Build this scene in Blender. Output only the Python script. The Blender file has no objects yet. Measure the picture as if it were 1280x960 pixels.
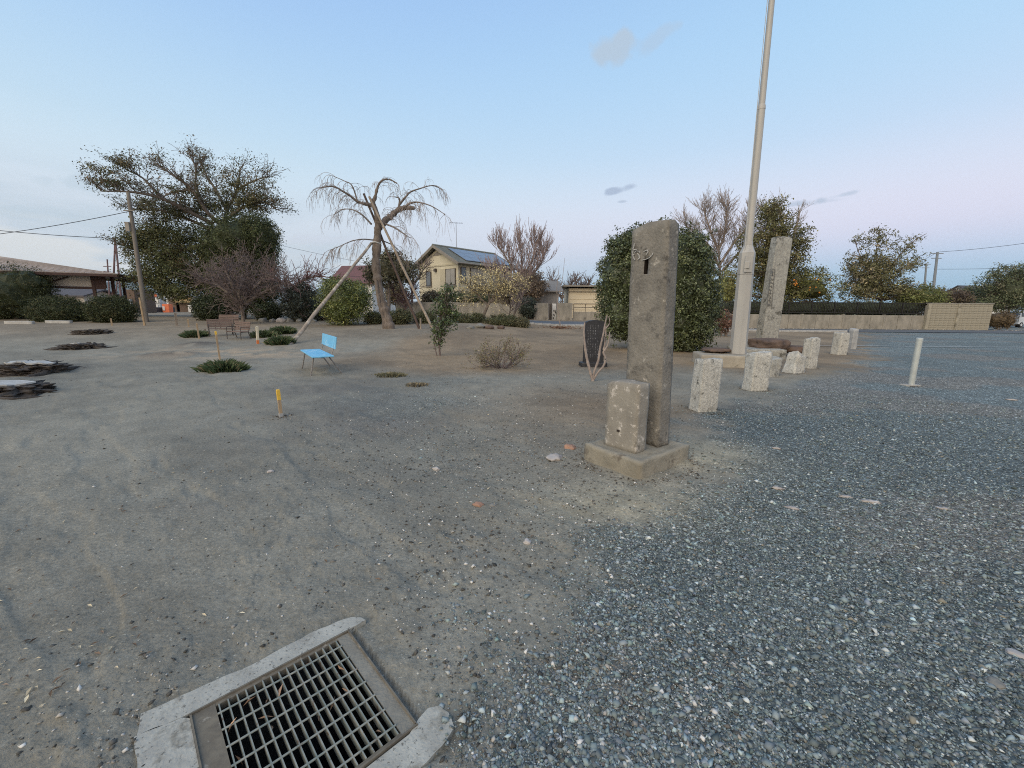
import bpy, bmesh, math, random
import numpy as np
from mathutils import Vector, Matrix, noise as mnoise
random.seed(7)
R_ = np.random.RandomState(7)
scene = bpy.context.scene
col = scene.collection

# ------------------------------------------------------------------ camera, sky, sun, exposure
EYE = 1.5
FPX = 515.0
PITCH = math.radians(10.35)
ROLL = math.radians(.45)
_F = np.array([0, math.cos(PITCH), -math.sin(PITCH)])
_U0 = np.array([0, math.sin(PITCH), math.cos(PITCH)])
_R0 = np.array([1., 0, 0])
_R = math.cos(ROLL) * _R0 + math.sin(ROLL) * _U0
_U = -math.sin(ROLL) * _R0 + math.cos(ROLL) * _U0
cam = bpy.data.cameras.new('camera')
camo = bpy.data.objects.new('camera', cam)
col.objects.link(camo)
m = Matrix.Identity(4)
for i in range(3):
    m[i][0] = _R[i]; m[i][1] = _U[i]; m[i][2] = -_F[i]
m[2][3] = EYE
camo.matrix_world = m
cam.sensor_width = 36
cam.lens = 36 * FPX / 1280
cam.clip_start = .05
cam.clip_end = 30000
scene.camera = camo

SUN_EL, SUN_AZ = math.radians(9), math.radians(215)      # low, behind and to the left of the camera (azimuth clockwise from +Y)
world = bpy.data.worlds.new('World'); scene.world = world
world.use_nodes = True
wn = world.node_tree.nodes; wl = world.node_tree.links
wn.clear()

def lin(c):
    return tuple((v / 12.92 if v <= .04045 else ((v + .055) / 1.055) ** 2.4) for v in c)
def s8(r, g, b):
    return lin((r / 255, g / 255, b / 255)) + (1.,)

def wnode(t, **k):
    n = wn.new(t)
    for a, b in k.items(): setattr(n, a, b)
    return n
def wmath(op, a, b=None, clamp=False):
    n = wnode('ShaderNodeMath', operation=op, use_clamp=clamp)
    for i, v in enumerate((a, b)):
        if v is None: continue
        if isinstance(v, (int, float)): n.inputs[i].default_value = v
        else: wl.new(v, n.inputs[i])
    return n.outputs[0]
def wmix(f, a, b):
    n = wnode('ShaderNodeMix', data_type='RGBA')
    for i, v in ((0, f), (6, a), (7, b)):
        if isinstance(v, (int, float, tuple)): n.inputs[i].default_value = v
        else: wl.new(v, n.inputs[i])
    return n.outputs[2]
def wramp(f, stops, interp='EASE'):
    n = wnode('ShaderNodeValToRGB'); n.color_ramp.interpolation = interp
    e = n.color_ramp.elements
    while len(e) > 1: e.remove(e[-1])
    e[0].position = stops[0][0]; e[0].color = stops[0][1]
    for p, c in stops[1:]:
        x = e.new(p); x.color = c
    wl.new(f, n.inputs[0]); return n.outputs[0]
tc = wnode('ShaderNodeTexCoord')
sep = wnode('ShaderNodeSeparateXYZ'); wl.new(tc.outputs['Generated'], sep.inputs[0])
X, Y_, Z = sep.outputs
# clear dusk sky: blue above, a rose band, then the blue-grey shadow of the earth at the horizon
ramp_r = wramp(Z, [(0, s8(150, 190, 216)), (.05, s8(160, 197, 222)), (.10, s8(194, 209, 233)), (.15, s8(221, 219, 238)), (.22, s8(220, 225, 242)),
                   (.31, s8(192, 217, 242)), (.44, s8(175, 213, 244)), (.56, s8(166, 205, 241)), (.8, s8(140, 180, 230)), (1, s8(126, 168, 222))], 'B_SPLINE')
ramp_l = wramp(Z, [(0, s8(196, 207, 215)), (.05, s8(200, 211, 220)), (.10, s8(204, 215, 225)), (.16, s8(212, 221, 233)), (.23, s8(208, 226, 239)),
                   (.31, s8(194, 221, 240)), (.44, s8(170, 206, 241)), (.56, s8(154, 190, 238)), (.8, s8(138, 176, 229)), (1, s8(126, 168, 222))], 'B_SPLINE')
side = wmath('MULTIPLY_ADD', X, None)
side.node.inputs[1].default_value = .9; side.node.inputs[2].default_value = .42
side.node.use_clamp = True
base = wmix(side, ramp_l, ramp_r)
# the sun has just gone down behind the camera: a broad pale glow low on that side
back = wmath('MULTIPLY', wmath('MAXIMUM', wmath('MULTIPLY', Y_, -1.), 0.), wmath('SUBTRACT', 1., wmath('ABSOLUTE', Z)), True)
base = wmix(wmath('MULTIPLY', back, .55), base, (2.6, 1.9, 1.25, 1))
# stretched bank of cloud low on the left
mp = wnode('ShaderNodeMapping'); wl.new(tc.outputs['Generated'], mp.inputs[0]); mp.inputs['Scale'].default_value = (1.6, 1.6, 9)
nz = wnode('ShaderNodeTexNoise'); wl.new(mp.outputs[0], nz.inputs[0]); nz.inputs['Scale'].default_value = 2.1; nz.inputs['Detail'].default_value = 7; nz.inputs['Roughness'].default_value = .55
leftm = wmath('MULTIPLY_ADD', X, None, True); leftm.node.inputs[1].default_value = -2.2; leftm.node.inputs[2].default_value = -.30
lowm = wramp(Z, [(0, (1, 1, 1, 1)), (.13, (1, 1, 1, 1)), (.24, (.12, .12, .12, 1)), (.36, (0, 0, 0, 1))], 'EASE')
cl = wramp(nz.outputs[0], [(.40, (0, 0, 0, 1)), (.62, (1, 1, 1, 1))], 'EASE')
cf = wmath('MULTIPLY', wmath('MULTIPLY', cl, lowm), leftm)
base = wmix(wmath('MULTIPLY', cf, .5), base, s8(176, 197, 211))
nz2 = wnode('ShaderNodeTexNoise'); wl.new(mp.outputs[0], nz2.inputs[0]); nz2.inputs['Scale'].default_value = 3.4; nz2.inputs['Detail'].default_value = 6
low2 = wramp(Z, [(.02, (0, 0, 0, 1)), (.075, (1, 1, 1, 1)), (.10, (1, 1, 1, 1)), (.15, (0, 0, 0, 1))], 'EASE')
cl2 = wramp(nz2.outputs[0], [(.46, (0, 0, 0, 1)), (.6, (1, 1, 1, 1))], 'EASE')
base = wmix(wmath('MULTIPLY', wmath('MULTIPLY', wmath('MULTIPLY', cl2, low2), leftm), .8), base, s8(224, 226, 226))
# three small separate clouds
nzc = wnode('ShaderNodeTexNoise'); wl.new(tc.outputs['Generated'], nzc.inputs[0]); nzc.inputs['Scale'].default_value = 22; nzc.inputs['Detail'].default_value = 5
def dirpx(px, py):
    d = _F + _R * (px - 640) / FPX - _U * (py - 480) / FPX
    return d / np.linalg.norm(d)
def cloud(px, py, rx, ry, colr, amt, tilt=0.):
    global base
    d = dirpx(px, py)
    az = math.atan2(d[0], d[1])
    rgt = np.array([math.cos(az), -math.sin(az), 0]); up = np.cross(rgt, d)
    ct, st = math.cos(tilt), math.sin(tilt)
    a = (rgt * ct + up * st) / (rx / FPX); b = (up * ct - rgt * st) / (ry / FPX)
    def dot(v):
        n = wnode('ShaderNodeVectorMath', operation='DOT_PRODUCT'); wl.new(tc.outputs['Generated'], n.inputs[0]); n.inputs[1].default_value = tuple(v)
        return n.outputs['Value']
    q = wmath('ADD', wmath('POWER', wmath('ABSOLUTE', dot(a)), 2.), wmath('POWER', wmath('ABSOLUTE', dot(b)), 2.))
    front = wmath('GREATER_THAN', dot(d), .5)
    v = wmath('ADD', wmath('SUBTRACT', 1., q), wmath('MULTIPLY', wmath('SUBTRACT', nzc.outputs[0], .5), 3.4))
    k = wmath('MULTIPLY', wmath('MULTIPLY', wramp(v, [(.12, (0, 0, 0, 1)), (.95, (1, 1, 1, 1))], 'EASE'), front), amt)
    base = wmix(k, base, colr)
cloud(768, 62, 27, 16, s8(180, 199, 218), .95)
cloud(815, 52, 30, 10, s8(176, 200, 224), .7, .35)
cloud(777, 236, 17, 5, s8(170, 185, 208), .9, .15)
cloud(778, 252, 7, 2, s8(176, 190, 210), .7)
cloud(1020, 252, 24, 4, s8(176, 190, 210), .8)
cloud(1050, 244, 14, 3, s8(180, 194, 213), .7, .1)
cloud(900, 330, 60, 5, s8(200, 208, 226), .4)
cloud(420, 300, 90, 7, s8(205, 212, 226), .4, .05)
cloud(105, 228, 34, 7, s8(178, 198, 212), .35, .1)
sky = wnode('ShaderNodeTexSky', sky_type='NISHITA', sun_disc=False)
sky.sun_elevation = SUN_EL; sky.sun_rotation = SUN_AZ
bg1 = wnode('ShaderNodeBackground'); wl.new(sky.outputs[0], bg1.inputs[0]); bg1.inputs[1].default_value = .05
bg2 = wnode('ShaderNodeBackground'); wl.new(base, bg2.inputs[0]); bg2.inputs[1].default_value = 1.05
mixs = wnode('ShaderNodeMixShader'); mixs.inputs[0].default_value = .92
wl.new(bg1.outputs[0], mixs.inputs[1]); wl.new(bg2.outputs[0], mixs.inputs[2])
wo = wnode('ShaderNodeOutputWorld'); wl.new(mixs.outputs[0], wo.inputs[0])

sun = bpy.data.lights.new('sun', 'SUN'); sun.energy = 2.0; sun.angle = math.radians(60); sun.color = (1, .86, .62)
suno = bpy.data.objects.new('sun', sun); col.objects.link(suno)
sd = Vector((math.sin(SUN_AZ) * math.cos(math.radians(38)), math.cos(SUN_AZ) * math.cos(math.radians(38)), math.sin(math.radians(38))))
suno.rotation_euler = sd.to_track_quat('Z', 'Y').to_euler()
vs = scene.view_settings
vs.view_transform = 'Standard'; vs.look = 'None'; vs.exposure = 0.1; vs.gamma = 1
vs.use_curve_mapping = False
scene.cycles.max_bounces = 6
scene.cycles.diffuse_bounces = 3
scene.cycles.use_denoising = False
scene.cycles.filter_width = 1.05

# ------------------------------------------------------------------ maths helpers
def ss(t):
    t = np.clip(t, 0, 1); return t * t * (3 - 2 * t)
_perm = np.random.RandomState(3).rand(512, 512)
def vnoise(x, y):
    xi = np.floor(x).astype(int); yi = np.floor(y).astype(int)
    fx = x - xi; fy = y - yi
    fx = fx * fx * (3 - 2 * fx); fy = fy * fy * (3 - 2 * fy)
    g = lambda a, b: _perm[a % 512, b % 512]
    return (g(xi, yi) * (1 - fx) + g(xi + 1, yi) * fx) * (1 - fy) + (g(xi, yi + 1) * (1 - fx) + g(xi + 1, yi + 1) * fx) * fy
def fbm(x, y, s, o=4, seed=0):
    x = np.asarray(x, float) * s + seed * 17.3; y = np.asarray(y, float) * s + seed * 9.1
    a, t, w = 0., 0., 1.
    for i in range(o):
        c, s_ = math.cos(i * 1.1), math.sin(i * 1.1)
        a = a + w * vnoise(x * c - y * s_, x * s_ + y * c); t += w; w *= .5; x = x * 2.03 + 5; y = y * 2.03 + 7
    return a / t

PIL = np.array([1.45, 3.95])
STUMPS = [(-9.9, 7.7, .55, .22), (-11.0, 9.6, .62, .26), (-10.6, 12.6, .60, .28), (-11.6, 15.2, .62, .30)]
def G(x, y):
    """height of the ground"""
    x = np.asarray(x, float); y = np.asarray(y, float)
    lw = 1 - ss((x + 4) / 8)
    zl = .43 * ss((y - 13) / 8) + .32 * ss((y - 20) / 12)
    cw = 1 - ss((x - 5) / 15)
    zc = .5 * ss((y - 20) / 19)
    z = zl * lw + zc * (1 - lw) * cw
    z = z + (fbm(x, y, .28, 2, 4) - .5) * .10 * ss((np.hypot(x, y) - 3) / 5) * (1 - ss((np.hypot(x, y) - 25) / 8))
    z = z + .045 * np.exp(-((x - PIL[0]) ** 2 + (y - PIL[1]) ** 2) / .9)
    for a, b, r, h in STUMPS:
        z = z + .5 * h * np.exp(-((x - a) ** 2 + (y - b) ** 2) / (r * r * 1.5))
    return z
def g(x, y): return float(G(x, y))
def ray(px, py):
    return _F + _R * (px - 640) / FPX - _U * (py - 480) / FPX
def gp(px, py):
    """point of the ground that a pixel of the photograph shows"""
    d = ray(px, py); t = .5
    for i in range(4000):
        P = d * t
        if EYE + P[2] <= g(P[0], P[1]): break
        t *= 1.004
    return np.array([P[0], P[1], EYE + P[2]])
def at(px, py, Y):
    d = ray(px, py); P = d * Y / d[1]
    return np.array([P[0], P[1], P[2] + EYE])
def gx(px, Y, py=395):
    """ground point in a column of the photograph at distance Y"""
    P = at(px, py, Y); return np.array([P[0], Y, g(P[0], Y)])
def rplane(px, py, P0, n):
    d = ray(px, py); O = np.array([0, 0, EYE]); t = np.dot(np.array(P0) - O, n) / np.dot(d, n)
    return O + d * t

# ------------------------------------------------------------------ object helpers
def thing(name, label, cat, loc=(0, 0, 0), group=None, rotz=0.):
    o = bpy.data.objects.new(name, None); col.objects.link(o)
    o.location = tuple(float(v) for v in loc); o.rotation_euler = (0, 0, rotz)
    o.empty_display_size = .2
    o['label'] = label; o['category'] = cat
    if group: o['group'] = group
    return o
def tag(o, label=None, cat=None, group=None, kind=None):
    for k, v in (('label', label), ('category', cat), ('group', group), ('kind', kind)):
        if v: o[k] = v
    return o
def wloc(p):
    v = Vector((0, 0, 0))
    while p is not None:
        v += p.location; p = p.parent
    return v
def mobj(name, verts, faces, mat, parent=None, smooth=False, colors=None, local=False):
    me = bpy.data.meshes.new(name)
    V = np.asarray(verts, dtype=np.float64).reshape(-1, 3)
    if parent is not None and not local:
        V = V - np.array(wloc(parent))
    if isinstance(faces, np.ndarray) and faces.ndim == 2:
        n, k = faces.shape
        me.vertices.add(len(V)); me.vertices.foreach_set('co', V.astype(np.float32).ravel())
        me.loops.add(n * k); me.loops.foreach_set('vertex_index', faces.astype(np.int32).ravel())
        me.polygons.add(n); me.polygons.foreach_set('loop_start', np.arange(n, dtype=np.int32) * k)
        me.update(calc_edges=True)
    else:
        me.from_pydata([tuple(v) for v in V], [], [tuple(int(i) for i in f) for f in faces]); me.update()
    if colors is not None:
        C4 = np.ones((len(V), 4), np.float32); C4[:, :3] = np.asarray(colors, np.float32)
        a = me.color_attributes.new('Col', 'FLOAT_COLOR', 'POINT'); a.data.foreach_set('color', C4.ravel())
    if smooth:
        me.polygons.foreach_set('use_smooth', np.ones(len(me.polygons), dtype=bool))
    if mat: me.materials.append(mat)
    o = bpy.data.objects.new(name, me); col.objects.link(o)
    if parent is not None: o.parent = parent
    return o
class MB:
    """gathers shapes for one mesh"""
    def __init__(s): s.v = []; s.f = []
    def add(s, V, Fc):
        b = len(s.v); s.v += [tuple(map(float, p)) for p in V]; s.f += [tuple(int(i) + b for i in q) for q in Fc]; return s
    def box(s, c, sx, sy, sz, rz=0., rx=0., ry=0., bev=0.):
        M = Matrix.Translation(Vector([float(q) for q in c])) @ Matrix.Rotation(rz, 4, 'Z') @ Matrix.Rotation(ry, 4, 'Y') @ Matrix.Rotation(rx, 4, 'X')
        hx, hy, hz = sx / 2, sy / 2, sz / 2
        if bev <= 0:
            V = [M @ Vector((a * hx, b * hy, c_ * hz)) for c_ in (-1, 1) for a, b in ((-1, -1), (1, -1), (1, 1), (-1, 1))]
            return s.add(V, [(3, 2, 1, 0), (4, 5, 6, 7), (0, 1, 5, 4), (1, 2, 6, 5), (2, 3, 7, 6), (3, 0, 4, 7)])
        bm = bmesh.new(); bmesh.ops.create_cube(bm, size=1)
        bmesh.ops.scale(bm, vec=(sx, sy, sz), verts=bm.verts)
        bmesh.ops.bevel(bm, geom=bm.edges[:], offset=min(bev, min(sx, sy, sz) * .45), segments=1, affect='EDGES')
        bm.verts.index_update()
        V = [M @ v.co for v in bm.verts]; Fc = [[v.index for v in f.verts] for f in bm.faces]; bm.free()
        return s.add(V, Fc)
    def tube(s, pts, rad, n=6, cap=True):
        P = np.asarray(pts, float); k = len(P)
        rad = np.full(k, rad) if np.isscalar(rad) else np.asarray(rad, float)
        T = np.gradient(P, axis=0); T /= np.linalg.norm(T, axis=1)[:, None] + 1e-9
        ref = np.array([0, 0, 1.]) if abs(T[0][2]) < .9 else np.array([1., 0, 0])
        A = np.cross(T, ref); A /= np.linalg.norm(A, axis=1)[:, None] + 1e-9
        B = np.cross(T, A)
        th = np.arange(n) * 2 * math.pi / n
        V = (P[:, None, :] + rad[:, None, None] * (A[:, None, :] * np.cos(th)[None, :, None] + B[:, None, :] * np.sin(th)[None, :, None])).reshape(-1, 3)
        Fc = []
        for i in range(k - 1):
            for j in range(n):
                a = i * n + j; b = i * n + (j + 1) % n
                Fc.append((a, b, b + n, a + n))
        V = list(V)      # end caps get vertices of their own so that smooth shading stays on the sides
        if cap and rad[0] > .004: b = len(V); V += V[:n]; Fc.append(tuple(range(b + n - 1, b - 1, -1)))
        if cap and rad[-1] > .004: b = len(V); V += V[(k - 1) * n:k * n]; Fc.append(tuple(range(b, b + n)))
        return s.add(V, Fc)
    def prism(s, poly, z0, z1):
        n = len(poly)
        V = [(x, y, z0) for x, y in poly] + [(x, y, z1) for x, y in poly]
        return s.add(V, [tuple(range(n - 1, -1, -1)), tuple(range(n, 2 * n))] + [(i, (i + 1) % n, (i + 1) % n + n, i + n) for i in range(n)])
    def lathe(s, c, prof, n=16):
        V = []; Fc = []
        for r, z in prof:
            for j in range(n):
                a = 2 * math.pi * j / n; V.append((c[0] + r * math.cos(a), c[1] + r * math.sin(a), c[2] + z))
        for i in range(len(prof) - 1):
            for j in range(n):
                a = i * n + j; b = i * n + (j + 1) % n; Fc.append((a, b, b + n, a + n))
        Fc.append(tuple(range(n - 1, -1, -1))); Fc.append(tuple((len(prof) - 1) * n + j for j in range(n)))
        return s.add(V, Fc)
    def build(s, name, mat, parent=None, smooth=False, local=False):
        return mobj(name, s.v, s.f, mat, parent, smooth, local=local)
def rough_block(w, d, h, cuts=9, amp=.012, rnd=.08, seed=0, top=0., taper=0., freq=5.):
    """a worn stone block, origin at the middle of its foot"""
    bm = bmesh.new(); bmesh.ops.create_cube(bm, size=2)
    bmesh.ops.subdivide_edges(bm, edges=bm.edges[:], cuts=cuts, use_grid_fill=True)
    for v in bm.verts:
        c = v.co
        q = Vector((c.x, c.y, c.z))
        ln = (abs(q.x) ** 10 + abs(q.y) ** 10 + abs(q.z) ** 10) ** .1
        rr = q / ln
        q = q.lerp(rr, rnd * 6 if rnd * 6 < 1 else 1)
        tp = 1 - taper * (q.z + 1) / 2
        p = Vector((q.x * w / 2 * tp, q.y * d / 2 * tp, (q.z + 1) * h / 2))
        n = mnoise.noise_vector(p * freq + Vector((seed * 7.1, seed * 3.3, seed))) * amp
        n += mnoise.noise_vector(p * freq * 3.7 + Vector((seed, 0, 9))) * amp * .45
        if c.z > .99 and top: p.z += mnoise.noise(p * 3.1 / max(w, .1) * .5 + Vector((seed * 2.3, 1, 1))) * top
        v.co = p + n
    bm.verts.index_update()
    V = [tuple(v.co) for v in bm.verts]; Fc = [[v.index for v in f.verts] for f in bm.faces]; bm.free()
    return V, Fc
def rock_mesh(rx, ry, rz, seed, sub=3, amp=.22, freq=1.3, flat=0.):
    bm = bmesh.new(); bmesh.ops.create_icosphere(bm, subdivisions=sub, radius=1)
    for v in bm.verts:
        n = v.co.normalized()
        k = 1 + amp * mnoise.fractal(n * freq + Vector((seed * 3.7, seed, 2)), 1., 2., 4) * 1.6
        p = n * k
        if flat and p.z > flat: p.z = flat + (p.z - flat) * .25
        v.co = Vector((p.x * rx, p.y * ry, p.z * rz))
    bm.verts.index_update()
    V = [tuple(v.co) for v in bm.verts]; Fc = [[v.index for v in f.verts] for f in bm.faces]; bm.free()
    return V, Fc
def xf(V, loc=(0, 0, 0), rz=0., rx=0., ry=0.):
    M = Matrix.Translation(Vector([float(q) for q in loc])) @ Matrix.Rotation(rz, 4, 'Z') @ Matrix.Rotation(ry, 4, 'Y') @ Matrix.Rotation(rx, 4, 'X')
    return [tuple(M @ Vector(v)) for v in V]
def copy_tree(o, loc, rz=0., label=None, sc=1.):
    def cp(a, par):
        c = a.copy(); col.objects.link(c)
        if par is not None: c.parent = par
        for ch in list(a.children): cp(ch, c)
        return c
    c = cp(o, None); c.location = tuple(float(v) for v in loc); c.rotation_euler = (0, 0, rz); c.scale = (sc, sc, sc)
    if label: c['label'] = label
    return c

# ------------------------------------------------------------------ materials
MATS = {}
def mat(name, c1, c2=None, scale=6., rough=.85, bump=.25, bscale=None, bdist=.01, spots=None, spots2=None, metal=0., spec=.3, detail=8., stretch=None, vcol=False, tint=None):
    if name in MATS: return MATS[name]
    M = bpy.data.materials.new(name); M.use_nodes = True
    N = M.node_tree.nodes; L = M.node_tree.links
    b = N['Principled BSDF']; b.inputs['Roughness'].default_value = rough; b.inputs['Metallic'].default_value = metal
    b.inputs['Specular IOR Level'].default_value = spec
    t = N.new('ShaderNodeTexCoord'); co = t.outputs['Object']
    if stretch:
        mp_ = N.new('ShaderNodeMapping'); L.new(co, mp_.inputs[0]); mp_.inputs['Scale'].default_value = stretch; co = mp_.outputs[0]
    n = N.new('ShaderNodeTexNoise'); L.new(co, n.inputs[0]); n.inputs['Scale'].default_value = scale; n.inputs['Detail'].default_value = detail; n.inputs['Roughness'].default_value = .62
    r = N.new('ShaderNodeValToRGB'); L.new(n.outputs[0], r.inputs[0])
    r.color_ramp.elements[0].position = .33; r.color_ramp.elements[1].position = .67
    c2 = c2 or tuple(v * .75 for v in c1)
    r.color_ramp.elements[0].color = tuple(c2) + (1,); r.color_ramp.elements[1].color = tuple(c1) + (1,)
    out = r.outputs[0]
    for k, sp in enumerate((spots, spots2)):
        if not sp: continue
        sc, sscale, thr, wid = sp
        n2 = N.new('ShaderNodeTexNoise'); L.new(t.outputs['Object'], n2.inputs[0]); n2.inputs['Scale'].default_value = sscale; n2.inputs['Detail'].default_value = 7; n2.inputs['Roughness'].default_value = .7
        r2 = N.new('ShaderNodeValToRGB'); L.new(n2.outputs[0], r2.inputs[0]); r2.color_ramp.elements[0].position = thr; r2.color_ramp.elements[1].position = thr + wid
        mx = N.new('ShaderNodeMix'); mx.data_type = 'RGBA'; L.new(r2.outputs[0], mx.inputs[0]); L.new(out, mx.inputs[6]); mx.inputs[7].default_value = tuple(sc) + (1,)
        out = mx.outputs[2]
    if vcol:
        a = N.new('ShaderNodeVertexColor'); a.layer_name = 'Col'
        mx = N.new('ShaderNodeMix'); mx.data_type = 'RGBA'; mx.blend_type = 'MULTIPLY'; mx.inputs[0].default_value = 1
        L.new(out, mx.inputs[6]); L.new(a.outputs[0], mx.inputs[7]); out = mx.outputs[2]
    L.new(out, b.inputs['Base Color'])
    if bump:
        nb = N.new('ShaderNodeTexNoise'); L.new(co, nb.inputs[0]); nb.inputs['Scale'].default_value = bscale or scale * 6; nb.inputs['Detail'].default_value = 6
        bp = N.new('ShaderNodeBump'); L.new(nb.outputs[0], bp.inputs['Height']); bp.inputs['Strength'].default_value = bump; bp.inputs['Distance'].default_value = bdist
        L.new(bp.outputs[0], b.inputs['Normal'])
    MATS[name] = M; return M
def leafmat(name, rough=.55, trans=.25, spec=.35):
    M = bpy.data.materials.new(name); M.use_nodes = True
    N = M.node_tree.nodes; L = M.node_tree.links
    b = N['Principled BSDF']; b.inputs['Roughness'].default_value = rough; b.inputs['Specular IOR Level'].default_value = spec
    a = N.new('ShaderNodeVertexColor'); a.layer_name = 'Col'; L.new(a.outputs[0], b.inputs['Base Color'])
    tr = N.new('ShaderNodeBsdfTranslucent'); L.new(a.outputs[0], tr.inputs[0])
    mx = N.new('ShaderNodeMixShader'); mx.inputs[0].default_value = trans
    L.new(b.outputs[0], mx.inputs[1]); L.new(tr.outputs[0], mx.inputs[2]); L.new(mx.outputs[0], N['Material Output'].inputs[0])
    return M
m_leaf = leafmat('leaf_matte'); m_gloss = leafmat('leaf_glossy', .35, .15, .5); m_litter = leafmat('dry_litter', .9, .0, .1)
m_bark = mat('bark_grey', (.23, .19, .16), (.11, .09, .075), 9, .95, .8, 30, .02, stretch=(1, 1, .35))
m_twig = mat('bark_twig', (.19, .15, .14), (.11, .085, .08), 8, .95, 0)
m_twig_pale = mat('bark_pale', (.36, .30, .26), (.20, .16, .14), 10, .9, .3)
m_twig_red = mat('bark_reddish', (.22, .12, .11), (.13, .08, .08), 8, .95, 0)
m_log = mat('prop_log', (.36, .30, .24), (.21, .17, .13), 7, .9, .5, 40, .008, stretch=(1, 1, .3), spots=((.55, .50, .42), 2.2, .55, .1))
m_logdark = mat('prop_log_dark', (.12, .085, .07), (.06, .045, .04), 7, .9, .5, 40, .008)

# ------------------------------------------------------------------ foliage and branches
LEAFGAIN = 1.28
def leaves(P, Nrm, size, asp, colr, cvar, rs, facing=.5, hue=None):
    """small folded leaves: two triangles each. Returns verts, faces, colours"""
    n = len(P)
    d = rs.normal(size=(n, 3)); d /= np.linalg.norm(d, axis=1)[:, None]
    nr = Nrm * facing + rs.normal(size=(n, 3)) * (1 - facing) * .9
    nr /= np.linalg.norm(nr, axis=1)[:, None] + 1e-9
    a = d - nr * np.sum(d * nr, axis=1)[:, None]; a /= np.linalg.norm(a, axis=1)[:, None] + 1e-9
    b = np.cross(nr, a)
    L = size * rs.uniform(.6, 1.35, n)[:, None]; W = L * asp
    base = P - a * L * .5; tip = P + a * L * .5
    l = P + b * W * .5 + nr * L * .14; r = P - b * W * .5 + nr * L * .14
    V = np.stack([base, l, tip, r], 1).reshape(-1, 3)
    i = np.arange(n) * 4
    Fc = np.concatenate([np.stack([i, i + 2, i + 1], 1), np.stack([i, i + 3, i + 2], 1)])
    c = np.asarray(colr, float)
    if c.ndim == 1: c = np.repeat(c[None], n, 0)
    k = np.exp(rs.normal(size=(n, 1)) * cvar) * LEAFGAIN
    c = c * k
    if hue is not None:
        w = rs.rand(n, 1) ** 2.5; c = c * (1 - w) + np.array(hue) * w
    return V, Fc, np.repeat(c, 4, 0)
def clumps(ells, n_clump, n_leaf, size, asp, colr, cvar, seed, clump_r=.35, shell=.6, facing=.5, hue=None, bark=None, dark=None):
    """leaf clumps spread through ellipsoids [(centre, radii, weight)]"""
    rs = np.random.RandomState(seed); w = np.array([e[2] for e in ells], float); w /= w.sum()
    Vs, Fs, Cs, b, centers = [], [], [], 0, []
    for (c, rd, _), wi in zip(ells, w):
        k = max(1, int(n_clump * wi)); c = np.array(c); rd = np.array(rd)
        d = rs.normal(size=(k, 3)); d /= np.linalg.norm(d, axis=1)[:, None]
        r = (shell + (1 - shell) * rs.rand(k, 1)) ** 1.0 * (1 + .12 * rs.normal(size=(k, 1)))
        cc = c + d * rd * r; centers.append(cc)
        crad = clump_r * rs.uniform(.55, 1.3, (k, 1, 1))
        off = rs.normal(size=(k, n_leaf, 3)); off *= crad * .55
        off[:, :, 2] *= .75
        P = (cc[:, None, :] + off).reshape(-1, 3)
        nr = off.reshape(-1, 3) * .8 / (clump_r) + np.repeat(d, n_leaf, 0) * .9 + np.array([0, 0, .5]); nr /= np.linalg.norm(nr, axis=1)[:, None] + 1e-9
        ck = np.repeat(np.exp(rs.normal(size=(k, 1)) * cvar * .8), n_leaf, 0)
        base = np.array(colr)[None] * ck
        if hue is not None:
            hw = np.repeat((rs.rand(k, 1) < .25) * rs.rand(k, 1), n_leaf, 0); base = base * (1 - hw) + np.array(hue) * hw
        V, Fc, C = leaves(P, nr, size, asp, base, cvar, rs, facing)
        Vs.append(V); Fs.append(Fc + b); Cs.append(C); b += len(V)
    return np.concatenate(Vs), np.concatenate(Fs), np.concatenate(Cs), np.concatenate(centers)
def core(ells, k, colr, seed):
    """inner twiggy mass of a dense shrub: lumpy closed surfaces"""
    V, Fc = [], []
    for i, (c, rd, _) in enumerate(ells):
        v, f = rock_mesh(rd[0] * k * .88, rd[1] * k * .88, rd[2] * k * .88, seed + i, 3, .14, 2.)
        b = len(V); V += xf(v, c); Fc += [[q + b for q in ff] for ff in f]
    return np.array(V), Fc
def join(parts):
    V, F, C, b = [], [], [], 0
    for v, f, c in parts:
        V.append(v); F.append(f + b); C.append(c); b += len(v)
    return np.concatenate(V), np.concatenate(F), np.concatenate(C)
def ell(px, py, rx, ry, Y, w=None, rd=None):
    c = at(px, py, Y); k = Y / FPX
    r = (rx * k, (rd if rd else (rx + ry) / 2) * k, ry * k)
    return (c, r, w if w else rx * ry)
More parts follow.
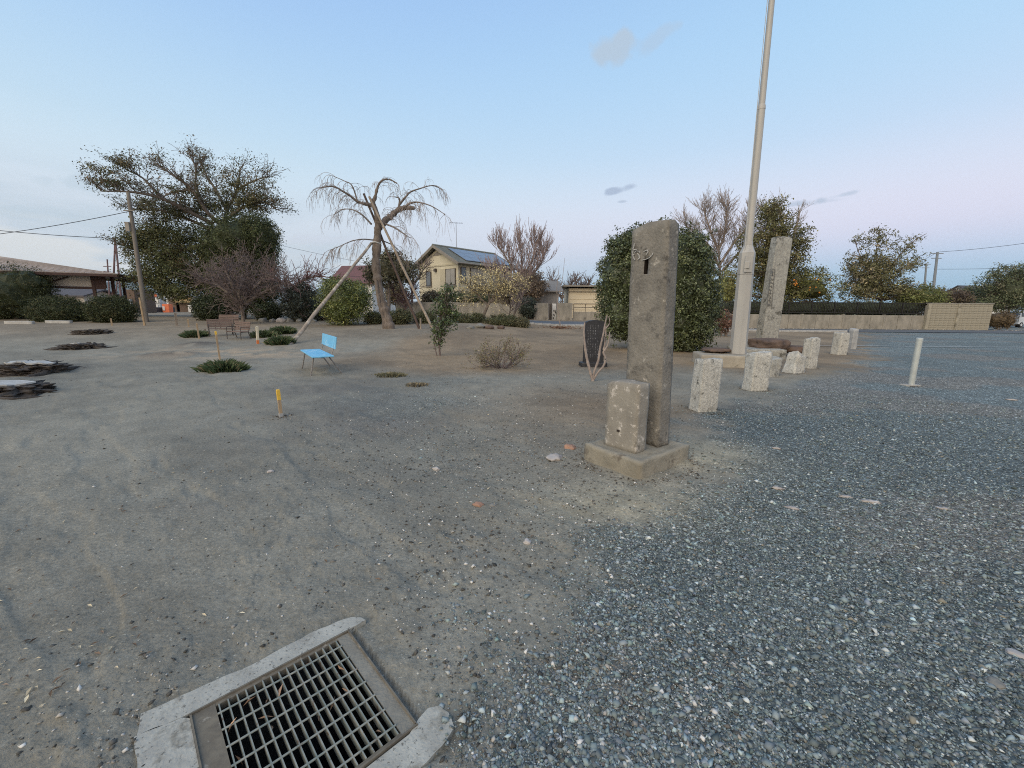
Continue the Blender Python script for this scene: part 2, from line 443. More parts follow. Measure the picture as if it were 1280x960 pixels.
def grow(tb, p, d, L, r, lvl, o, rs, tips=None):
    n = o.get('seg', 5); P = [np.array(p, float)]; rad = [r]; d = np.array(d, float); d /= np.linalg.norm(d)
    wig = o['wig']; up = o['up'][min(lvl, len(o['up']) - 1)]
    for i in range(n):
        d = d + rs.normal(size=3) * wig + np.array([0, 0, up]); d /= np.linalg.norm(d)
        P.append(P[-1] + d * L / n); rad.append(max(o['rmin'], r * (1 - (1 - o['tap']) * (i + 1) / n)))
    last = lvl >= o['levels']
    tb.tube(P, rad, 3 if r < .02 else (5 if r < .06 else 8), cap=False)
    if last:
        if tips is not None: tips += [(P[-1], d), (P[len(P) // 2 + 1], d)]
        return
    kids = o['kids'][min(lvl, len(o['kids']) - 1)]
    for k in range(kids):
        t = o.get('t0', .3) + (1 - o.get('t0', .3)) * (k + rs.rand() * .9) / kids
        j = min(n - 1, int(t * n)); q = P[j] + (P[j + 1] - P[j]) * (t * n - j)
        dd = P[j + 1] - P[j]; dd /= np.linalg.norm(dd)
        s = rs.normal(size=3); s -= dd * s.dot(dd); s /= np.linalg.norm(s)
        a = o['ang'] * rs.uniform(.6, 1.3)
        nd = dd * math.cos(a) + s * math.sin(a)
        if 'flat' in o: nd[2] *= o['flat']
        grow(tb, q, nd, L * o['ratio'] * rs.uniform(.7, 1.15) * (1.1 - .4 * t), max(o['rmin'], rad[j] * .62), lvl + 1, o, rs, tips)
    grow(tb, P[-1], d, L * o['ratio'] * .9, rad[-1], lvl + 1, o, rs, tips)
def spline(pts, n=6):
    P = [Vector(p) for p in pts]; out = []
    for i in range(len(P) - 1):
        a = P[max(0, i - 1)]; b = P[i]; c = P[i + 1]; d = P[min(len(P) - 1, i + 2)]
        for j in range(n):
            t = j / n
            out.append(.5 * ((2 * b) + (c - a) * t + (2 * a - 5 * b + 4 * c - d) * t * t + (3 * b - a - 3 * c + d) * t ** 3))
    out.append(P[-1]); return [np.array(q) for q in out]
def limb(tb, pts, r0, r1, n=5, sides=8, knob=0., rs=None):
    P = spline(pts, n); k = len(P); rad = np.linspace(r0, r1, k)
    if knob: rad = rad * (1 + knob * rs.normal(size=k).clip(-1, 1.5))
    tb.tube(P, rad, sides); return P
# ------------------------------------------------------------------ the ground
BY = [-3, 0, 1.11, 1.65, 2.27, 2.88, 3.32, 4.37, 5.54, 8.48, 11.01, 14.1, 16.46, 25, 40]
BX = [-.6, -.16, .08, .16, .44, 1.0, 1.52, 2.31, 2.56, 6.02, 9.05, 12.35, 13.64, 20.7, 33]
def gravel_mask(x, y):
    xb = np.interp(y, BY, BX)
    w = .36 + .045 * np.abs(y)
    n = (fbm(x, y, 2.2, 6, 2) - .5) * 2.6 * w + (fbm(x, y, .5, 2, 6) - .5) * .8 * w
    m_ = ss((x - xb + n + w * .55) / (w * 1.5))
    tan_patch = np.exp(-(((x - 1.95) / .55) ** 2 + ((y - 4.15) / .5) ** 2)) + .8 * np.exp(-(((x - .75) / .5) ** 2 + ((y - 3.0) / .35) ** 2))
    m_ = m_ * (1 - np.clip(tan_patch * (1.1 - fbm(x, y, 4, 3, 8) * .5), 0, .95))
    left = np.exp(-(((x + 1.6) / 1.5) ** 2 + ((y - 6.2) / 2.6) ** 2)) * .42 * ss((fbm(x, y, .9, 3, 12) - .3) / .4)
    return np.clip(np.maximum(m_, left), 0, 1)
DRAIN_A = np.array([-1.195, 1.288]); DU = np.array([.722, .692]); DV = np.array([.692, -.722]); DL, DW = .60, .62
def drain_uv(x, y): return (x - DRAIN_A[0]) * DU[0] + (y - DRAIN_A[1]) * DU[1], (x - DRAIN_A[0]) * DV[0] + (y - DRAIN_A[1]) * DV[1]
def ground_colour(x, y):
    gm = gravel_mask(x, y)
    r = np.hypot(x, y)
    dirt = np.array([.205, .193, .158]); dirt2 = np.array([.168, .158, .130]); brown = np.array([.225, .165, .105]); brown2 = np.array([.165, .122, .080])
    grv = np.array([.098, .115, .114]); tan = np.array([.275, .250, .185]); damp = np.array([.100, .094, .086]); straw = np.array([.36, .27, .18])
    n1 = fbm(x, y, .55, 5, 1)[..., None]; n2 = fbm(x * .6 + y * .8, y * .25 - x * .2, 1.5, 4, 3)[..., None]; n3 = fbm(x, y, 5., 4, 5)[..., None]
    k = ss((n1 * .5 + n2 * .5 - .35) / .3)
    c = dirt * k + dirt2 * (1 - k)
    bw = ss((y - 8.2 + (fbm(x, y, .4, 3, 9) - .5) * 4) / 3.5) * ss((x + 6.5 + (fbm(x, y, .3, 2, 10) - .5) * 6) / 4)
    bw = np.maximum(bw, ss((y - 14) / 6) * .6)
    bw = np.maximum(bw, np.exp(-(((x - 1.4) / 1.8) ** 2 + ((y - 6.2) / 1.7) ** 2)))[..., None] * .85
    kb = ss((n1 - .35) / .3)
    c = c * (1 - bw) + (brown * kb + brown2 * (1 - kb)) * bw
    sw = (np.exp(-(((x + 9.5) / 3.2) ** 2 + ((y - 13.2) / 1.5) ** 2)) * ss((fbm(x, y, 1.8, 4, 14) - .42) / .2))[..., None] * .75
    c = c * (1 - sw) + straw * sw
    dw = (np.exp(-(((x + 1.9) / 1.5) ** 2 + ((y - 5.6) / 1.5) ** 2)) + np.exp(-(((x + 3.4) / 1.6) ** 2 + ((y - 7.6) / 1.3) ** 2)) + .7 * np.exp(-(((x + 2.4) / .35) ** 2 + ((y - 2.9) / .14) ** 2)))
    dw = (np.clip(dw, 0, 1) * ss((fbm(x, y, 1.1, 4, 15) - .3) / .35))[..., None] * .55
    c = c * (1 - dw) + damp * dw
    rootd = 0
    for a, b, rr, h in STUMPS:
        rootd = rootd + np.exp(-(((x - a) ** 2 + ((y - b) * 1.0) ** 2) / (rr * rr * 1.5)))
    rootd = (np.clip(rootd, 0, 1) * ss((fbm(x, y, 2.4, 4, 16) - .25) / .3))[..., None]
    c = c * (1 - rootd * .8) + np.array([.06, .052, .048]) * rootd * .8
    tp = (np.exp(-(((x - 1.95) / .6) ** 2 + ((y - 4.15) / .5) ** 2)) + .9 * np.exp(-(((x - .85) / .7) ** 2 + ((y - 3.0) / .4) ** 2)))[..., None]
    tp = np.clip(tp * 1.1, 0, 1) * .8
    g_ = gm[..., None]
    gk = grv * (.82 + .36 * n1) * (1 + .34 * ss((r - 5) / 8))[..., None]  # gravel colour lightened with distance, painting in grazing-angle brightness
    # thin worn places in the gravel let tan soil through
    worn = (ss((fbm(x, y, .8, 4, 20) - .57) / .10) * .6)[..., None]
    gk = gk * (1 - worn) + np.array([.17, .155, .135]) * worn
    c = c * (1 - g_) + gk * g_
    c = c * (1 - tp) + tan * tp * (.8 + .4 * n3)
    c = c * (.80 + .40 * n3)
    c = c * 1.28
    far = ss((y - 60) / 60)[..., None]
    c = c * (1 - far) + np.array([.12, .12, .07]) * far
    return c, gm
def micro(x, y):
    """clods, scuffs and ruts, millimetres to centimetres"""
    gm = gravel_mask(x, y); r = np.hypot(x, y); fade = 1 - ss((r - 12) / 14)
    a = (fbm(x, y, 3.2, 4, 31) - .5) * .034 + (fbm(x, y, 14, 4, 32) - .5) * .015
    rut = fbm(x * .65 + y * .76, (y * .65 - x * .76) * .22, 3.2, 3, 33)
    a = a - .012 * ss((rut - .62) / .05)
    clod = fbm(x, y, 9, 3, 34); a = a + .014 * ss((clod - .62) / .09) * ss((fbm(x, y, .7, 2, 35) - .35) / .3) * (1 - gm)
    a = a * (1 - .45 * gm) + gm * (fbm(x, y, 34, 2, 36) - .5) * .012
    return a * fade
def build_ground():
    hs = math.radians(66)
    th = np.concatenate([np.linspace(-hs, hs, 601), np.linspace(hs, 2 * math.pi - hs, 50)[1:-1]])
    rr = [.35]
    while rr[-1] < 60: rr.append(rr[-1] * 1.0125)
    while rr[-1] < 9000: rr.append(rr[-1] * 1.16)
    rr = np.array(rr); nt, nr = len(th), len(rr)
    T, Rr = np.meshgrid(th, rr)
    X = (Rr * np.sin(T)).ravel(); Y = (Rr * np.cos(T)).ravel()
    Z = G(X, Y) + micro(X, Y)
    u, v = drain_uv(X, Y)
    # dirt sinks to the level of the concrete collar round the drain and laps over it here and there
    dist = np.maximum(np.maximum(-u, u - DL), np.maximum(-v, v - DW))
    near = 1 - ss((dist - .10) / .10)
    lap = (fbm(X, Y, 9, 3, 41) - .5) * .05
    Z = Z * (1 - near) + near * (-.012 + np.clip(lap, -.01, .03) * ss((dist - .02) / .06))
    Z = np.where(dist < .03, -.03, Z)
    V = np.stack([X, Y, Z], 1)
    V = np.concatenate([V, [[0, 0, g(0, 0)]]])
    i, j = np.meshgrid(np.arange(nr - 1), np.arange(nt), indexing='ij')
    a = (i * nt + j).ravel(); b = (i * nt + (j + 1) % nt).ravel()
    Q = np.stack([a, a + nt, b + nt, b], 1)
    ud, vd = drain_uv(V[:, 0], V[:, 1])
    ins = (ud > -.005) & (ud < DL + .005) & (vd > -.005) & (vd < DW + .005)
    Q = Q[~ins[Q].all(1)]
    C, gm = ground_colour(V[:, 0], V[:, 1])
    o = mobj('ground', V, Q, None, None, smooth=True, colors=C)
    at_ = o.data.attributes.new('grav', 'FLOAT', 'POINT'); at_.data.foreach_set('value', gm.astype(np.float32))
    # the small fan under the photographer's feet
    return o
def ground_material():
    M = bpy.data.materials.new('ground'); M.use_nodes = True
    N = M.node_tree.nodes; L = M.node_tree.links; b = N['Principled BSDF']
    b.inputs['Roughness'].default_value = .95; b.inputs['Specular IOR Level'].default_value = .15
    t = N.new('ShaderNodeTexCoord'); co = t.outputs['Object']
    vc = N.new('ShaderNodeVertexColor'); vc.layer_name = 'Col'
    ga = N.new('ShaderNodeAttribute'); ga.attribute_name = 'grav'
    def nd(t_, **k):
        n = N.new(t_)
        for a, v in k.items(): setattr(n, a, v)
        return n
    def ma(op, a, b_):
        n = nd('ShaderNodeMath', operation=op)
        for i, v in enumerate((a, b_)):
            if isinstance(v, (int, float)): n.inputs[i].default_value = v
            else: L.new(v, n.inputs[i])
        return n.outputs[0]
    def rmp(f, st):
        n = nd('ShaderNodeValToRGB'); e = n.color_ramp.elements
        e[0].position, e[0].color = st[0][0], (st[0][1],) * 3 + (1,)
        e[1].position, e[1].color = st[-1][0], (st[-1][1],) * 3 + (1,)
        for p, c in st[1:-1]: q = e.new(p); q.color = (c,) * 3 + (1,)
        L.new(f, n.inputs[0]); return n.outputs[0]
    v1 = nd('ShaderNodeTexVoronoi'); v1.inputs['Scale'].default_value = 62; L.new(co, v1.inputs['Vector'])
    v2 = nd('ShaderNodeTexVoronoi'); v2.inputs['Scale'].default_value = 150; L.new(co, v2.inputs['Vector'])
    s1 = nd('ShaderNodeSeparateColor'); L.new(v1.outputs['Color'], s1.inputs[0])
    s2 = nd('ShaderNodeSeparateColor'); L.new(v2.outputs['Color'], s2.inputs[0])
    g1 = rmp(s1.outputs[0], [(0, .45), (.5, .9), (.80, 1.25), (.93, 1.7), (1, 3.6)])
    d1 = rmp(s2.outputs[1], [(0, .90), (.9, 1.02), (.985, 1.05), (1, 1.9)])
    nf = nd('ShaderNodeTexNoise'); nf.inputs['Scale'].default_value = 34; nf.inputs['Detail'].default_value = 8; nf.inputs['Roughness'].default_value = .7; L.new(co, nf.inputs[0])
    dn = rmp(nf.outputs[0], [(.30, .70), (.5, 1.0), (.70, 1.26)])
    dfac = ma('MULTIPLY', d1, dn)
    mixf = nd('ShaderNodeMix', data_type='FLOAT'); L.new(ga.outputs['Fac'], mixf.inputs[0]); L.new(dfac, mixf.inputs[2]); L.new(g1, mixf.inputs[3])
    mul = nd('ShaderNodeVectorMath', operation='SCALE'); L.new(vc.outputs[0], mul.inputs[0]); L.new(mixf.outputs[0], mul.inputs['Scale'])
    L.new(mul.outputs[0], b.inputs['Base Color'])
    vd = nd('ShaderNodeTexVoronoi'); vd.inputs['Scale'].default_value = 62; L.new(co, vd.inputs['Vector'])
    h1 = ma('MULTIPLY', ma('MULTIPLY', vd.outputs['Distance'], -1.), ga.outputs['Fac'])
    nb = nd('ShaderNodeTexNoise'); nb.inputs['Scale'].default_value = 55; nb.inputs['Detail'].default_value = 7; nb.inputs['Roughness'].default_value = .65; L.new(co, nb.inputs[0])
    h = ma('ADD', h1, ma('MULTIPLY', nb.outputs[0], .9))
    bp = nd('ShaderNodeBump'); bp.inputs['Strength'].default_value = 1.; bp.inputs['Distance'].default_value = .014; L.new(h, bp.inputs['Height'])
    L.new(bp.outputs[0], b.inputs['Normal'])
    return M
ground = build_ground(); ground['kind'] = 'structure'
ground.data.materials.append(ground_material())

# road beyond the park and its kerb
m_road = mat('asphalt', (.135, .142, .150), (.10, .106, .113), 3., .9, .3, 90, .004)
m_conc = mat('concrete', (.42, .41, .38), (.28, .27, .25), 5, .9, .4, 60, .004, spots=((.15, .145, .13), 9, .60, .12))
m_conc_old = mat('concrete_weathered', (.34, .31, .26), (.20, .185, .155), 2.2, .95, .4, 30, .01, spots=((.12, .11, .095), 1.4, .58, .15), stretch=(1, 1, .5))
m_kerb = mat('kerb_concrete', (.40, .40, .39), (.27, .27, .265), 6, .9, .3, 50, .004)
def strip(name, xs, y0, y1, lift, matl, ny=4):
    V, Fc = [], []
    for x in xs:
        for k in range(ny + 1):
            y = (y0(x) + (y1(x) - y0(x)) * k / ny); V.append((x, y, g(x, y) + lift))
    n = ny + 1
    for i in range(len(xs) - 1):
        for k in range(ny): a = i * n + k; Fc.append((a, a + n, a + n + 1, a + 1))
    return mobj(name, V, Fc, matl)
def road_near(x): return 30.3 + max(0, -x - 4) * .9
def road_far(x): return 35.2 + max(0, -x - 4) * .9
road = strip('road', np.linspace(-14, 75, 90), lambda x: road_near(x) + .15, road_far, .035, m_road); road['kind'] = 'structure'
kerb = bpy.data.objects.new('kerb', None); col.objects.link(kerb); kerb['kind'] = 'structure'
mb = MB(); mb.box((0, 0, .075), .59, .16, .16, bev=.02)
kproto = None
for i in range(62):
    x = -6.5 + i * .6; y = road_near(x)
    if 18.2 < x < 40 and i % 1 == 0 and x > 24.6: break
    if kproto is None: kproto = o = mb.build('kerb_stone', m_kerb, kerb, local=True)
    else: o = kproto.copy(); col.objects.link(o); o.parent = kerb
    o.location = (x, y, g(x, y) - .02 + random.uniform(-.008, .008)); o.rotation_euler = (0, random.uniform(-.01, .01), random.uniform(-.012, .012) - (math.atan(.9) if x < -4 else 0))
# pale painted line across the far end of the gravel
V, Fc = [], []
L0, L1 = gp(1019, 433), gp(1279, 446)
for i in range(41):
    t = i / 40; P = L0 + (L1 * np.array([1.25, 1.25, 1]) - L0) * t
    for s in (-1, 1): V.append((P[0] - s * .02, P[1] + s * .05, g(P[0], P[1]) + .035))
Fc = [(2 * i, 2 * i + 2, 2 * i + 3, 2 * i + 1) for i in range(40)]
m_line = mat('worn_white_line', (.50, .50, .48), (.22, .225, .225), 3, .9, .2)
ln = mobj('painted_line', V, Fc, m_line); ln['kind'] = 'structure'

# ---- loose stones: crushed gravel and pebbles
m_stone = bpy.data.materials.new('loose_stone'); m_stone.use_nodes = True
_n = m_stone.node_tree.nodes; _l = m_stone.node_tree.links
_a = _n.new('ShaderNodeVertexColor'); _a.layer_name = 'Col'; _l.new(_a.outputs[0], _n['Principled BSDF'].inputs['Base Color'])
_n['Principled BSDF'].inputs['Roughness'].default_value = .8; _n['Principled BSDF'].inputs['Specular IOR Level'].default_value = .25
def zsurf(x, y): return G(x, y) + micro(x, y)
def stones(x, y, size, colr, seed, flat=.55, sink=.25):
    rs = np.random.RandomState(seed); n = len(x)
    base = np.array([[1, 0, 0], [0, 1, 0], [-1, 0, 0], [0, -1, 0], [0, 0, 1], [0, 0, -1.]])
    V = base[None] * (1 + rs.uniform(-.35, .35, (n, 6, 1))) + rs.uniform(-.28, .28, (n, 6, 3))
    V[:, :, 2] *= flat
    a = rs.rand(n) * 6.283; c, s = np.cos(a), np.sin(a)
    asp = rs.uniform(.6, 1, (n, 1)); V[:, :, 1] *= asp
    t = rs.normal(size=(n, 1)) * .35; z0 = V[:, :, 2] + V[:, :, 0] * t
    x1 = V[:, :, 0] * c[:, None] - V[:, :, 1] * s[:, None]; y1 = V[:, :, 0] * s[:, None] + V[:, :, 1] * c[:, None]
    h = size[:, None] * .5
    W = np.stack([x1 * h + x[:, None], y1 * h + y[:, None], z0 * h + (zsurf(x, y) + size * flat * sink * .5)[:, None]], 2).reshape(-1, 3)
    f = np.array([[0, 1, 4], [1, 2, 4], [2, 3, 4], [3, 0, 4], [1, 0, 5], [2, 1, 5], [3, 2, 5], [0, 3, 5]])
    Fc = (f[None] + (np.arange(n) * 6)[:, None, None]).reshape(-1, 3)
    return W, Fc, np.repeat(colr, 6, 0)
def scatter(n, r0, r1, a0, a1, seed):
    rs = np.random.RandomState(seed)
    r = r0 * (r1 / r0) ** rs.rand(n); a = np.radians(rs.uniform(a0, a1, n))
    return r * np.sin(a), r * np.cos(a), rs
def off_drain(x, y, m_=.04):
    u, v = drain_uv(x, y); return ~((u > -m_) & (u < DL + m_) & (v > -m_) & (v < DW + m_))
def off_block(x, y):
    u = (x - 1.11) * -.616 + (y - 3.40) * .788; v = (x - 1.11) * .788 + (y - 3.40) * .616
    return ~((u > -.02) & (u < .72) & (v > -.02) & (v < .9))
x, y, rs = scatter(265000, .85, 10, -14, 58, 11)
gm = gravel_mask(x, y); xb_ = np.interp(y, BY, BX); wide = ss((x - xb_ + .75 + (fbm(x, y, 1.3, 4, 61) - .5) * 2.4) / 1.5) * (.10 + .5 * ss((fbm(x, y, 3.1, 3, 62) - .5) / .2))
keep = (rs.rand(len(x)) < np.maximum(gm ** 1.3, wide * .45) * (.55 + .45 * (fbm(x, y, 1.1, 3, 50) > .42))) & off_drain(x, y) & off_block(x, y)
x, y, gm = x[keep], y[keep], gm[keep]; n = len(x)
size = np.clip(rs.lognormal(math.log(.0098), .50, n), .004, .042) * (1 + .04 * np.hypot(x, y))
k = rs.rand(n, 1)
colr = np.array([.168, .196, .194]) * np.exp(rs.normal(size=(n, 1)) * .38) * (1 + .03 * rs.normal(size=(n, 3)))
colr = np.where(k > .965, np.array([.52, .54, .51]) * rs.uniform(.6, 1.2, (n, 1)), colr)
colr = np.where((k > .94) & (k <= .965), np.array([.24, .22, .17]), colr)
V, Fc, C = stones(x, y, size, colr.clip(.02, .8), 12)
tag(mobj('gravel', V, Fc, m_stone, colors=C), 'loose blue-grey crushed stone spread over the right half of the ground', 'gravel', kind='stuff')
x, y, rs = scatter(60000, .9, 15, -56, 34, 13)
gm = gravel_mask(x, y); pk = ss((fbm(x, y, .8, 3, 51) - .45) / .2) * .7 + .12 + .5 * np.exp(-(((x - .4) / 1.0) ** 2 + ((y - 3.2) / 1.4) ** 2))
pk = pk * (.05 + .95 * ss((x + 2.2 + .15 * y) / 2.2)) + .55 * np.exp(-(((x + 1.6) / 2.6) ** 2 + ((y - 5.6) / 2.2) ** 2)) * ss((fbm(x, y, 1.7, 4, 63) - .42) / .15)
keep = (rs.rand(len(x)) < pk) & off_drain(x, y, .13) & off_block(x, y); x, y = x[keep], y[keep]; n = len(x)
size = np.clip(rs.lognormal(math.log(.0095), .55, n), .003, .032); k = rs.rand(n, 1)
colr = np.array([.24, .22, .19]) * np.exp(rs.normal(size=(n, 1)) * .3)
colr = np.where(k < .45, np.array([.085, .080, .070]) * rs.uniform(.6, 1.3, (n, 1)), colr)
colr = np.where(k > .84, np.array([.55, .53, .49]) * rs.uniform(.6, 1.25, (n, 1)), colr)
V, Fc, C = stones(x, y, size, colr.clip(.02, .85), 14)
tag(mobj('pebbles', V, Fc, m_stone, colors=C), 'scattered pale pebbles and soil crumbs on the bare dirt', 'pebbles', kind='stuff')
# dry leaves, bark chips and straw
x, y, rs = scatter(5200, 2.2, 22, -56, 34, 15)
pk = .10 + .9 * ss((fbm(x, y, .6, 3, 52) - .5) / .15) + np.exp(-(((x + 9.5) / 3) ** 2 + ((y - 13.2) / 1.5) ** 2)) + np.exp(-(((x - .4) / 1.2) ** 2 + ((y - 10.2) / 1.) ** 2)) * .8
keep = (rs.rand(len(x)) < pk * (1 - gravel_mask(x, y) * .8)) & off_drain(x, y) & off_block(x, y); x, y = x[keep], y[keep]; n = len(x)
P = np.stack([x, y, zsurf(x, y) + .008], 1)
cc = np.where(rs.rand(n, 1) < .35, np.array([.36, .30, .20]), np.array([.12, .085, .06])) * np.exp(rs.normal(size=(n, 1)) * .3)
V, Fc, C = leaves(P, np.tile([0, 0, 1.], (n, 1)), .03, .3, cc, .1, rs, .85)
tag(mobj('leaf_litter', V, Fc, m_litter, colors=C), 'dry leaves, bark chips and straw strewn over the dirt', 'litter', kind='stuff')

# ------------------------------------------------------------------ the storm drain in the foreground
def D(u, v, z=0.): q = DRAIN_A + DU * u + DV * v; return (q[0], q[1], z)
ang = math.atan2(DU[1], DU[0])
drain = thing('storm_drain', 'square steel drain grate in a broken concrete collar, in the dirt at the photographer\'s feet', 'drain', (*DRAIN_A, 0))
m_rust = mat('grate_rim', (.19, .165, .125), (.11, .095, .075), 14, .95, .6, 60, .003, spots=((.30, .27, .22), 20, .6, .1))
m_galv = mat('grate_bar', (.33, .32, .27), (.17, .20, .18), 16, .6, .4, 90, .001, spots=((.14, .09, .06), 12, .58, .08), metal=.25)
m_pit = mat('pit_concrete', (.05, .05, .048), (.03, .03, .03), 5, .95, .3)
m_collar = mat('collar_concrete', (.44, .43, .375), (.30, .29, .255), 10, .95, .8, 90, .004, spots=((.13, .125, .11), 55, .58, .05), spots2=((.215, .20, .165), 6, .52, .12))
def slab(name, poly, z0, z1, matl, parent, seed, amp=.008):
    """flat cast piece with an uneven, chipped outline"""
    P = []
    for i in range(len(poly)):
        a = np.array(poly[i]); b = np.array(poly[(i + 1) % len(poly)]); L = np.linalg.norm(b - a); k = max(2, int(L / .025))
        for j in range(k):
            q = a + (b - a) * j / k
            nn = mnoise.noise_vector(Vector((q[0] * 14 + seed, q[1] * 14, seed))) * amp * min(1, max(0, max(-q[0], q[0] - DL, -q[1], q[1] - DW) - .004) / .03)
            P.append((q[0] + nn.x, q[1] + nn.y))
    b2 = MB(); n = len(P); c = np.mean(P, 0)
    top = [D(u, v, z1 - .003) for u, v in P]; bot = [D(u, v, z0) for u, v in P]
    V = bot + top; Fc = [(i, (i + 1) % n, (i + 1) % n + n, i + n) for i in range(n)]
    bm = bmesh.new(); vs_ = [bm.verts.new(v) for v in V]
    for f in Fc: bm.faces.new([vs_[i] for i in f])
    tf = bm.faces.new([vs_[i + n] for i in range(n)])
    bmesh.ops.triangulate(bm, faces=[tf]); bmesh.ops.recalc_face_normals(bm, faces=bm.faces[:])
    bm.verts.index_update(); V = [tuple(v.co) for v in bm.verts]; Fc = [[v.index for v in f.verts] for f in bm.faces]; bm.free()
    return mobj(name, V, Fc, matl, parent)
slab('collar_side', [(-.13, -.125), (.12, -.105), (.22, -.088), (.34, -.10), (.50, -.10), (.58, -.092), (.64, -.070), (.678, -.032), (.688, -.006), (-.02, -.004), (-.14, -.03)], -.08, .006, m_collar, drain, 1)
slab('collar_side', [(-.15, -.03), (-.02, -.004), (.0005, .02), (.0005, DW + .02), (-.13, DW + .16)], -.08, .006, m_collar, drain, 2)
slab('collar_side', [(-.02, DW + .006), (.56, DW + .006), (.615, DW - .02), (.66, DW - .035), (.70, DW - .01), (.71, DW + .04), (.69, DW + .09), (.62, DW + .12), (.5, DW + .13), (-.12, DW + .16)], -.08, .004, m_collar, drain, 3)
0 and slab('collar_side', [(.655 + .045 * math.cos(a) * (1 + .15 * math.sin(3 * a)), .06 + .075 * math.sin(a)) for a in np.linspace(0, 5.8, 14)], -.08, -.0075, m_collar, drain, 4, .014)
# angle-iron rim
def bar(mb_, u0, v0, u1, v1, w, z0, z1):
    a = np.array([u0, v0]); b = np.array([u1, v1]); t = (b - a) / np.linalg.norm(b - a); nrm = np.array([-t[1], t[0]]) * w / 2
    q = [a - nrm, b - nrm, b + nrm, a + nrm]
    V = [D(p[0], p[1], z0) for p in q] + [D(p[0], p[1], z1) for p in q]
    mb_.add(V, [(0, 1, 2, 3), (7, 6, 5, 4), (4, 5, 1, 0), (5, 6, 2, 1), (6, 7, 3, 2), (7, 4, 0, 3)])
for e in [(0, .004, DL, .004), (0, DW - .004, DL, DW - .004), (.004, .01, .004, DW - .01), (DL - .004, .01, DL - .004, DW - .01)]:
    m1 = MB(); bar(m1, *e, .006, -.05, .007); m1.build('rim_edge', m_rust, drain)
U0b, U1b, V0b, V1b = .078, .542, .022, .598
m1 = MB(); bar(m1, (U0b + .0065) / 2, .008, (U0b + .0065) / 2, DW - .008, U0b - .0068, -.03, -.001); m1.build('rim_plate', m_rust, drain)
m_dirty = mat('dirt_on_rim', (.25, .235, .195), (.18, .168, .14), 12, .95, .8, 70, .006)
m1 = MB(); bar(m1, (U1b + DL - .0065) / 2, .008, (U1b + DL - .0065) / 2, DW - .008, DL - U1b - .0068, -.03, -.002); m1.build('rim_plate', m_dirty, drain)
m1 = MB(); bar(m1, U0b, V0b - .008, U1b, V0b - .008, .016, -.03, -.002); m1.build('rim_plate', m_rust, drain)
m1 = MB(); bar(m1, U0b, V1b + .008, U1b, V1b + .008, .016, -.03, -.002); m1.build('rim_plate', m_rust, drain)
NB = 16
for i in range(NB):
    u = U0b + (U1b - U0b) * (i + .35) / (NB - .3)
    m1 = MB(); bar(m1, u, V0b, u + random.uniform(-.001, .001), V1b, .0042, -.034, 0); m1.build('bearing_bar', m_galv, drain)
for i in range(7):
    v = V0b + (V1b - V0b) * (i + .55) / 7
    m1 = MB(); m1.tube([D(U0b, v, -.001), D((U0b + U1b) / 2, v, -.0025), D(U1b, v, -.001)], .0042, 6); m1.build('cross_rod', m_galv, drain, smooth=True)
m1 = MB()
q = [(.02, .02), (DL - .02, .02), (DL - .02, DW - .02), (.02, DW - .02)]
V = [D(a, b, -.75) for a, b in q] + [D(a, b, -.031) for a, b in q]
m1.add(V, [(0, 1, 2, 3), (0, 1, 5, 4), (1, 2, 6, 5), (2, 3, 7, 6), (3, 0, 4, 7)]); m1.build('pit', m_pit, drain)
rs = np.random.RandomState(5)
P = np.array([D(rs.uniform(.1, .5), rs.uniform(.05, .55), rs.uniform(-.02, .006)) for _ in range(16)])
V, Fc, C = leaves(P, np.tile([0, 0, 1.], (16, 1)), .05, .16, (.22, .14, .09), .4, rs, .6)
tag(mobj('dead_leaves', V, Fc, m_litter, colors=C), 'withered leaf scraps caught on the drain grate bars', 'litter', kind='stuff')

# ------------------------------------------------------------------ the old stone gate pillar, the short stone and their footing
eu = np.array([-.616, .788, 0]); ev = np.array([.788, .616, 0]); F0 = np.array([1.115, 3.40, 0])
def B(u, v, z): return F0 + eu * u + ev * v + np.array([0, 0, z])
rot = math.atan2(ev[1], ev[0])
m_pillar = mat('pillar_stone', (.245, .225, .192), (.150, .139, .121), 5.5, .95, 1., 38, .012, spots=((.38, .35, .30), 9, .60, .06), spots2=((.070, .066, .060), 3.0, .56, .10))
m_foot = mat('footing_stone', (.31, .28, .22), (.21, .19, .15), 4, .95, .9, 45, .008, spots=((.14, .12, .095), 5, .58, .1), spots2=((.40, .37, .33), 9, .66, .05))
footing = thing('stone_footing', 'square worn stone footing block under the tall dark pillar, half sunk in gravel', 'stone base', B(.33, .43, 0))
V, Fc = rough_block(.84, .66, .29, 15, .010, .05, 3, freq=7)
V = [tuple(B(.33 + y_, .43 + x_, z_ - .10)) for x_, y_, z_ in V]
V = [(a, b, c - (.022 if (c > .165 and abs((np.array([a, b, 0]) - F0) @ eu - .33) < .255 and abs((np.array([a, b, 0]) - F0) @ ev - .43) < .345) else 0)) for a, b, c in V]
mobj('block', V, [f[::-1] for f in Fc], m_foot, footing, smooth=True)
def bslab(b_, u0, u1, v0, v1, z0, z1):
    V = [B(u, v, z) for z in (z0, z1) for u, v in ((u0, v0), (u0, v1), (u1, v1), (u1, v0))]
    b_.add(V, [(3, 2, 1, 0), (4, 5, 6, 7), (0, 1, 5, 4), (1, 2, 6, 5), (2, 3, 7, 6), (3, 0, 4, 7)])
